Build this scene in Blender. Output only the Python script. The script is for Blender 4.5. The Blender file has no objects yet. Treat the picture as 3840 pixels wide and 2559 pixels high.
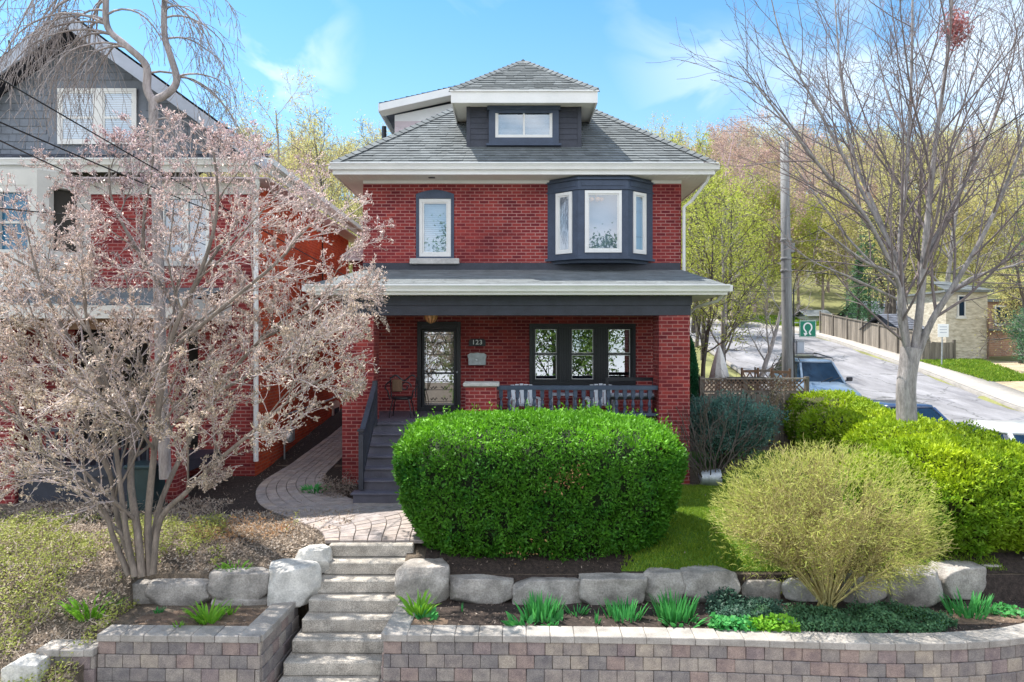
import bpy, math, random
import numpy as np
from mathutils import Vector, Matrix, noise

R = math.radians
sc = bpy.context.scene
COL = sc.collection
random.seed(7)

# ------------------------------------------------------------------ camera
cam_d = bpy.data.cameras.new("camera")
cam = bpy.data.objects.new("camera", cam_d)
COL.objects.link(cam)
cam.location = (0, 0, 3.08)
cam.rotation_euler = (R(90), 0, 0)
cam_d.lens = 24
cam_d.sensor_width = 36
cam_d.clip_end = 2000
sc.camera = cam

# ------------------------------------------------------------------ light
SUN = Vector((0.45, -0.32, -1.0)).normalized()      # direction the light travels
SUN_EL = math.asin(-SUN.z)
SUN_AZ = math.atan2(-SUN.x, -SUN.y)                 # from +Y towards +X
sun_d = bpy.data.lights.new("sun", 'SUN')
sun_d.energy = 4.2
sun_d.angle = R(0.5)
sun_d.color = (1.0, 0.95, 0.87)
sun = bpy.data.objects.new("sun", sun_d)
COL.objects.link(sun)
sun.rotation_euler = SUN.to_track_quat('-Z', 'Y').to_euler()
sun.location = (-20, 20, 40)

world = bpy.data.worlds.new("World")
sc.world = world
world.use_nodes = True
wt = world.node_tree
wt.nodes.clear()
def wn(t, **k):
    n = wt.nodes.new(t)
    for a, b in k.items(): setattr(n, a, b)
    return n
sky = wn('ShaderNodeTexSky', sky_type='NISHITA', sun_disc=False)
sky.sun_elevation = SUN_EL
sky.sun_rotation = SUN_AZ
sky.air_density = 1.0; sky.dust_density = 0.6; sky.ozone_density = 1.0
sky.altitude = 100
tc = wn('ShaderNodeTexCoord')
def vec_mask(d, r0, r1):
    """1 near direction d, 0 beyond r1"""
    n = Vector(d).normalized()
    s = wn('ShaderNodeVectorMath', operation='DISTANCE'); s.inputs[1].default_value = n
    wt.links.new(tc.outputs['Generated'], s.inputs[0])
    m = wn('ShaderNodeMapRange', interpolation_type='SMOOTHSTEP')
    m.inputs[1].default_value = r0; m.inputs[2].default_value = r1
    m.inputs[3].default_value = 1; m.inputs[4].default_value = 0
    wt.links.new(s.outputs['Value'], m.inputs[0])
    return m.outputs[0]
def wmath(op, a, b):
    m = wn('ShaderNodeMath', operation=op)
    for i, v in enumerate((a, b)):
        if isinstance(v, (int, float)): m.inputs[i].default_value = v
        else: wt.links.new(v, m.inputs[i])
    return m.outputs[0]
nz = wn('ShaderNodeTexNoise'); nz.inputs['Scale'].default_value = 5.5; nz.inputs['Detail'].default_value = 5; nz.inputs['Roughness'].default_value = .52
nz.inputs['Distortion'].default_value = .5
mp = wn('ShaderNodeMapping'); mp.inputs['Scale'].default_value = (1, 1, 1.7)
wt.links.new(tc.outputs['Generated'], mp.inputs[0]); wt.links.new(mp.outputs[0], nz.inputs['Vector'])
def ramp(v, a, b):
    m = wn('ShaderNodeMapRange', interpolation_type='SMOOTHSTEP')
    m.inputs[1].default_value = a; m.inputs[2].default_value = b
    wt.links.new(v, m.inputs[0]); return m.outputs[0]
c = wmath('MULTIPLY', vec_mask((-.345, 1, .425), .01, .15), ramp(nz.outputs['Fac'], .42, .62))
c2 = wmath('MULTIPLY', vec_mask((.36, 1, .44), .05, .26), ramp(nz.outputs['Fac'], .42, .62))
c3 = wmath('MULTIPLY', vec_mask((.75, 1, .30), .12, .50), ramp(nz.outputs['Fac'], .25, .6))
c4 = wmath('MULTIPLY', ramp(nz.outputs['Fac'], .55, .75), .2)
cl = wmath('MAXIMUM', wmath('MAXIMUM', wmath('MULTIPLY', c, .8), wmath('MULTIPLY', c2, .6)), wmath('MAXIMUM', c3, c4))
# added fill light: unseen bright cloud behind the viewer, lifting the shaded front
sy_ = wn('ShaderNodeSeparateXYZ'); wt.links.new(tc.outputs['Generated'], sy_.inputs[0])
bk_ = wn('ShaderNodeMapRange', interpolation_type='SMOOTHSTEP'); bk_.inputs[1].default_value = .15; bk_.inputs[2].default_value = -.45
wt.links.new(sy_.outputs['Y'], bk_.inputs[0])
cl = wmath('MULTIPLY', cl, .8)
fill_bank = wmath('MULTIPLY', bk_.outputs[0], ramp(nz.outputs['Fac'], .28, .60))
# pale band of thin cloud low over the hills
sx = wn('ShaderNodeSeparateXYZ'); wt.links.new(tc.outputs['Generated'], sx.inputs[0])
hz = wn('ShaderNodeMapRange', interpolation_type='SMOOTHSTEP')
hz.inputs[1].default_value = .0; hz.inputs[2].default_value = .55; hz.inputs[3].default_value = .42; hz.inputs[4].default_value = 0
wt.links.new(sx.outputs['Z'], hz.inputs[0])
cl = wmath('MAXIMUM', cl, hz.outputs[0])
mx = wn('ShaderNodeMix', data_type='RGBA')
wt.links.new(cl, mx.inputs['Factor'])
tint = wn('ShaderNodeMix', data_type='RGBA', blend_type='MULTIPLY'); tint.inputs['Factor'].default_value = 1
tint.inputs['B'].default_value = (0.32, 0.63, 0.75, 1)
wt.links.new(sky.outputs[0], tint.inputs['A'])
wt.links.new(tint.outputs['Result'], mx.inputs['A']); mx.inputs['B'].default_value = (3.7, 4.15, 4.6, 1)
bg = wn('ShaderNodeBackground'); bg.inputs['Strength'].default_value = .15
out = wn('ShaderNodeOutputWorld')
mx2 = wn('ShaderNodeMix', data_type='RGBA'); wt.links.new(fill_bank, mx2.inputs['Factor']); wt.links.new(mx.outputs['Result'], mx2.inputs['A']); mx2.inputs['B'].default_value = (6.0, 6.2, 6.7, 1)
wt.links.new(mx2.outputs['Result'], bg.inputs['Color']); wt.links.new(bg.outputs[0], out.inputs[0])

vs = sc.view_settings
vs.view_transform = 'Standard'; vs.look = 'None'; vs.gamma = 1; vs.use_curve_mapping = False
vs.exposure = 1.14
sc.cycles.max_bounces = 8
sc.cycles.transparent_max_bounces = 12

# ------------------------------------------------------------------ materials
MATS = {}
def nodes(name):
    m = bpy.data.materials.new(name); m.use_nodes = True
    t = m.node_tree; b = t.nodes['Principled BSDF']
    MATS[name] = m
    return m, t, b
def c4_(c): return (c[0], c[1], c[2], 1)
def mixcol(t, fac, a, b, blend='MIX'):
    n = t.nodes.new('ShaderNodeMix'); n.data_type = 'RGBA'; n.blend_type = blend
    for key, v in (('Factor', fac), ('A', a), ('B', b)):
        s = [i for i in n.inputs if i.name == key and i.enabled][0] if key == 'Factor' else n.inputs[{'A': 6, 'B': 7}[key]]
        if key == 'Factor': s = n.inputs[0]
        if hasattr(v, 'links'): t.links.new(v, s)
        elif isinstance(v, (int, float)): s.default_value = v
        else: s.default_value = c4_(v)
    return n.outputs[2]
def texco(t, which='Object', scale=None):
    n = t.nodes.new('ShaderNodeTexCoord'); o = n.outputs[which]
    if scale:
        mp = t.nodes.new('ShaderNodeMapping'); mp.inputs['Scale'].default_value = scale
        t.links.new(o, mp.inputs[0]); o = mp.outputs[0]
    return o
def noise_n(t, vec, scale, detail=4, rough=.6):
    n = t.nodes.new('ShaderNodeTexNoise'); n.inputs['Scale'].default_value = scale
    n.inputs['Detail'].default_value = detail; n.inputs['Roughness'].default_value = rough
    if vec is not None: t.links.new(vec, n.inputs['Vector'])
    return n.outputs['Fac']
def rampn(t, v, a, b):
    m = t.nodes.new('ShaderNodeMapRange'); m.inputs[1].default_value = a; m.inputs[2].default_value = b
    t.links.new(v, m.inputs[0]); return m.outputs[0]
def attr(t, name='rnd'):
    n = t.nodes.new('ShaderNodeAttribute'); n.attribute_name = name; return n.outputs['Fac']
def bumpn(t, b, h, strength, dist=.01):
    n = t.nodes.new('ShaderNodeBump'); n.inputs['Strength'].default_value = strength; n.inputs['Distance'].default_value = dist
    t.links.new(h, n.inputs['Height']); t.links.new(n.outputs[0], b.inputs['Normal'])
def setspec(b, rough, spec=.5, metal=0):
    b.inputs['Roughness'].default_value = rough
    b.inputs['Specular IOR Level'].default_value = spec
    b.inputs['Metallic'].default_value = metal

def M(name, col, rough=.7, var=.25, vscale=6, col2=None, rnd=0, rcol=None, bump=0, bscale=40, metal=0, spec=.4, stretch=None, fine=0, fscale=90):
    """general material: base, mottling by noise, per-piece variation by the rnd attribute, fine grain"""
    if name in MATS: return MATS[name]
    m, t, b = nodes(name)
    co = texco(t, 'Object', stretch)
    n1 = noise_n(t, co, vscale)
    c2 = col2 or tuple(min(1, x * (1 - var)) for x in col)
    c1 = tuple(min(1, x * (1 + var * .5)) for x in col) if col2 is None else col
    c = mixcol(t, rampn(t, n1, .32, .68), c2, c1)
    if rcol is not None:
        c = mixcol(t, attr(t), c, mixcol(t, rampn(t, n1, .3, .7), tuple(x * (1 - var) for x in rcol), rcol))
    elif rnd:
        mm = t.nodes.new('ShaderNodeMapRange'); mm.inputs[3].default_value = 1 - rnd; mm.inputs[4].default_value = 1 + rnd
        t.links.new(attr(t), mm.inputs[0])
        vm = t.nodes.new('ShaderNodeVectorMath'); vm.operation = 'SCALE'
        t.links.new(c, vm.inputs[0]); t.links.new(mm.outputs[0], vm.inputs['Scale']); c = vm.outputs[0]
    if fine:
        n2 = noise_n(t, co, fscale, 3, .7)
        mm = t.nodes.new('ShaderNodeMapRange'); mm.inputs[1].default_value = .3; mm.inputs[2].default_value = .7
        mm.inputs[3].default_value = 1 - fine; mm.inputs[4].default_value = 1 + fine
        t.links.new(n2, mm.inputs[0])
        vm = t.nodes.new('ShaderNodeVectorMath'); vm.operation = 'SCALE'
        t.links.new(c, vm.inputs[0]); t.links.new(mm.outputs[0], vm.inputs['Scale']); c = vm.outputs[0]
    t.links.new(c, b.inputs['Base Color'])
    setspec(b, rough, spec, metal)
    if bump: bumpn(t, b, noise_n(t, co, bscale, 5), bump)
    return m

def leafmat(name, col, col2, trans=.35, rough=.55, dim=.38):
    """foliage: two hues mixed per leaf, light passing through the leaf"""
    if name in MATS: return MATS[name]
    m, t, b = nodes(name)
    n1 = noise_n(t, texco(t), 1.3)
    a = attr(t)
    c = mixcol(t, a, col, col2)
    c = mixcol(t, rampn(t, n1, .35, .7), c, tuple((x + y) * dim for x, y in zip(col, col2)))
    t.links.new(c, b.inputs['Base Color']); setspec(b, rough, .3)
    tr = t.nodes.new('ShaderNodeBsdfTranslucent'); t.links.new(c, tr.inputs[0])
    mx = t.nodes.new('ShaderNodeMixShader'); mx.inputs[0].default_value = trans
    o = t.nodes['Material Output']
    t.links.new(b.outputs[0], mx.inputs[1]); t.links.new(tr.outputs[0], mx.inputs[2]); t.links.new(mx.outputs[0], o.inputs[0])
    return m

def brickmat(name, c1, c2, mortar, w=.225, h=.078, ms=.010, bump=.5, stain=(.5, .35)):
    m, t, b = nodes(name)
    uv = texco(t, 'UV')
    br = t.nodes.new('ShaderNodeTexBrick')
    t.links.new(uv, br.inputs['Vector'])
    br.inputs['Scale'].default_value = 1
    br.inputs['Brick Width'].default_value = w; br.inputs['Row Height'].default_value = h
    br.inputs['Mortar Size'].default_value = ms; br.inputs['Mortar Smooth'].default_value = .2
    br.inputs['Color1'].default_value = c4_(c1); br.inputs['Color2'].default_value = c4_(c2); br.inputs['Mortar'].default_value = c4_(mortar)
    co = texco(t)
    n1 = noise_n(t, co, .9, 5); n2 = noise_n(t, co, 14, 4)
    mo = mixcol(t, rampn(t, noise_n(t, co, .55, 3), .35, .62), mortar, tuple(.35 * p + .65 * q for p, q in zip(mortar, c1)))
    t.links.new(mo, br.inputs['Mortar'])
    c = mixcol(t, rampn(t, n1, .3, .75), br.outputs['Color'], mixcol(t, 1, br.outputs['Color'], (.52, .5, .55), 'MULTIPLY'))
    c = mixcol(t, rampn(t, n2, .35, .7), c, mixcol(t, 1, c, (1.25, 1.2, 1.15), 'MULTIPLY'))
    t.links.new(c, b.inputs['Base Color']); setspec(b, .85, .25)
    inv = t.nodes.new('ShaderNodeMath'); inv.operation = 'SUBTRACT'; inv.inputs[0].default_value = 1; t.links.new(br.outputs['Fac'], inv.inputs[1])
    ad = t.nodes.new('ShaderNodeMath'); ad.operation = 'MULTIPLY_ADD'; t.links.new(noise_n(t, co, 70), ad.inputs[0]); ad.inputs[1].default_value = .4
    t.links.new(inv.outputs[0], ad.inputs[2])
    bumpn(t, b, ad.outputs[0], bump, .012)
    return m

brickmat('brick_red', (.34, .052, .046), (.165, .020, .028), (.48, .26, .235))
brickmat('brick_red_bounce', (.72, .115, .035), (.50, .06, .03), (.45, .20, .14), w=.225, h=.075, ms=.009)  # neighbour's side wall: orange bounced light put into the red brick colour
M('stone_wall', (.66, .60, .49), .9, .3, 3.0, col2=(.36, .31, .23), bump=1, bscale=4, stretch=(1, 1, 3.2), fine=.12, fscale=9)
brickmat('brick_tan', (.42, .27, .17), (.36, .2, .13), (.42, .36, .3), w=.3, h=.1)
M('shingle', (.17, .185, .19), .9, .2, 3, rnd=.13, bump=.25, bscale=160, fine=.25, fscale=120, spec=.2)
M('shingle_dark', (.12, .13, .16), .9, .25, 3, rnd=.3, bump=.3, bscale=120, spec=.2)
M('white_trim', (.78, .77, .75), .45, .06, 2, spec=.4, fine=.03, fscale=30)
M('soffit_white', (.72, .70, .62), .6, .06, 3)
M('cream_trim', (.62, .60, .56), .6, .1, 2)
M('slate_paint', (.055, .075, .12), .5, .18, 5, bump=.15, bscale=60, spec=.4, fine=.12, fscale=40)
M('charcoal_paint', (.042, .046, .064), .5, .22, 5, bump=.15, bscale=60, spec=.4, fine=.15, fscale=40)
M('black_paint', (.018, .018, .024), .4, .2, 6, spec=.5)
M('porch_grey', (.12, .115, .15), .55, .2, 5, fine=.15, fscale=50)
M('stone_sill', (.52, .50, .48), .85, .2, 9, bump=.3, fine=.15)
M('blind_white', (.44, .52, .60), .6, .05, 4)
M('room_dark', (.05, .045, .04), .9, .3, 2)
M('room_pale', (.30, .36, .47), .9, .06, 2)
M('curtain', (.60, .52, .44), .9, .15, 8)
M('galv', (.42, .45, .47), .45, .2, 12, metal=.6, fine=.12)
M('concrete_step', (.44, .40, .35), .9, .35, 5, bump=1, bscale=70, fine=.55, fscale=75)
M('boulder', (.36, .33, .30), .85, .5, 3.2, bump=1.0, bscale=22, fine=.28, fscale=45)
M('boulder_pale', (.58, .56, .52), .85, .4, 4, bump=.8, bscale=22, fine=.22, fscale=45)
M('mulch', (.045, .032, .026), .95, .55, 18, bump=1, bscale=45, fine=.5, fscale=70)
M('soil_light', (.17, .115, .08), .95, .45, 7, bump=.9, bscale=50, fine=.45, fscale=60)
M('litter_ground', (.135, .105, .078), .95, .5, 3, bump=1, bscale=40, fine=.5, fscale=55)
M('lawn_green', (.10, .20, .02), .9, .3, 2.2, bump=.8, bscale=60, fine=.35, fscale=80)
M('meadow', (.19, .19, .07), .95, .5, .5, bump=.6, bscale=10, fine=.3, fscale=20)
M('asphalt', (.25, .243, .255), .95, .34, 1.1, bump=.3, bscale=60, fine=.12, fscale=30, stretch=(1, .35, 1))
M('kerb', (.27, .25, .23), .9, .2, 3, bump=.3, bscale=40, fine=.2)
def asphalt_cracks():
    m = MATS['asphalt']; t = m.node_tree; b = t.nodes['Principled BSDF']
    src = b.inputs['Base Color'].links[0].from_socket; co = texco(t)
    nz_ = t.nodes.new('ShaderNodeTexNoise'); nz_.inputs['Scale'].default_value = 1.4; nz_.inputs['Detail'].default_value = 5; t.links.new(co, nz_.inputs['Vector'])
    vm = t.nodes.new('ShaderNodeVectorMath'); vm.operation = 'MULTIPLY_ADD'; vm.inputs[1].default_value = (1.3, 1.3, 0); t.links.new(nz_.outputs['Color'], vm.inputs[0]); t.links.new(co, vm.inputs[2])
    vo = t.nodes.new('ShaderNodeTexVoronoi'); vo.feature = 'DISTANCE_TO_EDGE'; vo.inputs['Scale'].default_value = .34; t.links.new(vm.outputs[0], vo.inputs['Vector'])
    c = mixcol(t, rampn(t, vo.outputs['Distance'], .0, .016), tuple([.09] * 3), src)
    mk = rampn(t, noise_n(t, texco(t, 'Object', (1, .22, 1)), .8, 3), .56, .60)
    c = mixcol(t, mk, c, mixcol(t, 1, c, (.80, .80, .82), 'MULTIPLY'))
    t.links.new(c, b.inputs['Base Color'])
asphalt_cracks()
M('sidewalk', (.36, .33, .30), .9, .15, 1.5, bump=.3, bscale=40, fine=.15, fscale=30)
M('paver', (.34, .30, .29), .9, .3, 6, rcol=(.46, .37, .31), bump=.5, bscale=60, fine=.28, fscale=80)
M('joint', (.07, .06, .05), .95, .4, 12)
M('bark_grey', (.33, .30, .29), .9, .4, 9, bump=1, bscale=26, stretch=(1, 1, .25), fine=.25, fscale=40)
M('bark_pale', (.38, .33, .32), .9, .4, 9, bump=.8, bscale=26, stretch=(1, 1, .25), fine=.2, fscale=40)
M('bark_mag', (.23, .19, .16), .85, .4, 9, bump=.9, bscale=30, stretch=(1, 1, .3), fine=.2, fscale=40)
M('bark_dark', (.11, .092, .078), .9, .4, 5, bump=.5, bscale=10)
M('twig_mag', (.56, .47, .45), .85, .2, 8)
M('bark_twig', (.215, .175, .17), .9, .3, 6)
M('twig_far', (.34, .27, .23), .95, .2, .2)
M('twig_pink', (.46, .33, .34), .95, .2, .2)
M('wood_grey', (.25, .215, .18), .9, .4, 4, rnd=.3, bump=.6, bscale=30, stretch=(2, 2, .2), fine=.2)
M('wood_pole', (.25, .25, .25), .9, .3, 5, bump=.7, bscale=20, stretch=(3, 3, .15), fine=.25, fscale=30)
M('wood_brown', (.24, .14, .085), .8, .35, 5, rnd=.3, stretch=(2, 2, .3), fine=.2)
M('lattice', (.19, .125, .09), .85, .3, 5)
M('cable', (.015, .015, .017), .6, .1, 3)
M('fabric_beige', (.84, .80, .76), .95, .15, 10, bump=.2)
M('sign_green', (.0, .20, .12), .4, .05, 3)
M('sign_white', (.85, .86, .85), .4, .04, 3)
M('grey_box', (.40, .43, .50), .5, .1, 4)
M('rubber', (.02, .02, .02), .9, .2, 8)
M('chrome', (.6, .6, .62), .2, .05, 3, metal=1)
M('lamp_amber', (.75, .35, .16), .25, .15, 6, spec=.7)
M('pink_trim', (.60, .50, .52), .6, .08, 3)

def paint(name, col):
    m, t, b = nodes(name)
    n = noise_n(t, texco(t), 5)
    t.links.new(mixcol(t, n, col, tuple(x * .85 for x in col)), b.inputs['Base Color'])
    setspec(b, .28, .6, .1); b.inputs['Coat Weight'].default_value = .7; b.inputs['Coat Roughness'].default_value = .06
    return m
paint('car_silver', (.17, .23, .31)); paint('car_blue', (.035, .06, .13)); paint('car_white', (.75, .76, .80))
M('car_glass', (.010, .025, .05), .14, .3, 2, spec=.2)
M('car_interior', (.05, .05, .06), .9, .2, 4)
def glassmat(name, gl=.42, tint=(.80, .88, .92), rough=.0):
    m, t, b = nodes(name)
    t.nodes.remove(b)
    o = t.nodes['Material Output']
    tr = t.nodes.new('ShaderNodeBsdfTransparent'); tr.inputs[0].default_value = c4_(tint)
    g = t.nodes.new('ShaderNodeBsdfGlossy'); g.inputs['Color'].default_value = (.95, .98, 1, 1); g.inputs['Roughness'].default_value = rough
    bp = t.nodes.new('ShaderNodeBump'); bp.inputs['Strength'].default_value = .03; bp.inputs['Distance'].default_value = .01
    t.links.new(noise_n(t, texco(t), 2.2, 1), bp.inputs['Height']); t.links.new(bp.outputs[0], g.inputs['Normal'])
    mx = t.nodes.new('ShaderNodeMixShader'); mx.inputs[0].default_value = gl
    t.links.new(tr.outputs[0], mx.inputs[1]); t.links.new(g.outputs[0], mx.inputs[2]); t.links.new(mx.outputs[0], o.inputs[0])
    return m
glassmat('window_glass', .24); glassmat('window_glass_dark', .42); glassmat('door_glass', .35, (.9, .85, .8))

# retaining-wall block: three hues picked per block
def blockmat():
    m, t, b = nodes('wall_block')
    a = attr(t); co = texco(t)
    cr = t.nodes.new('ShaderNodeValToRGB'); cr.color_ramp.interpolation = 'CONSTANT'
    els = [(0, (.35, .30, .265)), (.2, (.30, .262, .24)), (.38, (.385, .335, .29)), (.54, (.36, .275, .24)), (.66, (.32, .255, .24)), (.76, (.27, .243, .228)), (.9, (.43, .365, .30))]
    cr.color_ramp.elements[0].color = c4_(els[0][1]); cr.color_ramp.elements[1].position = els[1][0]; cr.color_ramp.elements[1].color = c4_(els[1][1])
    for p, c in els[2:]:
        e = cr.color_ramp.elements.new(p); e.color = c4_(c)
    t.links.new(a, cr.inputs[0])
    c = mixcol(t, rampn(t, noise_n(t, co, 7), .35, .7), cr.outputs[0], mixcol(t, 1, cr.outputs[0], (.62, .62, .68), 'MULTIPLY'))
    c = mixcol(t, rampn(t, noise_n(t, co, 100, 3), .35, .68), mixcol(t, 1, c, (.7, .7, .7), 'MULTIPLY'), mixcol(t, 1, c, (1.25, 1.25, 1.25), 'MULTIPLY'))
    t.links.new(c, b.inputs['Base Color']); setspec(b, .92, .2)
    bumpn(t, b, noise_n(t, co, 60, 6), .9)
blockmat()
M('coping', (.37, .34, .31), .92, .3, 4, rnd=.15, bump=.8, bscale=70, fine=.25, fscale=90)

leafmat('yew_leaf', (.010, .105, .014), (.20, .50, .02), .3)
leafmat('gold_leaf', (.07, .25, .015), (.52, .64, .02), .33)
leafmat('gold_dry', (.36, .30, .12), (.46, .40, .2), .2)
leafmat('spirea_leaf', (.36, .46, .05), (.70, .66, .22), .4)
leafmat('juniper_leaf', (.09, .24, .20), (.20, .38, .30), .3)
leafmat('dark_cover', (.025, .07, .05), (.06, .14, .09), .2)
leafmat('iris_leaf', (.04, .28, .08), (.12, .45, .10), .35)
leafmat('lily_leaf', (.14, .42, .03), (.30, .56, .05), .4)
leafmat('grass_leaf', (.09, .24, .02), (.38, .48, .05), .4)
leafmat('cover_leaf', (.30, .38, .05), (.52, .52, .16), .35)
leafmat('dead_leaf', (.32, .22, .15), (.58, .50, .42), .15)
leafmat('chip', (.09, .055, .04), (.40, .32, .26), .05)
leafmat('bud', (.99, .90, .74), (.99, .82, .86), .62, dim=.5)
leafmat('bud_red', (.55, .16, .18), (.65, .32, .28), .3)
leafmat('spring_leaf', (.36, .46, .05), (.62, .62, .14), .45)
leafmat('far_leaf', (.56, .56, .14), (.70, .60, .30), .45)
leafmat('far_pink', (.58, .38, .34), (.62, .47, .38), .4)
leafmat('pine_leaf', (.05, .14, .07), (.11, .24, .10), .2)
leafmat('rust_leaf', (.40, .16, .05), (.50, .33, .16), .2)
leafmat('reflect_leaf', (.10, .22, .04), (.25, .36, .08), .4)
# ------------------------------------------------------------------ object helpers
def link(o, parent=None, inv=None):
    COL.objects.link(o)
    if parent is not None:
        o.parent = parent
        if parent.type == 'EMPTY': o.matrix_parent_inverse = Matrix.Translation(-Vector(parent.location))
    return o
def tag(o, label=None, cat=None, group=None, kind=None):
    if label: o['label'] = label
    if cat: o['category'] = cat
    if group: o['group'] = group
    if kind: o['kind'] = kind
    return o
def thing(name, label, cat, loc=(0, 0, 0), group=None):
    o = bpy.data.objects.new(name, None); o.location = loc; o.empty_display_size = .2
    COL.objects.link(o); return tag(o, label, cat, group)
def copy_tree(o, parent=None):
    c = o.copy(); COL.objects.link(c)
    if parent is not None: c.parent = parent
    for ch in list(o.children): copy_tree(ch, c)
    return c

def finish(name, me, mat, parent, smooth=False):
    n = len(me.polygons)
    if n:
        no = np.empty(n * 3, 'f'); me.polygons.foreach_get('normal', no); no = no.reshape(-1, 3)
        tot = np.empty(n, 'i'); me.polygons.foreach_get('loop_total', tot)
        lv = np.empty(len(me.loops), 'i'); me.loops.foreach_get('vertex_index', lv)
        co = np.empty(len(me.vertices) * 3, 'f'); me.vertices.foreach_get('co', co); co = co.reshape(-1, 3)
        u = np.stack([-no[:, 1], no[:, 0], np.zeros(n)], 1)
        ln = np.linalg.norm(u, axis=1); flat = ln < .12
        u[flat] = (1, 0, 0); ln[flat] = 1; u /= ln[:, None]
        # keep u direction consistent so both sides of a wall tile alike
        v = np.cross(no, u); v[flat] = (0, 1, 0)
        ul = np.repeat(u, tot, 0); vl = np.repeat(v, tot, 0); p = co[lv]
        uv = np.stack([(p * ul).sum(1), (p * vl).sum(1)], 1).astype('f')
        me.uv_layers.new(name='UVMap').data.foreach_set('uv', uv.ravel())
        if smooth: me.polygons.foreach_set('use_smooth', np.ones(n, bool))
    me.materials.append(MATS[mat] if isinstance(mat, str) else mat)
    me.update()
    o = bpy.data.objects.new(name, me)
    return link(o, parent)

def np_obj(name, V, Fc, rnd, mat, parent=None, smooth=False):
    """V (n,3), Fc (m,k) index array, rnd (m,)"""
    V = np.asarray(V, 'f'); Fc = np.asarray(Fc, 'i')
    me = bpy.data.meshes.new(name)
    me.vertices.add(len(V)); me.vertices.foreach_set('co', V.ravel())
    m, k = Fc.shape
    me.loops.add(m * k); me.loops.foreach_set('vertex_index', Fc.ravel())
    me.polygons.add(m); me.polygons.foreach_set('loop_start', np.arange(0, m * k, k, dtype='i'))
    me.update(calc_edges=True)
    a = me.attributes.new('rnd', 'FLOAT', 'FACE'); a.data.foreach_set('value', np.asarray(rnd, 'f'))
    return finish(name, me, mat, parent, smooth)

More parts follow.
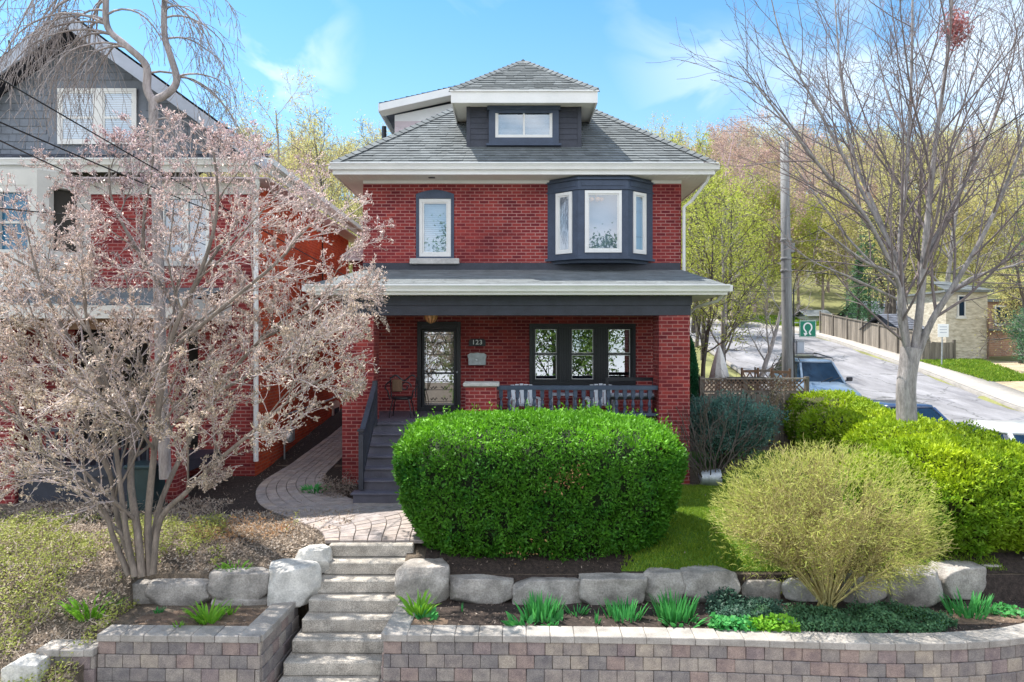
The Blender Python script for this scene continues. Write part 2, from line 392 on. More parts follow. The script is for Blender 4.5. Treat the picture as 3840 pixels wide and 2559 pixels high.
class MB:
    def __init__(s, seed=1):
        s.V = []; s.F = []; s.rn = []; s.g = random.Random(seed)
    def add(s, vs, fs, r=None):
        b = len(s.V); s.V += [tuple(v) for v in vs]
        r = s.g.random() if r is None else r
        for f in fs: s.F.append([b + i for i in f]); s.rn.append(r)
    def box(s, a, b, r=None, bev=0):
        x0, y0, z0 = [min(p, q) for p, q in zip(a, b)]; x1, y1, z1 = [max(p, q) for p, q in zip(a, b)]
        if bev:
            s.bevbox(((x0 + x1) / 2, (y0 + y1) / 2, (z0 + z1) / 2), ((x1 - x0) / 2, (y1 - y0) / 2, (z1 - z0) / 2), bev, r); return
        s.add([(x0, y0, z0), (x1, y0, z0), (x1, y1, z0), (x0, y1, z0), (x0, y0, z1), (x1, y0, z1), (x1, y1, z1), (x0, y1, z1)],
              [(0, 3, 2, 1), (4, 5, 6, 7), (0, 1, 5, 4), (1, 2, 6, 5), (2, 3, 7, 6), (3, 0, 4, 7)], r)
    def bevbox(s, c, h, bev, r=None, rot=0, jit=0):
        """box with chamfered edges, turned about z by rot"""
        cs, sn = math.cos(rot), math.sin(rot)
        vs = []; idx = {}
        for sx in (-1, 1):
            for sy in (-1, 1):
                for sz in (-1, 1):
                    for k in range(3):
                        p = [sx * (h[0] - (bev if k != 0 else 0)), sy * (h[1] - (bev if k != 1 else 0)), sz * (h[2] - (bev if k != 2 else 0))]
                        if jit: p = [q + s.g.uniform(-jit, jit) for q in p]
                        idx[(sx, sy, sz, k)] = len(vs)
                        vs.append((c[0] + p[0] * cs - p[1] * sn, c[1] + p[0] * sn + p[1] * cs, c[2] + p[2]))
        fs = []
        def quad(keys, n):
            ids = [idx[k] for k in keys]
            a, b_, c_ = [Vector(vs[i]) for i in ids[:3]]
            nn = (b_ - a).cross(c_ - a)
            nw = Vector((n[0] * cs - n[1] * sn, n[0] * sn + n[1] * cs, n[2]))
            if nn.dot(nw) < 0: ids.reverse()
            fs.append(ids)
        for k in range(3):
            o = [i for i in range(3) if i != k]
            for sg in (-1, 1):
                keys = []
                for a, b_ in ((-1, -1), (1, -1), (1, 1), (-1, 1)):
                    q = [0, 0, 0]; q[k] = sg; q[o[0]] = a; q[o[1]] = b_; keys.append((q[0], q[1], q[2], k))
                n = [0, 0, 0]; n[k] = sg; quad(keys, n)
            # edge chamfers parallel to axis k
            for a in (-1, 1):
                for b_ in (-1, 1):
                    keys = []
                    for sg, kk in ((-1, o[0]), (-1, o[1]), (1, o[1]), (1, o[0])):
                        q = [0, 0, 0]; q[k] = sg; q[o[0]] = a; q[o[1]] = b_; keys.append((q[0], q[1], q[2], kk))
                    n = [0, 0, 0]; n[o[0]] = a; n[o[1]] = b_; quad(keys, n)
        for sx in (-1, 1):
            for sy in (-1, 1):
                for sz in (-1, 1): quad([(sx, sy, sz, 0), (sx, sy, sz, 1), (sx, sy, sz, 2)], (sx, sy, sz))
        s.add(vs, fs, r)
    def bar(s, p, q, w, h, r=None, up=(0, 0, 1)):
        """rectangular bar from p to q"""
        p = Vector(p); q = Vector(q); d = (q - p).normalized(); u = Vector(up)
        if abs(d.dot(u)) > .98: u = Vector((0, 1, 0))
        sd = d.cross(u).normalized(); u = sd.cross(d).normalized()
        vs = []
        for e in (p, q):
            for a, b_ in ((-1, -1), (1, -1), (1, 1), (-1, 1)): vs.append(e + sd * a * w / 2 + u * b_ * h / 2)
        s.add(vs, [(0, 1, 2, 3)[::-1], (4, 5, 6, 7), (0, 1, 5, 4), (1, 2, 6, 5), (2, 3, 7, 6), (3, 0, 4, 7)], r)
        # faces wound outwards
    def prism(s, poly, axis, a, b, r=None):
        """poly of 2-D points extruded along axis 0/1/2 from a to b"""
        n = len(poly); vs = []
        for t in (a, b):
            for u, v in poly:
                vs.append({0: (t, u, v), 1: (u, t, v), 2: (u, v, t)}[axis])
        fs = [list(range(n))[::-1], list(range(n, 2 * n))] + [(i, (i + 1) % n, n + (i + 1) % n, n + i) for i in range(n)]
        s.add(vs, fs, r)
    def lathe(s, prof, c, n=16, axis='z', r=None):
        """prof list of (radius, height)"""
        vs = []; fs = []
        for rr, h in prof:
            for k in range(n):
                a = 2 * math.pi * k / n; x, y = rr * math.cos(a), rr * math.sin(a)
                if axis == 'z': v = (c[0] + x, c[1] + y, c[2] + h)
                elif axis == 'y': v = (c[0] + x, c[1] + h, c[2] + y)
                else: v = (c[0] + h, c[1] + x, c[2] + y)
                vs.append(v)
        for i in range(len(prof) - 1):
            for k in range(n): fs.append((i * n + k, i * n + (k + 1) % n, (i + 1) * n + (k + 1) % n, (i + 1) * n + k))
        fs.append(list(range(n))[::-1]); fs.append([len(vs) - n + k for k in range(n)])
        s.add(vs, fs, r)
    def tube(s, pts, rad, n=8, r=None):
        V, F = tube_arr(np.array([tuple(p) for p in pts], 'f'), np.broadcast_to(np.array(rad, 'f'), (len(pts),)), n)
        s.add([tuple(v) for v in V], [tuple(int(i) for i in f) for f in F], r)
        k = len(pts); b = len(s.V) - k * n
        s.F.append([b + i for i in range(n)][::-1]); s.rn.append(.5); s.F.append([b + (k - 1) * n + i for i in range(n)]); s.rn.append(.5)
    def build(s, name, mat, parent=None, smooth=False, recalc=True):
        me = bpy.data.meshes.new(name); me.from_pydata(s.V, [], s.F)
        if recalc:
            import bmesh
            bm = bmesh.new(); bm.from_mesh(me); bmesh.ops.recalc_face_normals(bm, faces=bm.faces); bm.to_mesh(me); bm.free()
        a = me.attributes.new('rnd', 'FLOAT', 'FACE'); a.data.foreach_set('value', np.array(s.rn, 'f'))
        return finish(name, me, mat, parent, smooth)

def tube_arr(P, Rd, n):
    k = len(P)
    T = np.gradient(P, axis=0); T /= (np.linalg.norm(T, axis=1)[:, None] + 1e-9)
    ref = np.array([.31, .77, .55]) if abs(T[0] @ np.array([.31, .77, .55])) < .9 else np.array([1., 0, 0])
    A = np.cross(T, ref); A /= (np.linalg.norm(A, axis=1)[:, None] + 1e-9); B = np.cross(T, A)
    ang = np.arange(n) * 2 * math.pi / n
    V = P[:, None, :] + Rd[:, None, None] * (np.cos(ang)[None, :, None] * A[:, None, :] + np.sin(ang)[None, :, None] * B[:, None, :])
    i = np.arange(k - 1)[:, None] * n; j = np.arange(n)[None, :]; jn = (np.arange(n)[None, :] + 1) % n
    F = np.stack([i + j, i + n + j, i + n + jn, i + jn], -1).reshape(-1, 4)
    return V.reshape(-1, 3), F

class Arr:
    """collects vertex / quad arrays"""
    def __init__(s): s.V = []; s.F = []; s.r = []; s.n = 0
    def add(s, V, F, r):
        V = np.asarray(V); F = np.asarray(F)
        s.V.append(V); s.F.append(F + s.n); s.r.append(np.broadcast_to(np.asarray(r, 'f'), (len(F),))); s.n += len(V)
    def obj(s, name, mat, parent=None, smooth=False):
        return np_obj(name, np.concatenate(s.V), np.concatenate(s.F), np.concatenate(s.r), mat, parent, smooth)

def leaves(P, N, size, rng, flat=.5, aspect=.5, bias=None):
    """leaf quads (kite shaped) at points P, lying roughly across N; returns V, F"""
    n = len(P); size = np.broadcast_to(np.asarray(size, 'f'), (n,))
    d = rng.normal(size=(n, 3)); d /= np.linalg.norm(d, axis=1)[:, None]
    if N is not None:
        nn = N * flat + d * (1 - flat); nn /= np.linalg.norm(nn, axis=1)[:, None]
    else: nn = d
    a = rng.normal(size=(n, 3))
    if bias is not None: a = a * .5 + bias
    a -= nn * (a * nn).sum(1)[:, None]; a /= (np.linalg.norm(a, axis=1)[:, None] + 1e-9)
    b = np.cross(nn, a)
    L = size[:, None]
    bend = nn * L * .15
    V = np.stack([P, P + a * L * .45 + b * L * aspect * .5 - bend, P + a * L, P + a * L * .45 - b * L * aspect * .5 - bend], 1).reshape(-1, 3)
    F = np.arange(n * 4).reshape(-1, 4)
    return V, F

def buds(P, D, ln, wd, rng):
    """closed bud: a four-sided spindle along D"""
    n = len(P); D = D / (np.linalg.norm(D, axis=1)[:, None] + 1e-9)
    a = rng.normal(size=(n, 3)); a -= D * (a * D).sum(1)[:, None]; a /= np.linalg.norm(a, axis=1)[:, None]; b = np.cross(D, a)
    ln = np.broadcast_to(ln, (n,))[:, None]; wd = np.broadcast_to(wd, (n,))[:, None]
    m = P + D * ln * .4
    V = np.stack([P, m + a * wd, m + b * wd, m - a * wd, m - b * wd, P + D * ln], 1).reshape(-1, 3)
    q = np.array([[0, 1, 5, 2], [0, 2, 5, 3], [0, 3, 5, 4], [0, 4, 5, 1]])
    F = (np.arange(n)[:, None, None] * 6 + q[None]).reshape(-1, 4)
    return V, F

# ------------------------------------------------------------------ branching
def unit(v): return v / (np.linalg.norm(v) + 1e-9)
def grow(arr, tw, p, d, L, r, lv, P, rng):
    n = P['n'][lv]; st = L / n
    pts = [p]; dirs = [d]
    for i in range(n):
        d = unit(d + rng.normal(size=3) * P['wob'][lv] + np.array([0, 0, P['up'][lv]]))
        p = p + d * st
        if P.get('ok') and i > 0 and not P['ok'](p): break
        pts.append(p); dirs.append(d)
    limb(arr, tw, np.array(pts), r, max(P['rmin'], r * P['tap'][lv]), lv, P, rng, L)
def limb(arr, tw, pts, r0, r1, lv, P, rng, L=None):
    k = len(pts)
    rad = np.linspace(r0, r1, k)
    if lv == 0 and P.get('flare'): rad[0] *= P['flare']
    V, F = tube_arr(pts, rad, P['sides'][lv]); (P['arr2'] if 'arr2' in P and lv >= P['l2'] else arr).add(V, F, rng.random())
    if L is None: L = np.linalg.norm(np.diff(pts, axis=0), axis=1).sum()
    last = lv >= P['levels'] - 1
    ok = P.get('ok')
    if lv >= P['levels'] - 2:
        T = np.gradient(pts, axis=0)
        for i in range(1, k): tw.append((pts[i], unit(T[i]), lv))
    if last: return
    c = P['kids'][lv]; c = int(c * (.8 + .4 * rng.random()) + .5)
    az = rng.random() * 6.28
    for j in range(c):
        t = P['from'][lv] + (1 - P['from'][lv]) * (j + rng.random()) / c
        x = t * (k - 1); i = min(int(x), k - 2); f = x - i
        q = pts[i] * (1 - f) + pts[i + 1] * f; tg = unit(pts[i + 1] - pts[i]); rr = rad[i] * (1 - f) + rad[i + 1] * f
        az += 2.4 + rng.normal() * .4
        if ok and not ok(q): continue
        s1 = unit(np.cross(tg, [.1, .2, 1] if abs(tg[2]) < .95 else [1, 0, 0])); s2 = np.cross(tg, s1)
        an = P['ang'][lv] * (.75 + .5 * rng.random())
        nd = unit(tg * math.cos(an) + (s1 * math.cos(az) + s2 * math.sin(az)) * math.sin(an))
        ll = L * P['len'][lv] * (1 - P.get('short', .55) * t) * (.7 + .6 * rng.random())
        grow(arr, tw, q, nd, ll, max(P['rmin'], min(rr * .8, rr * P['rad'][lv])), lv + 1, P, rng)

# ------------------------------------------------------------------ the lie of the land
def lerp(x, xs, ys): return float(np.interp(x, xs, ys))
def sm(x, a, b):
    t = min(1, max(0, (x - a) / (b - a))); return t * t * (3 - 2 * t)
def yard(y): return lerp(y, [9.6, 9.85, 10.3, 11.0, 13, 16, 18, 22, 26, 32, 42, 50, 60, 75, 95, 125, 170, 400], [-.40, -.29, -.12, 0, 0, .15, .4, .8, 1.2, 1.9, 3.0, 4.0, 5.2, 9, 19, 29, 31, 31])
def roadz(y): return lerp(y, [-60, 0, 10, 14, 18.5, 25, 30.7, 41.8, 50, 60, 75, 95, 125, 170, 400], [-2.6, -1.5, -.25, -.03, .12, .60, 1.45, 3.0, 4.0, 5.1, 9, 19, 29, 31, 31])
def road_c(y): return lerp(y, [-60, 15, 25, 32, 43, 80], [12.9, 12.9, 14.1, 14.9, 15.6, 15.6])
def front(x): return lerp(x, [-12, -5.4, -5.2, -1.5, -.2, 2.8, 4.4, 6.0, 7.4, 9.5], [8.75, 8.75, 8.8, 8.8, 8.8, 8.7, 8.62, 8.68, 8.9, 9.7])
def gz(x, y):
    if y > 60: z = yard(y)
    else:
        left = road_c(y) - 5.2
        t = sm(x, left, left + .6)
        z = yard(y) * (1 - t) + (roadz(y) - .05) * t
        if x > road_c(y) + 4.2: z = roadz(y) + .1 + .02 * (x - road_c(y) - 4.2)
    if x < 8.8:
        if x < -5.35:
            if y < 9.9: z = lerp(y, [-60, 6.5, 7.6, 8.3, 9.0, 9.9], [-2.6, -1.95, -1.6, -1.12, -.7, -.14])
        elif y < 9.83:
            z = -.64 if y > front(x) else -1.95
        if -3.18 < x < -1.6 and y < 10.55: z = -1.95
    return z

def rot_hill(x, y):
    return 0
XS = sorted(set([round(v, 3) for v in list(np.arange(-14, 30, .5)) + [-5.36, -5.34, -3.19, -3.17, -1.61, -1.59, 8.79, 8.81] + list(np.arange(-240, -14, 12)) + list(np.arange(30, 260, 12))]))
YS = sorted(set([round(v, 3) for v in list(np.arange(5, 8.2, .4)) + list(np.arange(8.4, 10.2, .05)) + [10.54, 10.56] + list(np.arange(10.2, 30, .5)) + list(np.arange(30, 130, 2.5)) + list(np.arange(130, 420, 20)) + list(np.arange(-60, 5, 6))]))
V = []; 
for y in YS:
    for x in XS:
        z = gz(x, y)
        if y > 60: z += 3.0 * noise.noise(Vector((x * .018, y * .02, 0))) * sm(y, 60, 90)
        elif y > 10.6 and x < 9: z += .02 * noise.noise(Vector((x * 1.3, y * 1.3, 0)))
        V.append((x, y, z))
nx = len(XS)
Fc = [(j * nx + i, j * nx + i + 1, (j + 1) * nx + i + 1, (j + 1) * nx + i) for j in range(len(YS) - 1) for i in range(nx - 1)]
o = np_obj('ground', V, Fc, np.zeros(len(Fc)), 'litter_ground'); tag(o, kind='structure')
# wooded slope keeps its own cover material
o.data.materials.append(MATS['meadow']); o.data.materials.append(MATS['mulch'])
mi = []
for j in range(len(YS) - 1):
    for i in range(nx - 1):
        x, y = XS[i], YS[j]
        mi.append(1 if (y > 28 or x > 9 or x < -16) else (2 if (y < 9.83 and x > -1.6) else 0))
o.data.polygons.foreach_set('material_index', mi)

def drape(name, inside, x0, x1, y0, y1, st, lift, mat):
    V = []; F = []; ix = {}
    def vid(i, j):
        if (i, j) not in ix:
            x, y = x0 + i * st, y0 + j * st; ix[(i, j)] = len(V); V.append((x, y, gz(x, y) + lift + (.02 * noise.noise(Vector((x * 1.3, y * 1.3, 0))) if y > 10.6 and x < 9 else 0)))
        return ix[(i, j)]
    for i in range(int((x1 - x0) / st)):
        for j in range(int((y1 - y0) / st)):
            if inside(x0 + (i + .5) * st, y0 + (j + .5) * st): F.append((vid(i, j), vid(i + 1, j), vid(i + 1, j + 1), vid(i, j + 1)))
    o = np_obj(name, V, F, np.zeros(len(F)), mat); return tag(o, kind='structure')

# lawn to the right of the yew, running back to the fence
def in_lawn(x, y):
    if y < 9.9: return False
    if x < 2.15 + .10 * noise.noise(Vector((x * 6, y * 6, 0))) - .55 * (10.9 - y if y < 10.9 else 0): return False
    if x > 7.2: return False
    return y < 17.2 and not (x < 4.3 and y > 14.2) and y > 9.85
drape('lawn', in_lawn, 1.6, 7.2, 9.85, 17.4, .05, .012, 'lawn_green')
# dark mulch: under the yew, and by the neighbour's foundation
def in_mulch(x, y):
    n = noise.noise(Vector((x * 1.7, y * 1.7, 3)))
    return -1.35 + .2 * n < x < 2.3 + .2 * n and 9.86 < y < 12.6
drape('planting_bed', lambda x, y: 5.9 + .3 * noise.noise(Vector((x, y, 5))) < x < 9.4 and y < 12, 5.6, 9.5, 9.85, 12, .1, .02, 'mulch')
drape('planting_bed', in_mulch, -1.6, 2.6, 9.85, 12.8, .05, .008, 'mulch')
def in_mulch2(x, y):
    n = noise.noise(Vector((x * 1.3, y * 1.3, 9)))
    return (-7.5 + n * .3 < x < -3.6 and 12.0 + .5 * n + .18 * (x + 5) < y < 22) or (-4.4 < x < -2.95 and 12.9 < y < 16.4)
drape('shaded_bed', in_mulch2, -7.6, -2.9, 11.4, 22, .1, .008, 'mulch')

# road, kerbs and pavement up the hill
def strip(name, offs, mat, lift, ys, wob=0):
    V = []; F = []
    m = len(offs)
    for y in ys:
        # the road swings left at the top
        cx = road_c(min(y, 43))
        for o_, dz in offs:
            if y <= 44: x, yy = cx + o_, y
            else:
                a = (y - 44) / 14.0; a = min(a, 1.45)
                rr = 14.0; ccx = 15.6 - rr; x = ccx + (rr + o_) * math.cos(a); yy = 44 + (rr + o_) * math.sin(a)
                if (y - 44) / 14.0 > 1.45:
                    e = y - 44 - 14 * 1.45; x -= e * math.sin(1.45); yy += e * math.cos(1.45)
            V.append((x, yy, roadz(yy) + lift + dz))
    for j in range(len(ys) - 1):
        for i in range(m - 1): F.append((j * m + i, j * m + i + 1, (j + 1) * m + i + 1, (j + 1) * m + i))
    o = np_obj(name, V, F, np.zeros(len(F)), mat); return tag(o, kind='structure')
ysr = list(np.arange(-60, 8, 4.)) + list(np.arange(8, 90, 1.))
strip('road', [(-4.15, 0), (-2, .03), (0, .05), (2, .03), (4.15, 0)], 'asphalt', .004, ysr)
strip('kerb', [(4.152, -.1), (4.155, .13), (4.32, .14), (4.325, .0)], 'kerb', .0, ysr)
strip('kerb', [(-4.325, 0), (-4.32, .13), (-4.155, .13), (-4.152, -.1)], 'kerb', .0, ysr)
strip('sidewalk', [(4.33, .03), (4.335, .150), (5.9, .165), (5.91, .0)], 'sidewalk', .0, ysr)
# street in front of the plot, below the retaining walls
o = np_obj('pavement', [(-40, 2, -1.93), (8, 2, -1.93), (8, 8.2, -1.93), (-40, 8.2, -1.93)], [(0, 1, 2, 3)], [0], 'sidewalk'); tag(o, kind='structure')

# ------------------------------------------------------------------ block-paved path
def catmull(P, n=12):
    P = [np.array(p, float) for p in P]; P = [2 * P[0] - P[1]] + P + [2 * P[-1] - P[-2]]; out = []
    for i in range(1, len(P) - 2):
        for k in range(n):
            t = k / n
            out.append(.5 * ((2 * P[i]) + (-P[i - 1] + P[i + 1]) * t + (2 * P[i - 1] - 5 * P[i] + 4 * P[i + 1] - P[i + 2]) * t * t + (-P[i - 1] + 3 * P[i] - 3 * P[i + 1] + P[i + 2]) * t ** 3))
    out.append(P[-2]); return np.array(out)
outer = catmull([(-4.95, 21.5), (-5.0, 18.5), (-5.25, 15.6), (-5.25, 14.1), (-4.7, 12.75), (-3.8, 11.75), (-3.1, 11.0), (-2.86, 10.45)], 10)
inner = catmull([(-3.95, 21.5), (-3.98, 18.5), (-4.15, 16.2), (-4.05, 14.7), (-3.45, 13.6), (-2.75, 12.95), (-1.6, 12.6), (-1.35, 10.45)], 10)
pv = MB(3); n = len(outer)
def pz(x, y): return max(gz(x, max(y, 10.6)), 0) + .03
ds = np.linalg.norm(np.diff((outer + inner) / 2, axis=0), axis=1); cum = np.concatenate([[0], np.cumsum(ds)])
def at(s, t):
    i = np.interp(s, cum, np.arange(n)); k = min(int(i), n - 2); f = i - k
    a = outer[k] * (1 - f) + outer[k + 1] * f; b = inner[k] * (1 - f) + inner[k + 1] * f
    return a * (1 - t) + b * t
TOT = cum[-1]; g = random.Random(5)
lanes = 7
for l in range(lanes):
    s = g.random() * .1
    t0, t1 = l / lanes, (l + 1) / lanes
    while s < TOT - .02:
        wd = np.linalg.norm(at(s, t1) - at(s, t0))
        ln = .24 if l in (0,) else .21
        e = min(s + ln, TOT)
        gs = .005; gt = .005 / max(wd, .05) / lanes
        q = [at(s + gs, t0 + gt), at(e - gs, t0 + gt), at(e - gs, t1 - gt), at(s + gs, t1 - gt)]
        dz = g.uniform(-.004, .004); rr = g.random() * (.5 if l else 1)
        mid = sum(q) / 4
        top = [(p[0] * .95 + mid[0] * .05, p[1] * .95 + mid[1] * .05, pz(*p) + dz) for p in q]
        bot = [(p[0], p[1], pz(*p) + dz - .012) for p in q]; low = [(p[0], p[1], pz(*p) - .05) for p in q]
        pv.add(top + bot + low, [(0, 1, 2, 3), (4, 5, 1, 0), (5, 6, 2, 1), (6, 7, 3, 2), (7, 4, 0, 3), (8, 9, 5, 4), (9, 10, 6, 5), (10, 11, 7, 6), (11, 8, 4, 7)], rr)
        s = e
po = tag(pv.build('path', 'paver', None), kind='structure')
jb = Arr(); VV = []; FF = []
for i in range(n):
    for q in (outer[i], inner[i]): VV.append((q[0], q[1], pz(*q) - .016))
    if i: FF.append((2 * i - 2, 2 * i - 1, 2 * i + 1, 2 * i))
tag(np_obj('path_bed', VV, FF, np.zeros(len(FF)), 'joint'), kind='structure')
# ------------------------------------------------------------------ building helpers
def wall_open(mb, x0, x1, z0, z1, y, ops, dep, back=True):
    """wall facing -Y at depth y with rectangular openings (xa, xb, za, zb) and their reveals"""
    xs = sorted(set([x0, x1] + [v for o in ops for v in o[:2]])); zs = sorted(set([z0, z1] + [v for o in ops for v in o[2:4]]))
    for i in range(len(xs) - 1):
        for j in range(len(zs) - 1):
            cx, cz = (xs[i] + xs[i + 1]) / 2, (zs[j] + zs[j + 1]) / 2
            if any(o[0] < cx < o[1] and o[2] < cz < o[3] for o in ops): continue
            mb.add([(xs[i], y, zs[j]), (xs[i + 1], y, zs[j]), (xs[i + 1], y, zs[j + 1]), (xs[i], y, zs[j + 1])], [(0, 1, 2, 3)])
    for xa, xb, za, zb in [o[:4] for o in ops]:
        mb.add([(xa, y, za), (xa, y + dep, za), (xa, y + dep, zb), (xa, y, zb)], [(0, 1, 2, 3)])
        mb.add([(xb, y + dep, za), (xb, y, za), (xb, y, zb), (xb, y + dep, zb)], [(0, 1, 2, 3)])
        mb.add([(xa, y, zb), (xa, y + dep, zb), (xb, y + dep, zb), (xb, y, zb)], [(0, 1, 2, 3)])
        mb.add([(xa, y + dep, za), (xa, y, za), (xb, y, za), (xb, y + dep, za)], [(0, 1, 2, 3)])
def niche(mb, xa, xb, za, zb, y, dep):
    """closed dark room behind an opening, seen from the front"""
    a, b = (xa, y, za), (xb, y + dep, zb)
    x0, y0, z0 = a; x1, y1, z1 = b
    vs = [(x0, y0, z0), (x1, y0, z0), (x1, y1, z0), (x0, y1, z0), (x0, y0, z1), (x1, y0, z1), (x1, y1, z1), (x0, y1, z1)]
    mb.add(vs, [(0, 1, 2, 3), (4, 7, 6, 5), (1, 5, 6, 2), (3, 2, 6, 7), (0, 3, 7, 4)])
def frame_rect(mb, xa, xb, za, zb, y0, y1, w, r=None):
    mb.box((xa, y0, za), (xb, y1, za + w), r); mb.box((xa, y0, zb - w), (xb, y1, zb), r)
    mb.box((xa, y0, za + w), (xa + w, y1, zb - w), r); mb.box((xb - w, y0, za + w), (xb, y1, zb - w), r)
def blinds(mb, xa, xb, za, zb, y, st=.045):
    z = zb
    while z > za + .02:
        mb.add([(xa, y, z), (xb, y, z), (xb, y - .012, z - st * .85), (xa, y - .012, z - st * .85)], [(0, 3, 2, 1)]); z -= st
def cladding(mb, x0, x1, z0, z1, y, st=.14, lap=.014):
    """horizontal boards on a wall facing -Y"""
    z = z0
    while z < z1 - .01:
        e = min(z + st, z1)
        mb.add([(x0, y - lap, z), (x1, y - lap, z), (x1, y, e), (x0, y, e), (x0, y, z), (x1, y, z)], [(0, 1, 2, 3), (0, 4, 5, 1)], .5)
        z = e
def shingles(mb, eL, eR, tL, tR, course=.14, tabs=(.18, .42), th=.021, gg=None):
    eL, eR, tL, tR = map(Vector, (eL, eR, tL, tR)); gg = gg or random.Random(4)
    nrm = (eR - eL).cross(tL - eL if (tL - eL).length > .01 else tR - eL).normalized()
    if nrm.z < 0: nrm = -nrm
    H = ((tL + tR) / 2 - (eL + eR) / 2).length; n = max(1, int(H / course))
    W = (eR - eL).length
    mb.add([eL, eR, tR, tL], [(0, 1, 2, 3)], .3)
    for i in range(n):
        a, b = i / n, min(1, (i + 1.06) / n)
        L0, R0, L1, R1 = eL.lerp(tL, a), eR.lerp(tR, a), eL.lerp(tL, b), eR.lerp(tR, b)
        w0 = (R0 - L0).length
        if w0 < .03: continue
        s = -gg.random() * .2
        while s < w0:
            e = s + gg.uniform(*tabs)
            u0, u1 = max(0, s) / w0, min(w0, e - .006) / w0
            if u1 > u0:
                lift = nrm * (th + (gg.random() < .45) * .4 * th); lo = nrm * .002
                p0, p1 = L0.lerp(R0, u0), L0.lerp(R0, u1)
                # keep upper ends inside the slope
                q0, q1 = L1.lerp(R1, u0), L1.lerp(R1, u1)
                mb.add([p0 + lift, p1 + lift, q1 + lo, q0 + lo, p0 - lo, p1 - lo], [(0, 1, 2, 3), (4, 5, 1, 0)], gg.random())
            s = e
def hipcap(mb, A, B, w=.13, st=.2, gg=None):
    A, B = Vector(A), Vector(B); n = int((B - A).length / st); d = (B - A).normalized()
    sd = d.cross(Vector((0, 0, 1))).normalized(); up = sd.cross(d).normalized(); gg = gg or random.Random(9)
    for i in range(n):
        p, q = A + d * i * st, A + d * (i + 1.15) * st
        h0, h1 = up * .055, up * .03
        mb.add([p + sd * w - up * .03, p + h0, p - sd * w - up * .03, q + sd * w - up * .05, q + h1, q - sd * w - up * .05],
               [(0, 1, 4, 3), (1, 2, 5, 4), (0, 2, 1)], gg.random())
def gutter(mb, x0, x1, y, zt, h=.13, d=.13):
    """front gutter in ogee profile facing -Y, top edge at zt, back at y"""
    pr = [(y, zt), (y - d, zt), (y - d - .008, zt - .025), (y - d + .012, zt - .045), (y - d + .04, zt - .09), (y - d + .055, zt - h), (y, zt - h)]
    mb.prism(pr, 0, x0, x1)

def sash(parent, xa, xb, za, zb, y, w=.06, mat='white_trim', glass='window_glass', mid=None, mul=None, dep=.05, name='window'):
    """one window: frame mesh with a pane as sub-part"""
    f = MB(); frame_rect(f, xa, xb, za, zb, y, y + dep, w)
    frame_rect(f, xa + w, xb - w, za + w, zb - w, y + .012, y + dep, w * .5)
    if mid: f.box((xa + w, y + .006, mid - .02), (xb - w, y + dep, mid + .02))
    if mul: f.box((mul - .022, y + .006, za + w), (mul + .022, y + dep, zb - w))
    fo = f.build(name, mat, parent)
    g = MB(); g.add([(xa + w, y + .034, za + w), (xb - w, y + .034, za + w), (xb - w, y + .034, zb - w), (xa + w, y + .034, zb - w)], [(0, 1, 2, 3)])
    g.build('pane', glass, fo)
    return fo

# ------------------------------------------------------------------ the red brick house
HX0, HX1, HY, HB = -3.6, 4.09, 16.5, 25.4
house = thing('brick_house', 'square red brick house with dark blue trim, front porch and grey hipped roof', 'house', (0, 16.5, 0))
ops = [(-2.29, -1.24, 1.38, 3.55), (.42, 2.99, 2.02, 3.50), (-2.32, -1.40, 5.07, 6.63)]
wl = MB(2)
wall_open(wl, HX0, HX1, -.2, 6.96, HY, ops, .14)
wl.add([(HX0, HB, -.2), (HX0, HY, -.2), (HX0, HY, 6.96), (HX0, HB, 6.96)], [(0, 1, 2, 3)])
wl.add([(HX1, HY, -.2), (HX1, HB, -.2), (HX1, HB, 6.96), (HX1, HY, 6.96)], [(0, 1, 2, 3)])
wl.add([(HX1, HB, -.2), (HX0, HB, -.2), (HX0, HB, 6.96), (HX1, HB, 6.96)], [(0, 1, 2, 3)])
wl.build('wall', 'brick_red', house, recalc=False)
# interiors seen through the glass
ni = MB(); niche(ni, -2.29, -1.24, 1.38, 3.55, HY + .141, 1.2); ni.build('interior', 'room_dark', house, recalc=False); ni = MB(); niche(ni, .42, 2.99, 1.9, 3.5, HY + .141, 2.6)
ni.build('interior', 'room_dark', house, recalc=False)
ni = MB(); niche(ni, -2.32, -1.40, 5.07, 6.63, HY + .141, .5); ni.build('interior', 'room_pale', house, recalc=False)

# roof: hipped, slope .83
ex0, ex1, ey0, ey1, ez, sl = -4.17, 4.72, 15.86, 26.0, 7.2, .83
hw = (ex1 - ex0) / 2; mxr = (ex0 + ex1) / 2; rz = ez + sl * hw
rA = (mxr, ey0 + hw, rz); rB = (mxr, ey1 - hw, rz)
rf = MB(5)
shingles(rf, (ex0, ey0, ez), (ex1, ey0, ez), rA, rA, .135)
shingles(rf, (ex0, ey1, ez), (ex0, ey0, ez), rB, rA, .15)
shingles(rf, (ex1, ey0, ez), (ex1, ey1, ez), rA, rB, .15)
shingles(rf, (ex1, ey1, ez), (ex0, ey1, ez), rB, rB, .2)
hipcap(rf, (ex0, ey0, ez + .02), rA); hipcap(rf, (ex1, ey0, ez + .02), rA); hipcap(rf, rA, rB)
roof = rf.build('roof', 'shingle', house, recalc=False)
so = MB()   # soffit boards and fascia
so.box((ex0 + .03, ey0 + .03, 6.965), (ex1 - .03, HY + .05, 6.985)); so.box((ex0 + .03, HY + .05, 6.965), (HX0 + .05, ey1 - .03, 6.985)); so.box((HX1 - .05, HY + .05, 6.965), (ex1 - .03, ey1 - .03, 6.985))
for x in np.arange(ex0 + .1, ex1 - .1, .1): so.box((x, ey0 + .06, 6.958), (x + .012, HY - .06, 6.966), .5)
so.build('soffit', 'soffit_white', house)
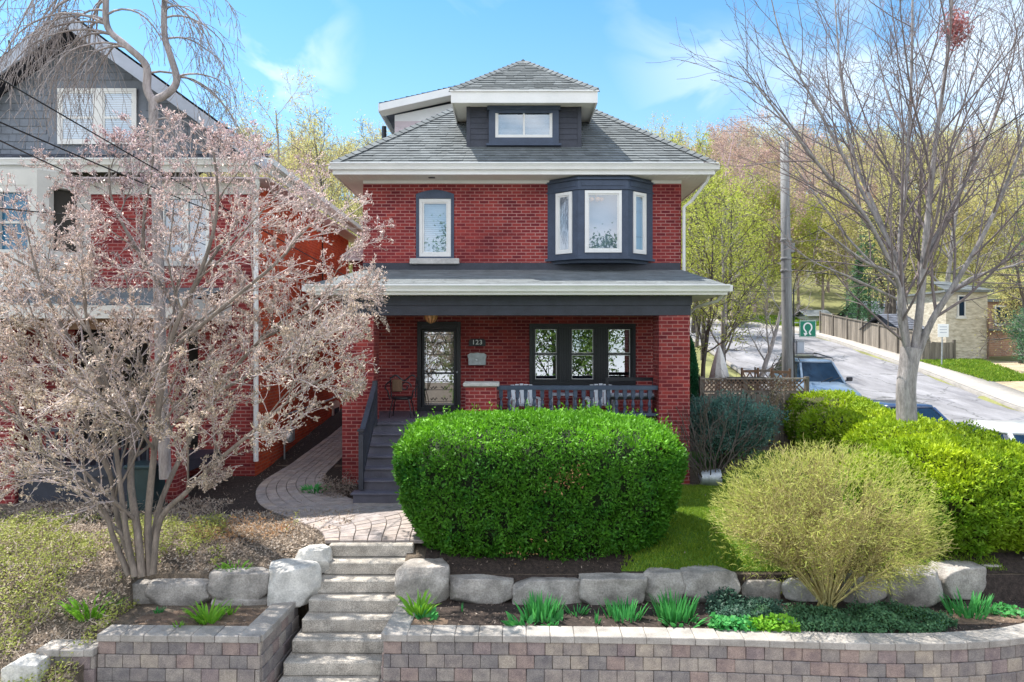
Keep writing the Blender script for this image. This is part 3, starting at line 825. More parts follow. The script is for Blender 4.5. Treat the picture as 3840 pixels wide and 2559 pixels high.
fa = MB(); fa.box((ex0, ey0, 6.95), (ex1, ey0 + .025, ez - .012)); fa.box((ex0, ey0 + .03, 6.95), (ex0 + .025, ey1, ez - .012)); fa.box((ex1 - .025, ey0 + .03, 6.95), (ex1, ey1, ez - .012))
fa.box((HX0 + .002, HY - .03, 6.88), (HX1 - .002, HY - .002, 6.958)); fa.build('fascia', 'white_trim', house)
gu = MB(); gutter(gu, ex0 - .03, ex1 + .05, ey0 - .004, ez + .005, .15, .12)
gu.box((ex0 - .10, ey0 - .0, ez - .13), (ex0 - .004, ey1, ez)); gu.box((ex1 + .004, ey0 + .0, ez - .13), (ex1 + .11, ey1, ez)); gu.build('gutter', 'white_trim', house)
dp = MB(); dp.tube([(4.62, 16.0, 6.98), (4.60, 16.1, 6.85), (4.32, 16.42, 6.45), (4.14, 16.44, 6.3), (4.14, 16.44, 4.7)], .038, 8); dp.build('downspout', 'white_trim', house)
vn = MB(); vn.lathe([(.07, 0), (.07, 2.2)], (-3.86, 20.6, 7.35), 14); vn.build('flue_pipe', 'black_paint', house)
nb = MB(); nb.box((-1.98, 16.16, 6.952), (-1.83, 16.26, 6.963)); nb.build('soffit_vent', 'black_paint', house)

# dormer
dz0, dz1, dx0, dx1, dy = 7.75, 8.76, -1.10, 1.68, 16.58
d = MB(); cladding(d, dx0 + .08, dx1 - .08, dz0 + .08, dz1, dy - .01, .135)
d.box((dx0, dy, dz0), (dx1, 19.3, dz1)); d.box((dx0 - .004, dy - .035, dz0), (dx0 + .09, dy - .001, dz1)); d.box((dx1 - .09, dy - .035, dz0), (dx1 + .004, dy - .001, dz1))
d.box((dx0 + .09, dy - .04, dz0), (dx1 - .09, dy - .002, dz0 + .08))
dorm = d.build('dormer', 'charcoal_paint', house)
su = MB(); frame_rect(su, -.56, 1.13, 7.84, 8.74, dy - .10, dy - .022, .155); su.box((-.62, dy - .13, 7.80), (1.19, dy - .03, 7.85)); su.box((-.6, dy - .12, 8.66), (1.17, dy - .035, 8.755)); su.build('window_surround', 'slate_paint', dorm)
sash(dorm, -.405, .985, 7.995, 8.66, dy - .085, .05, 'white_trim', 'window_glass', None, .29, .055)
bk = MB(); blinds(bk, -.36, .95, 8.03, 8.62, dy - .023, .03); bk.build('blind', 'blind_white', dorm)
dr = MB(8); a0, a1, b0 = -1.44, 2.02, 16.1; dzt = 8.99; mh = (a1 - a0) / 2; pk = ((a0 + a1) / 2, b0 + mh, dzt + .81 * mh)
shingles(dr, (a0, b0, dzt), (a1, b0, dzt), pk, pk, .125); back = (pk[0], 20.6, pk[2])
shingles(dr, (a0, 20.6, dzt), (a0, b0, dzt), back, pk, .125); shingles(dr, (a1, b0, dzt), (a1, 20.6, dzt), pk, back, .125)
hipcap(dr, (a0, b0, dzt + .015), pk, .11, .18); hipcap(dr, (a1, b0, dzt + .015), pk, .11, .18); hipcap(dr, pk, back, .11, .18)
dr.build('roof', 'shingle', dorm, recalc=False)
df = MB(); df.box((a0, b0, 8.70), (a1, b0 + .03, dzt - .005)); df.box((a0, b0 + .03, 8.70), (a0 + .03, 19.5, dzt - .005)); df.box((a1 - .03, b0 + .03, 8.70), (a1, 19.5, dzt - .005))
df.box((a0 - .03, b0 - .035, dzt - .03), (a1 + .03, b0 - .002, dzt + .004), .1)
df.build('fascia', 'white_trim', dorm)
ds_ = MB(); ds_.box((a0 + .03, b0 + .03, 8.765), (a1 - .03, dy, 8.785)); ds_.box((a0 + .03, dy, 8.765), (dx0, 19.4, 8.785)); ds_.box((dx1, dy, 8.765), (a1 - .03, 19.4, 8.785)); ds_.build('soffit', 'soffit_white', dorm)
# shed dormer on the left slope
sd_ = MB()
yy = 19.9
sd_.prism([(-3.42, 8.0), (-1.2, 9.3), (-1.2, 10.12), (-3.42, 9.66)], 1, yy, 23.2)
side = sd_.build('side_dormer', 'white_trim', house)
s2 = MB()
for k in range(9):
    z = 8.1 + k * .2; s2.box((-3.41, yy - .012, z), (-1.3, yy - .001, z + .185 if z + .185 < 9.6 + .1 * k * 0 else z + .1), .5) if z < 9.45 else None
s2.build('siding', 'pink_trim', side)
s3 = MB(4); e = Vector
shingles(s3, (-3.78, 24, 9.84), (-3.78, 19.42, 9.84), (-.6, 24, 10.56), (-.6, 19.42, 10.56), .15); s3.build('roof', 'shingle_dark', side, recalc=False)
s4 = MB(); s4.prism([(-3.78, 9.62), (-.8, 10.28), (-.8, 10.50), (-3.78, 9.825)], 1, 19.40, 19.43); s4.box((-3.80, 19.40, 9.60), (-3.775, 24, 9.835)); s4.build('fascia', 'white_trim', side)
s5 = MB(); s5.prism([(-3.77, 9.625), (-.8, 10.285), (-.8, 10.30), (-3.77, 9.64)], 1, 19.44, yy); s5.build('soffit', 'soffit_white', side)

# upper window with arched head
w = MB(); xa, xb = -2.32, -1.40
w.box((xa + .002, HY - .02, 5.072), (xa + .075, HY + .1, 6.63)); w.box((xb - .075, HY - .02, 5.072), (xb - .002, HY + .1, 6.63))
arch = [(xa, 6.52)] + [(xa + (xb - xa) * k / 10, 6.63 + .10 * math.sin(math.pi * k / 10)) for k in range(11)] + [(xb, 6.52)]
w.prism(arch, 1, HY - .024, HY + .08); w.box((xa + .076, HY - .018, 5.072), (xb - .076, HY + .1, 5.12))
win = w.build('window', 'slate_paint', house)
f = MB(); frame_rect(f, xa + .077, xb - .077, 5.121, 6.515, HY - .005, HY + .07, .075); frame_rect(f, xa + .155, xb - .155, 5.2, 6.44, HY + .015, HY + .07, .035); f.build('sash', 'white_trim', win)
f = MB(); f.add([(xa + .15, HY + .05, 5.19), (xb - .15, HY + .05, 5.19), (xb - .15, HY + .05, 6.44), (xa + .15, HY + .05, 6.44)], [(0, 1, 2, 3)]); f.build('pane', 'window_glass', win)
f = MB(); blinds(f, xa + .15, xb - .15, 5.19, 6.44, HY + .12, .05); f.build('blind', 'blind_white', win)
f = MB(); f.box((-2.46, HY - .12, 4.93), (-1.27, HY + .1, 5.068), None, .012); f.build('sill', 'stone_sill', win)
# brick arch over it: soldier course
f = MB(6)
for k in range(13):
    a = (k + .5) / 13; x = xa + (xb - xa) * a; z = 6.635 + .10 * math.sin(math.pi * a)
    f.bar((x, HY - .006, z + .005), (x + .035 * (a - .5) * 2, HY - .006, z + .17), .062, .012)
f.build('brick_arch', 'brick_red', house)

# bay window
BY = 15.98
bx = [(.86, HY), (1.55, BY), (2.72, BY), (3.40, HY)]
def bay_ring(z0, z1, out_=0.0, name='bay', mb=None):
    c = (2.13, HY)
    pts = [(x + (x - c[0]) * out_ / 1.2, y - (out_ if y < HY else 0)) for x, y in bx]
    mb.prism(pts, 2, z0, z1)
b = MB()
bay_ring(5.0, 5.055, .06, mb=b); bay_ring(5.056, 5.18, 0, mb=b); bay_ring(6.62, 6.955, 0.0, mb=b); bay_ring(6.86, 6.90, .05, mb=b); bay_ring(6.63, 6.66, .03, mb=b)
b.prism([(.95, HY), (1.6, BY + .12), (2.67, BY + .12), (3.3, HY)], 2, 4.93, 4.999)
bay = None
def facet(p, q):   # frame for placing flat parts on a bay side
    p = Vector((p[0], p[1], 0)); q = Vector((q[0], q[1], 0)); u = (q - p).normalized(); n = Vector((u.y, -u.x, 0)); return p, u, n, (q - p).length
def fbox(mb, fr, a, b_, z0, z1, o0, o1):
    p, u, n, L = fr; vs = []
    for z in (z0, z1):
        for s, o_ in ((a, o0), (b_, o0), (b_, o1), (a, o1)): vs.append(p + u * s + n * o_ + Vector((0, 0, z)))
    mb.add(vs, [(0, 3, 2, 1), (4, 5, 6, 7), (0, 1, 5, 4), (1, 2, 6, 5), (2, 3, 7, 6), (3, 0, 4, 7)])
frs = [facet(bx[0], bx[1]), facet(bx[1], bx[2]), facet(bx[2], bx[3])]
spans = [(.25, .70), (.155, 1.015), (.165, .60)]
for fr, (a, b_) in zip(frs, spans):
    L = fr[3]
    fbox(b, fr, 0, a - .002, 5.181, 6.619, -.08, .0); fbox(b, fr, b_ + .002, L, 5.181, 6.619, -.08, .0)
    fbox(b, fr, .08, L - .08, 6.72, 6.84, -.01, .015)
bay = b.build('bay_window', 'slate_paint', house)
nb = MB(); nb.prism([(.95, HY - .005), (1.6, BY + .3), (2.67, BY + .3), (3.3, HY - .005)], 2, 5.2, 6.6)
nb.build('interior', 'room_pale', bay)
for fr, (a, b_) in zip(frs, spans):
    f = MB(); zt, zb = 6.60, 5.15
    for s0, s1, z0, z1 in ((a, b_, zb, zb + .07), (a, b_, zt - .07, zt), (a, a + .07, zb + .071, zt - .071), (b_ - .07, b_, zb + .071, zt - .071)): fbox(f, fr, s0, s1, z0, z1, -.03, .03)
    for s0, s1, z0, z1 in ((a + .07, b_ - .07, zb + .072, zb + .1), (a + .07, b_ - .07, zt - .1, zt - .072), (a + .071, a + .1, zb + .101, zt - .101), (b_ - .1, b_ - .071, zb + .101, zt - .101)): fbox(f, fr, s0, s1, z0, z1, -.028, .008)
    fo = f.build('sash', 'white_trim', bay)
    p, u, n, L = fr
    g_ = MB(); q0, q1 = p + u * (a + .09), p + u * (b_ - .09)
    g_.add([q0 + Vector((0, 0, zb + .09)), q1 + Vector((0, 0, zb + .09)), q1 + Vector((0, 0, zt - .09)), q0 + Vector((0, 0, zt - .09))], [(0, 1, 2, 3)])
    g_.build('pane', 'window_glass', bay)
# ceiling lamp seen inside the bay
cl_ = MB()
for k in range(5):
    a = k * 1.257; cl_.lathe([(.012, 0), (.05, .02), (.06, .07), (.03, .09)], (1.98 + .13 * math.cos(a), 16.12 + .05 * math.sin(a), 6.38), 10)
cl_.tube([(1.98, 16.12, 6.6), (1.98, 16.12, 6.42)], .012, 6); cl_.build('chandelier', 'lamp_amber', bay)

# dark band along the top of the porch roof
f = MB(); f.box((HX0 + .002, HY - .03, 4.74), (HX1 - .03, HY - .002, 4.965)); f.build('flashing', 'charcoal_paint', house)

# side bay with its little roof, left of the house
sb = MB(); sb.box((-4.25, 18.2, 4.6), (-3.602, 20.5, 5.22)); sb.box((-4.1, 18.3, 4.35), (-3.602, 20.4, 4.6))
sbo = sb.build('side_bay', 'brick_red', house)
f = MB(); f.prism([(-4.5, 5.26), (-3.603, 5.26), (-3.603, 5.88)], 1, 18.0, 20.7); f.build('roof', 'pink_trim', sbo)
f = MB(); f.bar((-4.52, 18.0, 5.29), (-3.603, 18.0, 5.93), .06, .03, up=(0, 1, 0)); f.box((-4.5, 17.97, 5.2), (-3.603, 18.0, 5.258)); f.build('trim', 'white_trim', sbo)

# ------------------------------------------------------------------ porch
PX0, PX1, PY = -3.57, 3.74, 14.35
p = MB(3); px0, px1, py = -4.2, 4.42, 14.0
shingles(p, (px0, py, 4.23), (px1, py, 4.23), (HX0 - .0, HY - .005, 4.80), (HX1 + .0, HY - .005, 4.80), .13, th=.004)
shingles(p, (px0, HY + .3, 4.23), (px0, py, 4.23), (HX0, HY + .3, 4.80), (HX0, HY - .005, 4.80), .13, th=.004)
shingles(p, (px1, py, 4.23), (px1, HY + .3, 4.23), (HX1, HY - .005, 4.80), (HX1, HY + .3, 4.80), .13, th=.004)
pr = p.build('porch_roof', 'shingle', house, recalc=False)
f = MB(); gutter(f, px0 - .02, px1 + .02, py - .003, 4.235, .14, .12); f.box((px0 - .11, py, 4.1), (px0 - .003, HY + .3, 4.23)); f.box((px1 + .003, py, 4.1), (px1 + .11, HY + .3, 4.23)); f.build('gutter', 'white_trim', pr)
f = MB(); f.box((px0, py, 4.03), (px1, py + .025, 4.215)); f.box((px0, py + .026, 4.03), (px0 + .025, HY + .3, 4.21)); f.box((px1 - .025, py + .026, 4.03), (px1, HY + .3, 4.21)); f.build('fascia', 'white_trim', pr)
f = MB(); f.box((px0 + .025, py + .025, 4.035), (px1 - .025, PY - .03, 4.05)); f.box((px0 + .025, PY - .03, 4.035), (PX0, HY + .2, 4.05)); f.box((PX1 + .04, PY - .03, 4.035), (px1 - .025, HY + .2, 4.05))
for x in np.arange(px0 + .1, px1 - .1, .1): f.box((x, py + .05, 4.028), (x + .01, PY - .04, 4.036), .5)
f.build('soffit', 'soffit_white', pr)
f = MB(); f.tube([(4.36, 14.1, 4.04), (4.3, 14.3, 3.92), (4.0, 14.8, 3.82), (3.80, 15.1, 3.6), (3.80, 15.1, .6)], .035, 8); f.build('downspout', 'white_trim', pr)
f = MB()
for y0, y1 in ((PY, PY + .12),):
    f.box((PX0 + .02, y0, 3.62), (PX1 + .02, y1, 3.83)); f.box((PX0, y0 - .028, 3.832), (PX1 + .04, y1, 4.03))
for x0, x1 in ((PX0 + .02, PX0 + .18), (PX1 - .16, PX1 + .02)): f.box((x0, PY + .121, 3.62), (x1, HY - .003, 4.03))
f.build('porch_beam', 'charcoal_paint', house)
f = MB(); f.box((PX0 + .181, PY + .121, 3.80), (PX1 - .161, HY - .003, 3.83)); f.build('porch_ceiling', 'black_paint', house)
f = MB(); f.box((PX0 + .02, PY + .08, 1.22), (PX1 - .02, HY - .003, 1.38))
for x in np.arange(PX0 + .15, PX1 - .1, .14): f.box((x, PY + .07, 1.3795), (x + .125, HY - .01, 1.386))
f.build('porch_floor', 'porch_grey', house)
f = MB(); f.box((-.2, PY + .15, -.1), (PX1 - .66, PY + .3, 1.219)); f.build('porch_skirt', 'charcoal_paint', house)
for x0, x1 in ((PX0, PX0 + .66), (PX1 - .65, PX1)):
    f = MB(); f.box((x0, PY + .003, -.2), (x1, PY + .60, 3.618)); f.build('porch_column', 'brick_red', house)
f = MB(); f.box((-.98, PY + .02, -.2), (-.32, PY + .46, 2.12)); po_ = f.build('pedestal', 'brick_red', house)
f = MB(); f.box((-1.03, PY - .03, 2.121), (-.27, PY + .51, 2.205), None, .015); f.build('capstone', 'stone_sill', po_)
f = MB(); f.box((-1.3, HY - .35, 1.387), (-.98, HY - .02, 2.3)); f.build('pilaster', 'charcoal_paint', house) if 0 else None
# railing of turned balusters
f = MB(); f.box((-.318, PY + .10, 2.045), (PX1 - .652, PY + .22, 2.135)); f.box((-.318, PY + .12, 1.49), (PX1 - .652, PY + .19, 1.55)); rl = f.build('railing', 'slate_paint', house)
def baluster(x, y, z0, z1):
    m = MB(); h = z1 - z0
    m.box((x - .041, y - .041, z1 - h * .33), (x + .041, y + .041, z1)); m.box((x - .036, y - .036, z0), (x + .036, y + .036, z0 + h * .12))
    a, b_ = z0 + h * .12, z1 - h * .33; L = b_ - a
    m.lathe([(.030, 0), (.040, L * .06), (.022, L * .14), (.042, L * .42), (.030, L * .66), (.018, L * .84), (.036, L * .90), (.028, L)], (x, y, a), 10)
    return m
for k in range(19):
    x = -.235 + k * .1755
    baluster(x, PY + .16, 1.551, 2.044).build('baluster', 'slate_paint', rl)
# steps up to the porch
st = MB(); stx0, stx1 = -2.93, -1.05
g_ = MB()
for k in range(7):
    z = .19 * (k + 1) + .03; y = 12.82 + k * .245
    g_.box((stx0 - (.06 if k == 0 else 0), y + .02, z - .19 - (0.1 if k == 0 else 0)), (stx1, y + .3, z - .035))
sto = g_.build('steps', 'porch_grey', house)
for k in range(7):
    z = .19 * (k + 1) + .03; y = 12.82 + k * .245
    t_ = MB(); t_.box((stx0 - (.1 if k == 0 else .03), y - .02, z - .034), (stx1 + .02, y + .30, z), None, .006); t_.build('tread', 'porch_grey', sto)
h = MB(); h.box((-2.92, 12.98, .25), (-2.83, 13.07, 1.36)); h.box((-2.94, 12.96, 1.36), (-2.81, 13.09, 1.40)); h.box((-2.91, 14.22, 1.3), (-2.82, 14.32, 2.25))
h.bar((-2.87, 12.98, 1.30), (-2.87, 14.28, 2.16), .10, .05); h.bar((-2.87, 13.05, 1.16), (-2.87, 14.25, 1.98), .05, .10); h.bar((-2.87, 13.05, .50), (-2.87, 14.25, 1.50), .045, .08)
ho = h.build('handrail', 'charcoal_paint', house)
for k in range(10):
    t_ = (k + .5) / 10; y = 13.07 + t_ * 1.15; bl = MB(); bl.box((-2.89, y - .02, .50 + t_ * 1.0), (-2.85, y + .02, 1.13 + t_ * .85)); bl.build('baluster', 'charcoal_paint', ho)

# door
d = MB(); frame_rect(d, -2.288, -1.242, 1.39, 3.548, HY - .03, HY + .09, .10); d.box((-2.187, HY - .01, 3.36), (-1.343, HY + .08, 3.447))
dr_ = d.build('door', 'black_paint', house)
d = MB(); frame_rect(d, -2.17, -1.36, 1.43, 3.35, HY + .0, HY + .05, .055); d.box((-2.115, HY + .002, 2.28), (-1.415, HY + .05, 2.325)); d.box((-2.112, HY + .003, 1.49), (-1.418, HY + .05, 1.53)); d.build('storm_door', 'black_paint', dr_)
d = MB(); d.add([(-2.12, HY + .035, 1.48), (-1.41, HY + .035, 1.48), (-1.41, HY + .035, 3.30), (-2.12, HY + .035, 3.30)], [(0, 1, 2, 3)]); d.build('glass', 'door_glass', dr_)
d = MB(); d.box((-2.10, HY + .12, 1.4), (-1.43, HY + .14, 3.3)); d.build('curtain', 'curtain', dr_)
# wrought grille on the storm door
d = MB()
for s in (-1, 1):
    cx = -1.765 + s * .0
    for z0, w_ in ((2.45, .26), (2.9, .22), (3.15, .24)):
        pts = [(cx + s * (w_ * math.sin(t * .5) * (1 - t / 9)), HY + .018, z0 + .13 * math.cos(t)) for t in np.linspace(0, 6, 16)]
        d.tube(pts, .007, 5)
    d.tube([(cx + s * .33, HY + .018, 2.33), (cx + s * .33, HY + .018, 3.29)], .006, 5); d.tube([(cx + s * .29, HY + .018, 2.33), (cx + s * .29, HY + .018, 3.29)], .006, 5)
    for z0 in (1.68, 1.95, 2.14):
        pts = [(cx + s * (.05 + .07 * t * .5), HY + .018, z0 + .03 * math.sin(3 * t)) for t in np.linspace(0, 4.4, 14)]
        d.tube(pts, .008, 5)
for z in (1.62, 1.9, 2.10, 2.4, 2.75, 3.05, 3.24): d.tube([(-2.1, HY + .018, z), (-1.43, HY + .018, z)], .006, 5)
d.build('grille', 'black_paint', dr_)
d = MB(); d.lathe([(.0, 0), (.022, .01), (.026, .04), (.0, .055)], (-1.33, HY - .065, 2.33), 10, 'y'); d.build('handle', 'galv', dr_)

# triple window under the porch
tw_ = MB(); xa, xb, za, zb = .42, 2.99, 2.02, 3.50
frame_rect(tw_, xa + .002, xb - .002, za + .002, zb - .002, HY - .025, HY + .1, .085)
cols = [(.535, 1.105), (1.42, 1.99), (2.30, 2.88)]
for x0, x1 in ((1.13, 1.395), (2.015, 2.275)):
    tw_.box((x0, HY - .01, za + .088), (x1, HY + .09, zb - .088))
    for k in range(4): tw_.box((x0 + .025 + k * .062, HY - .03, za + .09), (x0 + .052 + k * .062, HY - .011, zb - .09))
two = tw_.build('triple_window', 'black_paint', house)
for x0, x1 in cols:
    f = MB(); frame_rect(f, x0 - .02, x1 + .02, za + .09, zb - .09, HY + .0, HY + .06, .045); f.box((x0 + .02, HY + .003, 2.745), (x1 - .02, HY + .06, 2.785))
    s_ = f.build('sash', 'black_paint', two)
    f = MB(); frame_rect(f, x0 + .026, x1 - .026, za + .136, 2.742, HY + .018, HY + .06, .014); frame_rect(f, x0 + .026, x1 - .026, 2.788, zb - .136, HY + .018, HY + .06, .014); f.build('inner_frame', 'white_trim', two)
    f = MB(); f.add([(x0, HY + .045, za + .1), (x1, HY + .045, za + .1), (x1, HY + .045, zb - .1), (x0, HY + .045, zb - .1)], [(0, 1, 2, 3)]); f.build('pane', 'window_glass_dark', two)
f = MB(); f.box((.36, HY - .10, 1.94), (3.05, HY + .1, 2.018), None, .01); f.build('sill', 'black_paint', two)
# ------------------------------------------------------------------ things on the porch
t = thing('ceiling_lamp', 'amber ribbed glass lamp hanging under the porch ceiling by the front door', 'lamp', (-1.80, 15.15, 3.8))
f = MB(); f.lathe([(.075, 0), (.085, -.02), (.03, -.035), (.03, -.10)], (-1.80, 15.15, 3.76), 16); f.build('mount', 'black_paint', t)
f = MB()
prof = [(.05, -.06), (.15, -.09), (.155, -.12), (.13, -.20), (.08, -.26), (.02, -.29)]
f.lathe(prof, (-1.80, 15.15, 3.76), 20); f.build('shade', 'lamp_amber', t, True)
f = MB()
for k in range(10):
    a = k * .628; f.tube([(-1.8 + r_ * 1.03 * math.cos(a), 15.15 + r_ * 1.03 * math.sin(a), 3.76 + h_) for r_, h_ in prof], .006, 4)
f.build('rib', 'wood_brown', t)

t = thing('number_plate', 'black plaque with white house number 123 above the mailbox', 'house number', (-.84, HY, 3.04))
f = MB(); f.prism([(-1.04, 2.955), (-.64, 2.955), (-.64, 3.085), (-.69, 3.135), (-.99, 3.135), (-1.04, 3.085)], 1, HY - .03, HY - .002); f.build('plaque', 'black_paint', t)
tx = bpy.data.curves.new('digits', 'FONT'); tx.body = '123'; tx.size = .155; tx.extrude = .004; tx.align_x = 'CENTER'; tx.align_y = 'CENTER'; tx.space_character = 1.15; tx.offset = .002
to = bpy.data.objects.new('digits', tx); to.rotation_euler = (R(90), 0, 0); to.location = (-.84, HY - .035, 3.045); link(to)
dg = bpy.context.evaluated_depsgraph_get(); me = bpy.data.meshes.new_from_object(to.evaluated_get(dg))
mo = bpy.data.objects.new('number', me); me.materials.clear(); me.materials.append(MATS['sign_white']); mo.matrix_world = Matrix.Translation((-.84, HY - .035, 3.045)) @ Matrix.Rotation(R(90), 4, 'X')
bpy.data.objects.remove(to)
COL.objects.link(mo); mw = mo.matrix_world.copy(); mo.parent = t; mo.matrix_parent_inverse = Matrix.Translation(-Vector(t.location)); mo.matrix_basis = mw
mo.name = 'number'

t = thing('mailbox', 'silver wall mailbox with curved lid beside the front door', 'mailbox', (-.84, HY, 2.55))
f = MB(); f.box((-1.05, HY - .13, 2.50), (-.63, HY - .002, 2.72), None, .008); f.build('body', 'galv', t)
f = MB(); pl = [(-1.06, 2.66)] + [(-1.06 + .42 * k / 12 + .0, 2.74 + .055 * math.sin(math.pi * k / 12)) for k in range(13)] + [(-.62, 2.66)]
f.prism([(-1.062, 2.68), (-1.062, 2.75), (-1.0, 2.79), (-.93, 2.785), (-.84, 2.80), (-.75, 2.785), (-.68, 2.79), (-.618, 2.75), (-.618, 2.68)], 1, HY - .145, HY - .001); f.build('lid', 'galv', t)
f = MB(); f.box((-.87, HY - .155, 2.62), (-.81, HY - .131, 2.635)); f.build('latch', 'chrome', t)

def slat_chair(loc, rot, label, mat, group):
    t = thing('porch_chair', label, 'chair', (0, 0, 0), group)
    f = MB()
    for k in range(5): f.box((-.24 + k * .1, -.26, .40), (-.155 + k * .1, .22, .425))
    f.build('seat', mat, t)
    f = MB()
    for k in range(5): f.bar((-.20 + k * .1, .22, .42), (-.21 + k * .105, .42, 1.12 - .02 * abs(k - 2)), .085, .02, up=(0, 1, 0))
    f.bar((-.25, .36, .85), (.25, .36, .85), .03, .06); f.build('backrest', mat, t)
    for sx in (-1, 1):
        f = MB(); f.box((sx * .33 - .05, -.32, .62), (sx * .33 + .05, .36, .645)); f.build('armrest', mat, t)
        for y in (-.26, .28):
            f = MB(); f.box((sx * .29 - .03, y - .03, 0), (sx * .29 + .03, y + .03, .62)); f.build('leg', mat, t)
    t.location = loc; t.rotation_euler = (0, 0, rot); t.scale = (1, 1, .63); return t
M('chair_paint', (.70, .74, .80), .6, .12, 6)
slat_chair((.28, 15.4, 1.387), .15, 'pale grey slatted armchair next to the brick pedestal behind the porch railing', 'chair_paint', 'slatted armchairs on the porch')
slat_chair((2.02, 15.45, 1.387), -.1, 'pale grey slatted armchair in front of the middle porch window', 'chair_paint', 'slatted armchairs on the porch')
t = thing('side_table', 'low grey square table between the two slatted porch chairs', 'table', (0, 0, 0))
f = MB(); f.box((-.3, -.25, .48), (.3, .25, .51)); f.build('tabletop', 'grey_box', t)
for sx in (-1, 1):
    for sy in (-1, 1): f = MB(); f.box((sx * .26 - .02, sy * .21 - .02, 0), (sx * .26 + .02, sy * .21 + .02, .48)); f.build('leg', 'grey_box', t)
t.location = (1.15, 15.4, 1.387)
t = thing('bench', 'dark bench with grey seat cushion at the right end of the porch', 'bench', (0, 0, 0))
f = MB(); f.box((-.55, -.25, .42), (.55, .2, .47)); f.build('seat', 'black_paint', t)
f = MB(); f.box((-.5, -.22, .471), (.5, .17, .54), None, .02); f.build('cushion', 'grey_box', t)
f = MB(); f.box((-.55, .19, .80), (.55, .24, .88)); f.build('backrest', 'black_paint', t)
for sx in (-1, 1): f = MB(); f.box((sx * .52 - .03, -.22, 0), (sx * .52 + .03, .22, .419)); f.box((sx * .52 - .03, .19, .42), (sx * .52 + .03, .24, .8)); f.build('leg', 'black_paint', t)
t.location = (2.55 + .1, 15.05, 1.387)

# wrought iron chair by the left column
t = thing('iron_chair', 'black wrought iron chair with tan back pad beside the left porch column', 'chair', (-2.45, 15.2, 1.387))
X, Y, Z = -2.45, 15.2, 1.387
f = MB(); f.lathe([(.22, .40), (.24, .42), (.24, .45), (.2, .46)], (X, Y, Z), 20); f.build('seat', 'black_paint', t)
f = MB(); pts = [(X - .27 + .54 * u, Y + .20, Z + .86 + .06 * math.sin(u * 9)) for u in np.linspace(0, 1, 14)]
f.tube(pts, .02, 6); f.tube([(X - .27, Y + .2, Z + .42), (X - .3, Y + .22, Z + .88)], .016, 6); f.tube([(X + .27, Y + .2, Z + .42), (X + .29, Y + .22, Z + .88)], .016, 6)
f.tube([(X + .05 + .13 * math.cos(a) * (1 - a / 9), Y + .19, Z + .66 + .13 * math.sin(a) * (1 - a / 9)) for a in np.linspace(0, 7, 22)], .016, 6)
f.tube([(X + .29, Y + .22, Z + .8), (X + .36, Y + .0, Z + .72), (X + .34, Y - .2, Z + .66), (X + .28, Y - .22, Z + .6), (X + .24, Y - .18, Z + .42)], .016, 6)
f.tube([(X - .29, Y + .22, Z + .8), (X - .36, Y + .0, Z + .72), (X - .34, Y - .2, Z + .66), (X - .28, Y - .22, Z + .6), (X - .24, Y - .18, Z + .42)], .016, 6); f.build('back_frame', 'black_paint', t)
f = MB(); f.box((X - .25, Y + .13, Z + .55), (X - .02, Y + .18, Z + .83), None, .02); f.build('back_pad', 'wood_brown', t)
for sx in (-1, 1):
    for sy in (-1, 1): f = MB(); f.tube([(X + sx * .17, Y + sy * .17, Z + .41), (X + sx * .22, Y + sy * .22, Z + .2), (X + sx * .24, Y + sy * .24, Z)], .014, 6); f.build('leg', 'black_paint', t)

# ------------------------------------------------------------------ neighbour on the left
nb_ = thing('neighbour_house', 'red brick neighbour house with grey shingled front gable and white bay', 'house', (-9.5, 15, 0))
NX0, NX1, NY = -13.3, -5.65, 15.0
f = MB(3); wall_open(f, NX0, NX1, -.3, 6.55, NY, [(-7.75, -6.65, 4.85, 6.3), (-9.6, -6.9, .7, 3.4)], .15)
f.build('wall', 'brick_red', nb_, recalc=False); f = MB(4)
f.add([(NX1, NY, -.3), (NX1, 23.6, -.3), (NX1, 23.6, 6.55), (NX1, NY, 6.55)], [(0, 1, 2, 3)]); f.build('side_wall', 'brick_red_bounce', nb_, recalc=False); f = MB(4); f.add([(NX0, 23.6, -.3), (NX0, NY, -.3), (NX0, NY, 6.55), (NX0, 23.6, 6.55)], [(0, 1, 2, 3)]); f.build('side_wall', 'brick_red', nb_, recalc=False)
f = MB(); niche(f, -7.75, -6.65, 4.85, 6.3, NY + .151, .6); f.build('interior', 'room_pale', nb_, recalc=False); f = MB(); niche(f, -9.6, -6.9, .7, 3.4, NY + .151, 1); f.build('interior', 'room_dark', nb_, recalc=False)
# roof, front gable over full width
ezz, rzz = 6.97, 10.1; sx0, sx1, sy0, sy1 = -13.8, -5.2, 14.5, 24.2
f = MB(4); shingles(f, (sx1, sy0, ezz), (sx1, sy1, ezz), (-9.5, sy0, rzz), (-9.5, sy1, rzz), .16); shingles(f, (sx0, sy1, ezz), (sx0, sy0, ezz), (-9.5, sy1, rzz), (-9.5, sy0, rzz), .16)
nr = f.build('roof', 'shingle_dark', nb_, recalc=False)
f = MB()
for s in (-1, 1):
    ax = -9.5 + s * 4.3
    f.prism([(ax, ezz - .30), (ax, ezz - .02), (-9.5, rzz - .02), (-9.5, rzz - .34)], 1, sy0 + .0, sy0 + .05)
f.build('rake_board', 'grey_box', nr)
f = MB()
for s in (-1, 1):
    ax = -9.5 + s * 4.25
    f.prism([(ax, ezz - .28), (ax, ezz - .26), (-9.5, rzz - .30), (-9.5, rzz - .32)], 1, sy0 + .05, NY + .3)
f.build('rake_soffit', 'black_paint', nr)
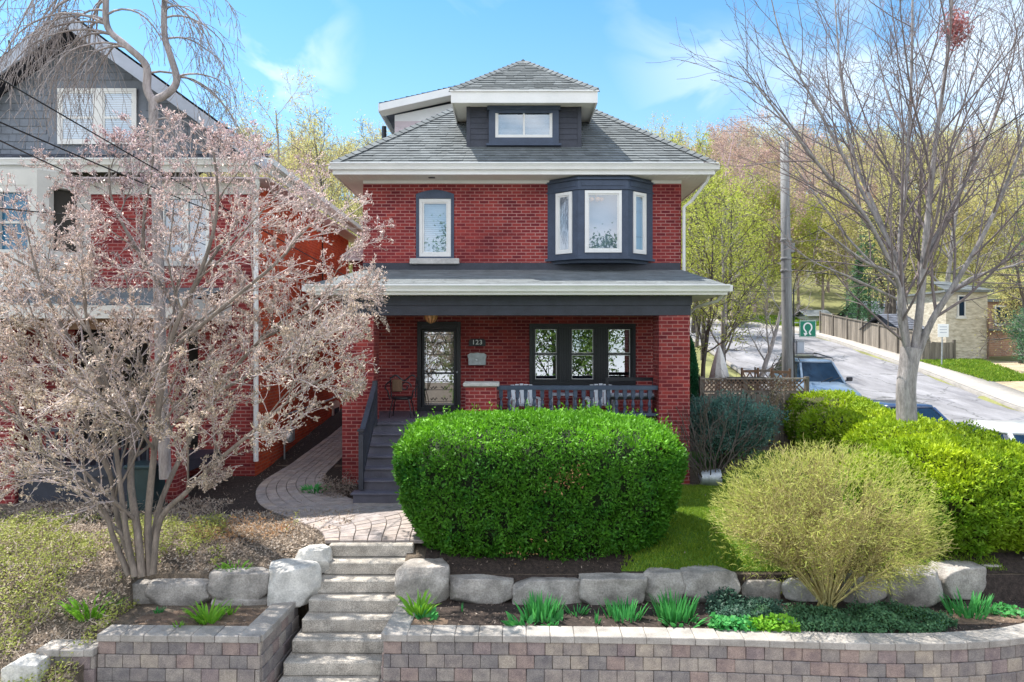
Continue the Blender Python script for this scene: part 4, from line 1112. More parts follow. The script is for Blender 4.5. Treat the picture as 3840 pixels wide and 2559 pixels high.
# gable wall: shingle siding in rows
M('siding_grey', (.20, .22, .26), .85, .15, 4, rnd=.12, fine=.1)
f = MB(9); gy = NY + .10; zz = 7.15
f.add([(-13.3, gy, 7.0), (-5.7, gy, 7.0), (-9.5, gy, rzz - .25)], [(0, 1, 2)], .5)
while zz < 9.9:
    half = (rzz - .25 - zz) / .728 * .99; x = -9.5 - half
    up = zz > 8.85
    stp = .17
    while x < -9.5 + half:
        wdt = 2.4 if up else f.g.uniform(.14, .3); e = min(x + wdt, -9.5 + half)
        if not (zz + stp > 7.3 and zz < 8.72 and e > -10.1 and x < -8.22):
            f.add([(x + .004, gy - .02, zz), (e - .004, gy - .02, zz), (e - .004, gy - .004, zz + stp), (x + .004, gy - .004, zz + stp), (x + .004, gy, zz), (e - .004, gy, zz)], [(0, 1, 2, 3), (4, 5, 1, 0)])
        x = e
    zz += stp
f.build('gable_siding', 'siding_grey', nb_, recalc=False)
f = MB(4); shingles(f, (-13.6, NY - .38, 6.97), (-5.3, NY - .38, 6.97), (-13.6, NY + .1, 7.22), (-5.3, NY + .1, 7.22), .12); f.build('skirt_roof', 'shingle_dark', nb_, recalc=False)
# gable window pair
f = MB(); X0, X1, Z0, Z1 = -10.02, -8.28, 7.42, 8.65; frame_rect(f, X0, X1, Z0, Z1, gy - .06, gy - .024, .07); f.box((-9.2, gy - .07, Z0 + .07), (-9.02, gy - .024, Z1 - .07)); gw = f.build('window', 'white_trim', nb_)
for a, b_ in ((X0 + .071, -9.2), (-9.02, X1 - .071)):
    f = MB(); frame_rect(f, a, b_, Z0 + .07, Z1 - .07, gy - .05, gy - .026, .04); f.box((a + .04, gy - .052, 7.98), (b_ - .04, gy - .026, 8.03)); f.build('sash', 'white_trim', gw)
    f = MB(); f.add([(a + .04, gy - .036, Z0 + .1), (b_ - .04, gy - .036, Z0 + .1), (b_ - .04, gy - .036, Z1 - .1), (a + .04, gy - .036, Z1 - .1)], [(0, 1, 2, 3)]); f.build('pane', 'window_glass', gw)
    f = MB(); blinds(f, a + .04, b_ - .04, Z0 + .1, Z1 - .1, gy - .024, .05); f.build('blind', 'blind_white', gw)
# eaves: fascia, soffit, gutter, boxed frieze
f = MB(); gutter(f, sx0, sx1 + .0, 14.62, 6.975, .13, .12); f.box((sx1 - .0, sy0, 6.84), (sx1 + .11, sy1, 6.97)); ng = f.build('gutter', 'white_trim', nb_)
f = MB(); f.box((sx0, 14.621, 6.70), (sx1, 14.65, 6.965)); f.box((sx1 - .03, 14.651, 6.66), (sx1 - .001, sy1, 6.955)); f.box((-13.3, NY - .03, 6.3), (-5.66, NY - .002, 6.56)); f.build('fascia', 'cream_trim', nb_)
f = MB(); f.box((sx0, 14.651, 6.57), (sx1 - .031, NY + .05, 6.60)); f.box((NX1 - .1, NY + .05, 6.57), (sx1 - .031, sy1, 6.60)); f.build('soffit', 'pink_trim', nb_)
f = MB(); f.tube([(-5.5, 14.62, 6.85), (-5.5, 14.75, 6.5), (-5.6, 14.93, 6.2), (-5.6, 14.93, .45)], .055, 8); f.build('downspout', 'white_trim', nb_)
f = MB(); f.tube([(-5.6, 20.2, 6.5), (-5.6, 20.2, 4.0)], .02, 6); f.build('conduit', 'black_paint', nb_)
f = MB(); f.tube([(-5.6, 16.8, 1.25), (-5.6, 21, 1.28), (-5.6, 23.5, 1.35)], .025, 6); f.build('pipe', 'galv', nb_)
f = MB(); f.box((-5.66, 21.4, .35), (-5.60, 22.2, 1.05)); bw = f.build('basement_window', 'cream_trim', nb_)
f = MB(); f.add([(-5.595, 21.5, .45), (-5.595, 22.1, .45), (-5.595, 22.1, .95), (-5.595, 21.5, .95)], [(0, 1, 2, 3)]); f.build('pane', 'car_glass', bw)
f = MB(); f.prism([(21.4, 1.052), (21.5, 1.15), (21.8, 1.19), (22.1, 1.15), (22.2, 1.052)], 0, -5.66, -5.60); f.build('arch', 'cream_trim', bw)
# front window pair (white) and stone sill
f = MB(); frame_rect(f, -7.749, -6.651, 4.851, 6.299, NY + .02, NY + .1, .09); f.box((-7.27, NY + .022, 4.942), (-7.13, NY + .1, 6.208)); nw = f.build('window', 'white_trim', nb_)
for a, b_ in ((-7.66, -7.27), (-7.13, -6.74)):
    f = MB(); f.add([(a, NY + .07, 4.94), (b_, NY + .07, 4.94), (b_, NY + .07, 6.21), (a, NY + .07, 6.21)], [(0, 1, 2, 3)]); f.build('pane', 'window_glass', nw)
f = MB(); f.box((-7.9, NY - .1, 4.72), (-6.5, NY + .1, 4.848)); f.build('sill', 'stone_sill', nw)
# white bay, upper left
f = MB(); bb = [(-13.2, NY), (-12.4, 14.3), (-9.95, 14.3), (-9.25, NY - .001)]
f.prism(bb, 2, 4.15, 5.0); f.prism(bb, 2, 6.35, 6.68)
for x0, x1 in ((-12.4, -12.2), (-10.95 + .0, -10.74), (-10.15, -9.951)): f.box((x0, 14.301, 5.0), (x1, 14.5, 6.35))
f.box((-12.2, 14.31, 6.2), (-10.15, 14.45, 6.35)); f.prism([(-9.95, 14.302), (-9.8, 14.453), (-9.8, 14.6), (-9.95, 14.5)], 2, 5.0, 6.35); f.prism([(-9.4, 14.85), (-9.25, 14.999), (-9.5, 14.999), (-9.5, 14.9)], 2, 5.0, 6.35)
nbay = f.build('bay_window', 'cream_trim', nb_)
f = MB(); f.prism([(-12.3, 14.99), (-12.2, 14.5), (-10.0, 14.5), (-9.5, 14.99)], 2, 5.0, 6.34); f.build('interior', 'room_dark', nbay)
f = MB(); f.add([(-12.2, 14.38, 5.0), (-10.95, 14.38, 5.0), (-10.95, 14.38, 6.2), (-12.2, 14.38, 6.2)], [(0, 1, 2, 3)]); f.add([(-10.74, 14.38, 5.0), (-10.15, 14.38, 5.0), (-10.15, 14.38, 6.2), (-10.74, 14.38, 6.2)], [(0, 1, 2, 3)])
M('blue_glass', (.015, .12, .22), .1, .3, 1.5, spec=.9)
f.build('pane', 'blue_glass', nbay, recalc=False)
f = MB(); f.box((-12.2, 14.34, 5.55), (-10.95, 14.40, 5.6)); f.box((-10.74, 14.34, 5.55), (-10.15, 14.40, 5.6)); f.build('rail', 'cream_trim', nbay)
# porch in front
f = MB(4); shingles(f, (-13.6, 12.7, 3.75), (-6.2, 12.7, 3.75), (-13.6, NY, 4.25), (-6.2, NY, 4.25), .13, th=.004)
npz = f.build('porch_roof', 'shingle', nb_, recalc=False)
f = MB(); f.box((-13.6, 12.62, 3.5), (-6.15, 12.70, 3.74)); f.box((-6.2, 12.71, 3.5), (-6.15, NY - .01, 3.9)); f.build('fascia', 'cream_trim', npz)
f = MB(); f.box((-13.5, 12.9, 3.3), (-6.4, 13.1, 3.5)); f.box((-13.5, 12.72, 3.502), (-6.21, 14.9, 3.53)); f.build('porch_beam', 'wood_brown', nb_)
for x in (-13.2, -9.9, -6.85): f = MB(); f.box((x, 12.9, -.2), (x + .5, 13.4, 3.298)); f.build('porch_column', 'brick_red', nb_)
f = MB(); f.box((-13.2, 12.95, .5), (-6.4, NY - .01, .7)); f.box((-13.2, 13.0, -.2), (-6.45, 13.2, .499)); f.build('porch_floor', 'charcoal_paint', nb_)
f = MB(); f.box((-12.69, 13.05, 1.35), (-9.91, 13.13, 1.42)); f.box((-9.39, 13.05, 1.35), (-6.86, 13.13, 1.42))
for x in np.arange(-12.6, -6.9, .16):
    if not (-10 < x < -9.3): f.box((x, 13.07, .7), (x + .04, 13.11, 1.35))
f.build('railing', 'charcoal_paint', nb_)
# dark bin, gas meter and stones by the foundation
t = thing('gas_meter', 'grey gas meter on the brick side of the neighbour house', 'gas meter', (-5.45, 16.6, .4))
f = MB(); f.box((-5.56, 16.42, .62), (-5.30, 16.72, .98), None, .06); f.build('body', 'galv', t)
f = MB(); f.lathe([(.09, 0), (.10, .02), (.08, .05)], (-5.43, 16.40, .82), 14, 'y'); f.build('dial', 'sign_white', t)
f = MB(); f.tube([(-5.5, 16.5, .2), (-5.5, 16.5, .64)], .02, 6); f.tube([(-5.4, 16.66, .95), (-5.4, 16.66, 1.2), (-5.6, 16.7, 1.25)], .02, 6); f.build('pipe', 'galv', t)
t = thing('rubbish_bin', 'dark green plastic bin in the shade by the neighbour porch', 'bin', (-6.6, 12.4, 0))
f = MB(); f.prism([(-6.85, 12.15), (-6.4, 12.15), (-6.4, 12.6), (-6.85, 12.6)], 2, .05, .8); f.build('body', 'bin_paint' if 'bin_paint' in MATS else M('bin_paint', (.02, .045, .05), .5, .2, 5).name, t)
f = MB(); f.box((-6.9, 12.1, .801), (-6.36, 12.66, .87), None, .02); f.build('lid', 'bin_paint', t)

# ------------------------------------------------------------------ overhead cables
def cable(name, label, a, b, sag, rad=.012, n=24):
    a, b = Vector(a), Vector(b); pts = []
    for k in range(n + 1):
        u = k / n; p = a.lerp(b, u); p.z -= sag * 4 * u * (1 - u); pts.append(p)
    f = MB(); f.tube(pts, rad, 6); return tag(f.build(name, 'cable', None, True), label, 'cable', 'overhead cables')
def W(px, py, D): return ((px - 1176.5) / 1569 * D, D, 3.08 - (py - 784) / 1569 * D)
def ext(p, q, t):
    p, q = Vector(p), Vector(q); return p + (q - p) * t
cable('power_cable', 'thin black cable crossing in front of the neighbour gable, the uppermost', ext(W(0, 185, 8), W(560, 520, 13), -.8), W(900, 690, 17.0), .1, .009)
cable('power_cable', 'black cable running down past the gable window of the neighbour house', ext(W(0, 255, 8), W(420, 430, 12.6), -.8), W(600, 530, 14.9), .06, .011)
cable('power_cable', 'pale edged cable ending at the white eave of the neighbour house', ext(W(0, 318, 8), W(160, 395, 14), -.8), W(200, 416, 14.2), .02, .010)
cable('power_cable', 'slack black cable crossing the blue window of the white bay', ext(W(0, 470, 9), W(190, 485, 13), -.8), W(330, 505, 14.9), .03, .009)
cable('power_cable', 'cable rising from the utility pole across the bare maple', W(1812, 560, 20), ext(W(1812, 560, 20), W(2353, 240, 12), 1.25), .25, .010)
cable('power_cable', 'upper level cable from the utility pole across the road', W(1812, 590, 20), W(2500, 700 - 72, 34), .3, .014)
cable('power_cable', 'lower level cable from the utility pole across the road', W(1812, 618, 20), W(2500, 655, 33), .3, .014)
cable('power_cable', 'short service cable from the utility pole to the red house eave', W(1812, 668, 20), (4.15, 17.2, 4.6), .12, .008)
# ------------------------------------------------------------------ garden steps of cast slabs
t = thing('garden_steps', 'flight of nine grey concrete slab steps between the two block retaining walls', 'steps', (-2.2, 9.4, -1.9))
zs = 0.0
steps = [(-2.77, -1.50, 10.32, .0), (-2.78, -1.53, 10.08, -.187), (-2.82, -1.56, 9.85, -.374), (-2.87, -1.58, 9.62, -.561), (-2.90, -1.62, 9.40, -.748), (-2.96, -1.68, 9.17, -.935), (-3.0, -1.70, 8.94, -1.122), (-3.02, -1.71, 8.71, -1.309), (-3.05, -1.73, 8.48, -1.496)]
for k, (x0, x1, y, z) in enumerate(steps):
    f = MB(20 + k); f.bevbox(((x0 + x1) / 2, y + .24, z - .095), ((x1 - x0) / 2, .24, .092), .016, None, .012 * (-1) ** k, .004)
    f.build('step', 'concrete_step', t)
f = MB(); f.box((-2.98, 8.9, -2.0), (-1.74, 10.7, -1.5)); f.box((-2.85, 9.9, -1.6), (-1.7, 10.6, -.6)); f.build('footing', 'concrete_step', t)

# ------------------------------------------------------------------ block retaining walls
def block_wall(name, label, paths, base=(0, 0, 0)):
    """paths: list of (polyline, top z of courses, number of courses, cap?)"""
    t = thing(name, label, 'retaining wall', base)
    bl = MB(31); cp = MB(32)
    for pts, ztop, nc, cap in paths:
        P = catmull([p for p in pts], 8) if len(pts) > 2 else np.array(pts, float)
        seg = np.linalg.norm(np.diff(P, axis=0), axis=1); cu = np.concatenate([[0], np.cumsum(seg)]); T = cu[-1]
        def at_(s): return np.array([np.interp(s, cu, P[:, 0]), np.interp(s, cu, P[:, 1])])
        for c_ in range(nc):
            s = -(.115 if c_ % 2 else 0) - bl.g.random() * .03
            z1 = ztop - c_ * .165; off = -.012 * c_
            while s < T - .01:
                e = s + .226
                a, b_ = at_(max(s, 0)), at_(min(e, T))
                d = b_ - a; L = np.hypot(*d)
                if L > .02:
                    nrm = np.array([d[1], -d[0]]) / L; m = (a + b_) / 2 + nrm * (-off - .10 + bl.g.uniform(-.003, .003))
                    bl.bevbox((m[0], m[1], z1 - .0825), (L / 2 - .0025, .10, .0805), .007, None, math.atan2(d[1], d[0]), .002)
                s = e
        if cap:
            s = 0; 
            while s < T - .01:
                e = min(s + .30, T); a, b_ = at_(s), at_(e); d = b_ - a; L = np.hypot(*d)
                if L > .03:
                    nrm = np.array([d[1], -d[0]]) / L; m = (a + b_) / 2 + nrm * (.025 - .155)
                    cp.bevbox((m[0], m[1], ztop + .047), (L / 2 - .002, .155, .045), .008, None, math.atan2(d[1], d[0]), .0015)
                s = e
    bl.build('wall_blocks', 'wall_block', t); cp.build('coping', 'coping', t); return t
block_wall('retaining_wall', 'long curved block retaining wall with grey coping in front of the iris bed', [
    ([(-1.62, 8.60), (.4, 8.56), (2.2, 8.50), (3.6, 8.40), (4.6, 8.34), (5.6, 8.38), (6.5, 8.56), (7.3, 8.9), (9.0, 9.6)], -.70, 8, True),
    ([(-1.56, 9.80), (-1.63, 8.62)], -.70, 8, True)], (2.5, 8.5, -2))
block_wall('retaining_wall', 'short block retaining wall with coping left of the garden steps', [
    ([(-5.22, 8.60), (-3.15, 8.55)], -.70, 8, True),
    ([(-3.15, 8.57), (-3.08, 9.85)], -.70, 8, True),
    ([(-5.95, 8.55), (-5.23, 8.55)], -.87, 7, True)], (-4, 8.55, -2))

# ------------------------------------------------------------------ boulders edging the beds
def boulder(cx, cy, z0, z1, hx, hy, seed, rot, label, mat='boulder', sq=.62):
    rs = random.Random(seed); n = 18
    hz = (z1 - z0) / 2; cz = (z0 + z1) / 2; V = []; F = []; off = Vector((seed * 3.1, seed * 1.7, 0))
    ix = {}
    def vert(p):
        k = tuple(round(q, 4) for q in p)
        if k in ix: return ix[k]
        v = Vector(p); s = v.normalized() * 1.18; q = v * sq + s * (1 - sq)
        # hewn facets: cut by a few random planes
        for nn, dd in planes:
            e = q.dot(nn) - dd
            if e > 0: q = q - nn * e * .97
        q = q * (1 + noise.fractal(q * 1.3 + off, 1, 2.2, 3) * .035 + noise.fractal(q * 4 + off, 1, 2.2, 3) * .022)
        x, y, z = q.x * hx, q.y * hy, q.z * hz
        c_, s_ = math.cos(rot), math.sin(rot)
        ix[k] = len(V); V.append((cx + x * c_ - y * s_, cy + x * s_ + y * c_, cz + z)); return ix[k]
    planes = []
    for k in range(14):
        d = Vector((rs.gauss(0, 1), rs.gauss(0, 1), rs.gauss(0, 1))).normalized(); planes.append((d, rs.uniform(.90, 1.12) + .28 * sq * (abs(d.x) + abs(d.y) + abs(d.z) - 1)))
    for ax in range(3):
        for sg in (-1, 1):
            for i in range(n):
                for j in range(n):
                    q = []
                    for a, b_ in ((i, j), (i + 1, j), (i + 1, j + 1), (i, j + 1)):
                        p = [0, 0, 0]; p[ax] = sg; p[(ax + 1) % 3] = (a / n * 2 - 1) * sg; p[(ax + 2) % 3] = b_ / n * 2 - 1; q.append(vert(p))
                    F.append(q)
    o = np_obj('boulder', V, F, np.zeros(len(F)), mat)
    return tag(o, label, 'boulder', 'boulders edging the garden beds')
def bw(px0, px1, pt, pb, D, dep, seed, label, mat='boulder', rot=0, sq=.62):
    sq = .52 + .48 * sq
    """boulder filling a width and height at depth D"""
    x0, _, z1 = W(px0, pt, D); x1, _, z0 = W(px1, pb, D)
    hx = (x1 - x0) / 2
    boulder((x0 + x1) / 2, D + dep, z0 - .06, z1 - .02, hx * 1.05, dep, seed, rot, label, mat, sq)
bw(208, 340, 1340, 1395, 9.62, .17, 1, 'flat cracked grey boulder at the left end of the left row')
bw(334, 475, 1340, 1396, 9.60, .18, 2, 'rounded oblong grey boulder, second from the left in the left row')
bw(476, 610, 1318, 1378, 9.62, .20, 3, 'tilted grey boulder resting on a thin slab in the left row', rot=.06, sq=.75)
bw(486, 608, 1372, 1398, 9.60, .13, 4, 'thin grey slab wedged under the tilted boulder', sq=.8)
bw(610, 722, 1303, 1388, 9.66, .26, 5, 'square cut pale boulder beside the garden steps, left side', 'boulder_pale', .25, .93)
bw(676, 752, 1262, 1312, 10.02, .17, 6, 'small white boulder by the top of the garden steps', 'boulder_pale')
bw(908, 1028, 1303, 1388, 9.66, .24, 7, 'big square cut grey boulder right of the garden steps', 'boulder', .0, .93)
bw(1030, 1176, 1328, 1385, 9.66, .20, 8, 'long flat faced grey boulder, first after the square cut one', 'boulder', .02, .85)
bw(1180, 1338, 1334, 1396, 9.62, .20, 9, 'pointed pale grey boulder behind the tall iris clump', 'boulder', 0, .6)
bw(1336, 1490, 1328, 1390, 9.62, .20, 10, 'long grey boulder behind the second iris clump', 'boulder', 0, .78)
bw(1482, 1574, 1318, 1380, 9.66, .20, 11, 'narrow grooved grey boulder between two long ones', 'boulder', 0, .88)
bw(1574, 1700, 1316, 1386, 9.64, .20, 12, 'rough rounded grey boulder left of the yellow twiggy bush', 'boulder', 0, .6)
bw(1705, 1800, 1334, 1385, 9.75, .18, 13, 'low boulder partly hidden by the left branches of the twiggy bush', 'boulder')
bw(1800, 1945, 1330, 1392, 9.75, .2, 14, 'pale boulder right behind the stems of the twiggy bush', 'boulder_pale')
bw(1950, 2052, 1322, 1388, 9.64, .22, 15, 'mossy square boulder under the right side of the twiggy bush', 'boulder', 0, .85)
bw(2048, 2172, 1316, 1396, 9.55, .24, 16, 'round fronted grey boulder right of the mossy one', 'boulder', 0, .55)
bw(2160, 2266, 1304, 1378, 9.75, .25, 17, 'flat topped grey boulder behind the right iris clump', 'boulder', .2, .92)
bw(2258, 2322, 1298, 1366, 9.95, .25, 18, 'narrow grey boulder next to last on the right', 'boulder', .3, .9)
bw(2318, 2400, 1278, 1352, 10.15, .25, 19, 'grey boulder cut by the right edge of the picture', 'boulder', .3, .85)
bw(2296, 2380, 1254, 1296, 10.75, .2, 20, 'small grey boulder behind the row at the far right', 'boulder')
bw(2, 84, 1520, 1600, 8.3, .16, 21, 'pale boulder at the foot of the ground cover, bottom left corner', 'boulder_pale')

# ------------------------------------------------------------------ clipped hedges and shrubs
def sup(u, v, w, e=3.0):
    d = np.stack([u, v, w], 1); L = (np.abs(d) ** e).sum(1) ** (1 / e); return d / L[:, None]
def hedge_pts(n, c, rad, rng, e=3.2, taper=0.0, dome=0, thick=.10, zmin=None):
    """points in the outer shell of a clipped hedge with outward normals"""
    d = rng.normal(size=(n, 3)); d /= np.linalg.norm(d, axis=1)[:, None]
    # even out by box-like projection
    p = sup(d[:, 0], d[:, 1], d[:, 2], e)
    N = np.sign(p) * np.abs(p) ** (e - 1) / np.array(rad); N /= np.linalg.norm(N, axis=1)[:, None]
    P = p * np.array(rad)
    t_ = (p[:, 2] + 1) / 2
    k = 1 - taper * (1 - t_) ** 1.6
    P[:, 0] *= k; P[:, 1] *= 1 - (1 - k) * .3
    lump = np.array([noise.noise(Vector(q) * 2.1) for q in P]) * .09 + np.array([noise.noise(Vector(q) * 6.0) for q in P]) * .075
    P += N * (lump - rng.random(n) ** 1.7 * thick)[:, None]
    P += np.array(c)
    if zmin is not None:
        m = P[:, 2] > zmin; return P[m], N[m]
    return P, N
def solid(mb_name, c, rad, parent, mat, e=3.2, taper=0, s=.9, nu=40, nv=20):
    V = []; F = []
    for j in range(nv + 1):
        th = math.pi * j / nv
        for i in range(nu):
            ph = 2 * math.pi * i / nu
            d = np.array([[math.sin(th) * math.cos(ph), math.sin(th) * math.sin(ph), math.cos(th)]])
            p = sup(d[:, 0], d[:, 1], d[:, 2], e)[0]; k = 1 - taper * (1 - (p[2] + 1) / 2) ** 1.6
            q = Vector((p[0] * rad[0] * k * s, p[1] * rad[1] * (1 - (1 - k) * .3) * s, p[2] * rad[2] * s)); q *= 1 + .05 * noise.noise(q * 3)
            V.append((q.x + c[0], q.y + c[1], q.z + c[2]))
    for j in range(nv):
        for i in range(nu): F.append((j * nu + i, j * nu + (i + 1) % nu, (j + 1) * nu + (i + 1) % nu, (j + 1) * nu + i))
    return np_obj(mb_name, V, F, np.random.RandomState(1).rand(len(F)), mat, parent)
M('hedge_core', (.02, .035, .012), .95, .4, 20, bump=1, bscale=30)
M('hedge_core_gold', (.05, .055, .012), .95, .4, 20, bump=1, bscale=30)

rng = np.random.RandomState(11)
yew = thing('yew_hedge', 'large rounded dark green yew hedge clipped to a loaf in front of the porch', 'hedge', (.40, 11.4, 0))
c, rad = (.44, 11.36, .72), (2.36, 1.46, 1.10)
solid('branches', c, rad, yew, 'hedge_core', 4.2, .24, .86)
P, N = hedge_pts(135000, c, rad, rng, 4.2, .24, thick=.16, zmin=-.3)
# leave the lowest skirt ragged
keep = (P[:, 2] > -.26 + .1 * rng.random(len(P))) | (rng.random(len(P)) < .35); P, N = P[keep], N[keep]
gap = np.array([noise.noise(Vector(q) * 4.5 + Vector((7, 0, 0))) for q in P]); keep = ~((gap > .22) & (rng.random(len(P)) < .75)); P, N = P[keep], N[keep]
ns = 700; ii = rng.randint(0, len(P), ns); ii = ii[N[ii, 2] > -.2]; sp = np.repeat(P[ii], 6, 0) + np.repeat((N[ii] * .6 + [0, 0, .8]) * rng.uniform(.04, .16, (len(ii), 1)), 6, 0) * np.tile(np.arange(6) / 5., len(ii))[:, None]; P = np.concatenate([P, sp]); N = np.concatenate([N, np.repeat(N[ii], 6, 0)])
A = Arr()
up = np.array([0, 0, .6])
V_, F_ = leaves(P, N, rng.uniform(.035, .085, len(P)), rng, .35, .42, N * .9 + up)
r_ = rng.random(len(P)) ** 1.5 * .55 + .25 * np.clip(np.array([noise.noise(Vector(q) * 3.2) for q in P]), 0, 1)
top = np.clip((N[:, 2] - .15) * 1.6, 0, 1); r_ = np.clip(r_ * .75 + top * (.35 + .5 * rng.random(len(P))), 0, 1)   # sunlit top and darker face put into leaf colour, plus new growth
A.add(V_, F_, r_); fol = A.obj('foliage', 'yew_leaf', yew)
# brown dry patches in the face
A = Arr()
for (px, py, nn, s) in ((1300, 1098, 110, .12), (1265, 1125, 30, .08), (1330, 1070, 20, .08), (1210, 1262, 30, .2)):
    D0 = 9.93 if py < 1200 else 10.0
    q = np.array(W(px, py, D0)) + rng.normal(size=(nn, 3)) * [s, .05, s * .6]
    V_, F_ = leaves(q, np.tile([0, -1, 0.], (nn, 1)), rng.uniform(.03, .06, nn), rng, .4, .4); A.add(V_, F_, rng.random(nn))
A.obj('dry_foliage', 'rust_leaf', yew)

gold = thing('golden_hedge', 'big yellow green yew hedge running back along the street to the fence', 'hedge', (7.4, 12, 0))
segs = [((7.25, 11.2, .40), (1.62, 1.25, 1.02), 90000), ((8.65, 12.1, .34), (1.5, 1.45, .86), 36000), ((7.95, 13.3, .62), (1.35, 1.5, .86), 42000), ((7.7, 15.0, .82), (1.15, 1.5, .80), 32000), ((7.85, 16.8, 1.02), (.85, 1.5, .80), 24000), ((10.2, 12.4, .2), (1.4, 1.2, .9), 16000)]
A = Arr()
for k, (c, rad, n) in enumerate(segs):
    solid('branches', c, rad, gold, 'hedge_core_gold', 2.7, .22, .86, 28, 14)
    P, N = hedge_pts(n, c, rad, rng, 2.7, .22, thick=.2, zmin=-.05)
    P = P + N * (np.array([noise.noise(Vector(q) * 1.3 + Vector((3, 1, 0))) for q in P]) * .20)[:, None]
    gp = np.array([noise.noise(Vector(q) * 3.6) for q in P]); kp = ~((gp > .2) & (rng.random(len(P)) < .7)); P, N = P[kp], N[kp]
    inside = np.zeros(len(P), bool)
    for j, (c2, r2, _) in enumerate(segs):
        if j != k: inside |= ((np.abs((P - np.array(c2)) / (np.array(r2) * .88)) ** 2.7).sum(1) < 1)
    P, N = P[~inside], N[~inside]
    V_, F_ = leaves(P, N, rng.uniform(.045, .11, len(P)), rng, .3, .42, N * .9 + up)
    g_ = np.array([noise.noise(Vector(q) * 1.4) for q in P[::1]])
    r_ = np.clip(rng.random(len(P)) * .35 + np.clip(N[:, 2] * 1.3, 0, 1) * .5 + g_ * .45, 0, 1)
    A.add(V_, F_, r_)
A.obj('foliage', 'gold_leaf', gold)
A = Arr(); n = 1600
q = np.array([7.05, 15.7, 1.1]) + rng.normal(size=(n, 3)) * [.2, .5, .28]; V_, F_ = leaves(q, None, .07, rng, 0, .3); A.add(V_, F_, rng.random(n)); A.obj('dry_foliage', 'gold_dry', gold)

def twiggy(name, label, cat, base, H, Rx, nst, P_, seed, bark, leaf, nleaf, lsz, lean=(0, 0), aspect=.35, flat_top=False, rmul=1, cull=None, w=None):
    """many-stemmed shrub fanned from one base"""
    rng = np.random.RandomState(seed); t = thing(name, label, cat, base)
    A = Arr(); tw = []
    for k in range(nst):
        a = rng.random() * 6.28; s = math.sqrt(rng.random())
        d = unit(np.array([math.cos(a) * s * Rx / H * 1.15 + lean[0], math.sin(a) * s * Rx / H * 1.15 + lean[1], 1 - .35 * s]))
        L = H * (.62 + .25 * rng.random()) * (1 + .25 * s)
        grow(A, tw, np.array(base) + np.array([math.cos(a), math.sin(a), 0]) * .05, d, L, .013 * rmul, 0, P_, rng)
    A.obj('stems', bark, t)
    pts = np.array([q[0] for q in tw]); dr = np.array([q[1] for q in tw])
    if cull is not None:
        m = cull(pts); pts, dr = pts[m], dr[m]
    ix = rng.randint(0, len(pts), nleaf)
    q = pts[ix] + rng.normal(size=(nleaf, 3)) * .03
    V_, F_ = leaves(q, None, rng.uniform(lsz * .6, lsz * 1.3, nleaf), rng, 0, aspect, dr[ix])
    B = Arr(); B.add(V_, F_, rng.random(nleaf)); B.obj('foliage', leaf, t)
    return t
M('twig_yellow', (.42, .36, .15), .85, .3, 12)
PS = dict(levels=3, n=[6, 4, 3], wob=[.08, .13, .16], up=[.02, .05, .06], sides=[5, 4, 3], kids=[9, 7, 0], ang=[.5, .6, 0], len=[.42, .5, 0], rad=[.6, .6, 0], tap=[.45, .5, .6], rmin=.0028, short=.35)
PS['from'] = [.30, .15, 0]
rng = np.random.RandomState(5)
t = thing('twiggy_bush', 'round yellow twiggy bush with bare fanned stems in front of the boulders', 'shrub', (4.30, 9.35, -.6))
A = Arr(); tw = []
cB = np.array([4.34, 9.45, .60]); rB_ = np.array([1.64, 1.1, 1.10]); bB = np.array([4.32, 9.35, -.62])
for k in range(64):
    # aim for points well inside the ball shell
    d = rng.normal(size=3); d /= np.linalg.norm(d); d[2] = abs(d[2]) * 1.0 - (.18 if d[0] < .2 else .55)
    tgt = cB + d * rB_ * rng.uniform(.72, .9)
    v = tgt - bB; L = np.linalg.norm(v)
    n_ = 7; pts = [bB + np.array([rng.normal() * .05, rng.normal() * .04, 0])]
    for i in range(1, n_ + 1):
        u = i / n_; pts.append(bB + v * u + np.array([0, 0, -.10 * math.sin(math.pi * u)]) * 0 + v * 0 + np.array([v[0] * .0, 0, .12 * math.sin(math.pi * u)]) + rng.normal(size=3) * .035 * u)
    limb(A, tw, np.array(pts), .016, .005, 0, dict(PS, kids=[17, 9, 0]), rng, L * .60)
A.obj('stems', 'twig_yellow', t)
pts = np.array([q[0] for q in tw]); dr = np.array([q[1] for q in tw])
rel = (pts - cB) / rB_; rr = np.linalg.norm(rel, axis=1)
m = (rr < 1.02) & (rr > .45); pts, dr, rel = pts[m], dr[m], rel[m]
n = 15000
B = Arr()
ix = rng.randint(0, len(pts), n); q = pts[ix] + rng.normal(size=(n, 3)) * .045
V_, F_ = leaves(q, None, rng.uniform(.018, .05, n), rng, 0, .35, dr[ix] + rel[ix] * .6); B.add(V_, F_, rng.random(n))
# fine clipped shell of shoots
n = 17000; d = rng.normal(size=(n, 3)); d /= np.linalg.norm(d, axis=1)[:, None]; q = cB + d * rB_ * (rng.uniform(.74, .98, (n, 1)) + .06 * np.array([noise.noise(Vector(v) * 4) for v in d])[:, None])
m = (d[:, 2] > -.8) & ~((d[:, 2] < -.05) & (d[:, 0] < .25) & (rng.random(n) < .8) & (d[:, 1] < .5)); q, d = q[m], d[m]
V_, F_ = leaves(q, None, rng.uniform(.05, .13, len(q)), rng, 0, .075, d * 1.4 + [0, 0, .5]); B.add(V_, F_, rng.random(len(q)))
B.obj('foliage', 'spirea_leaf', t)

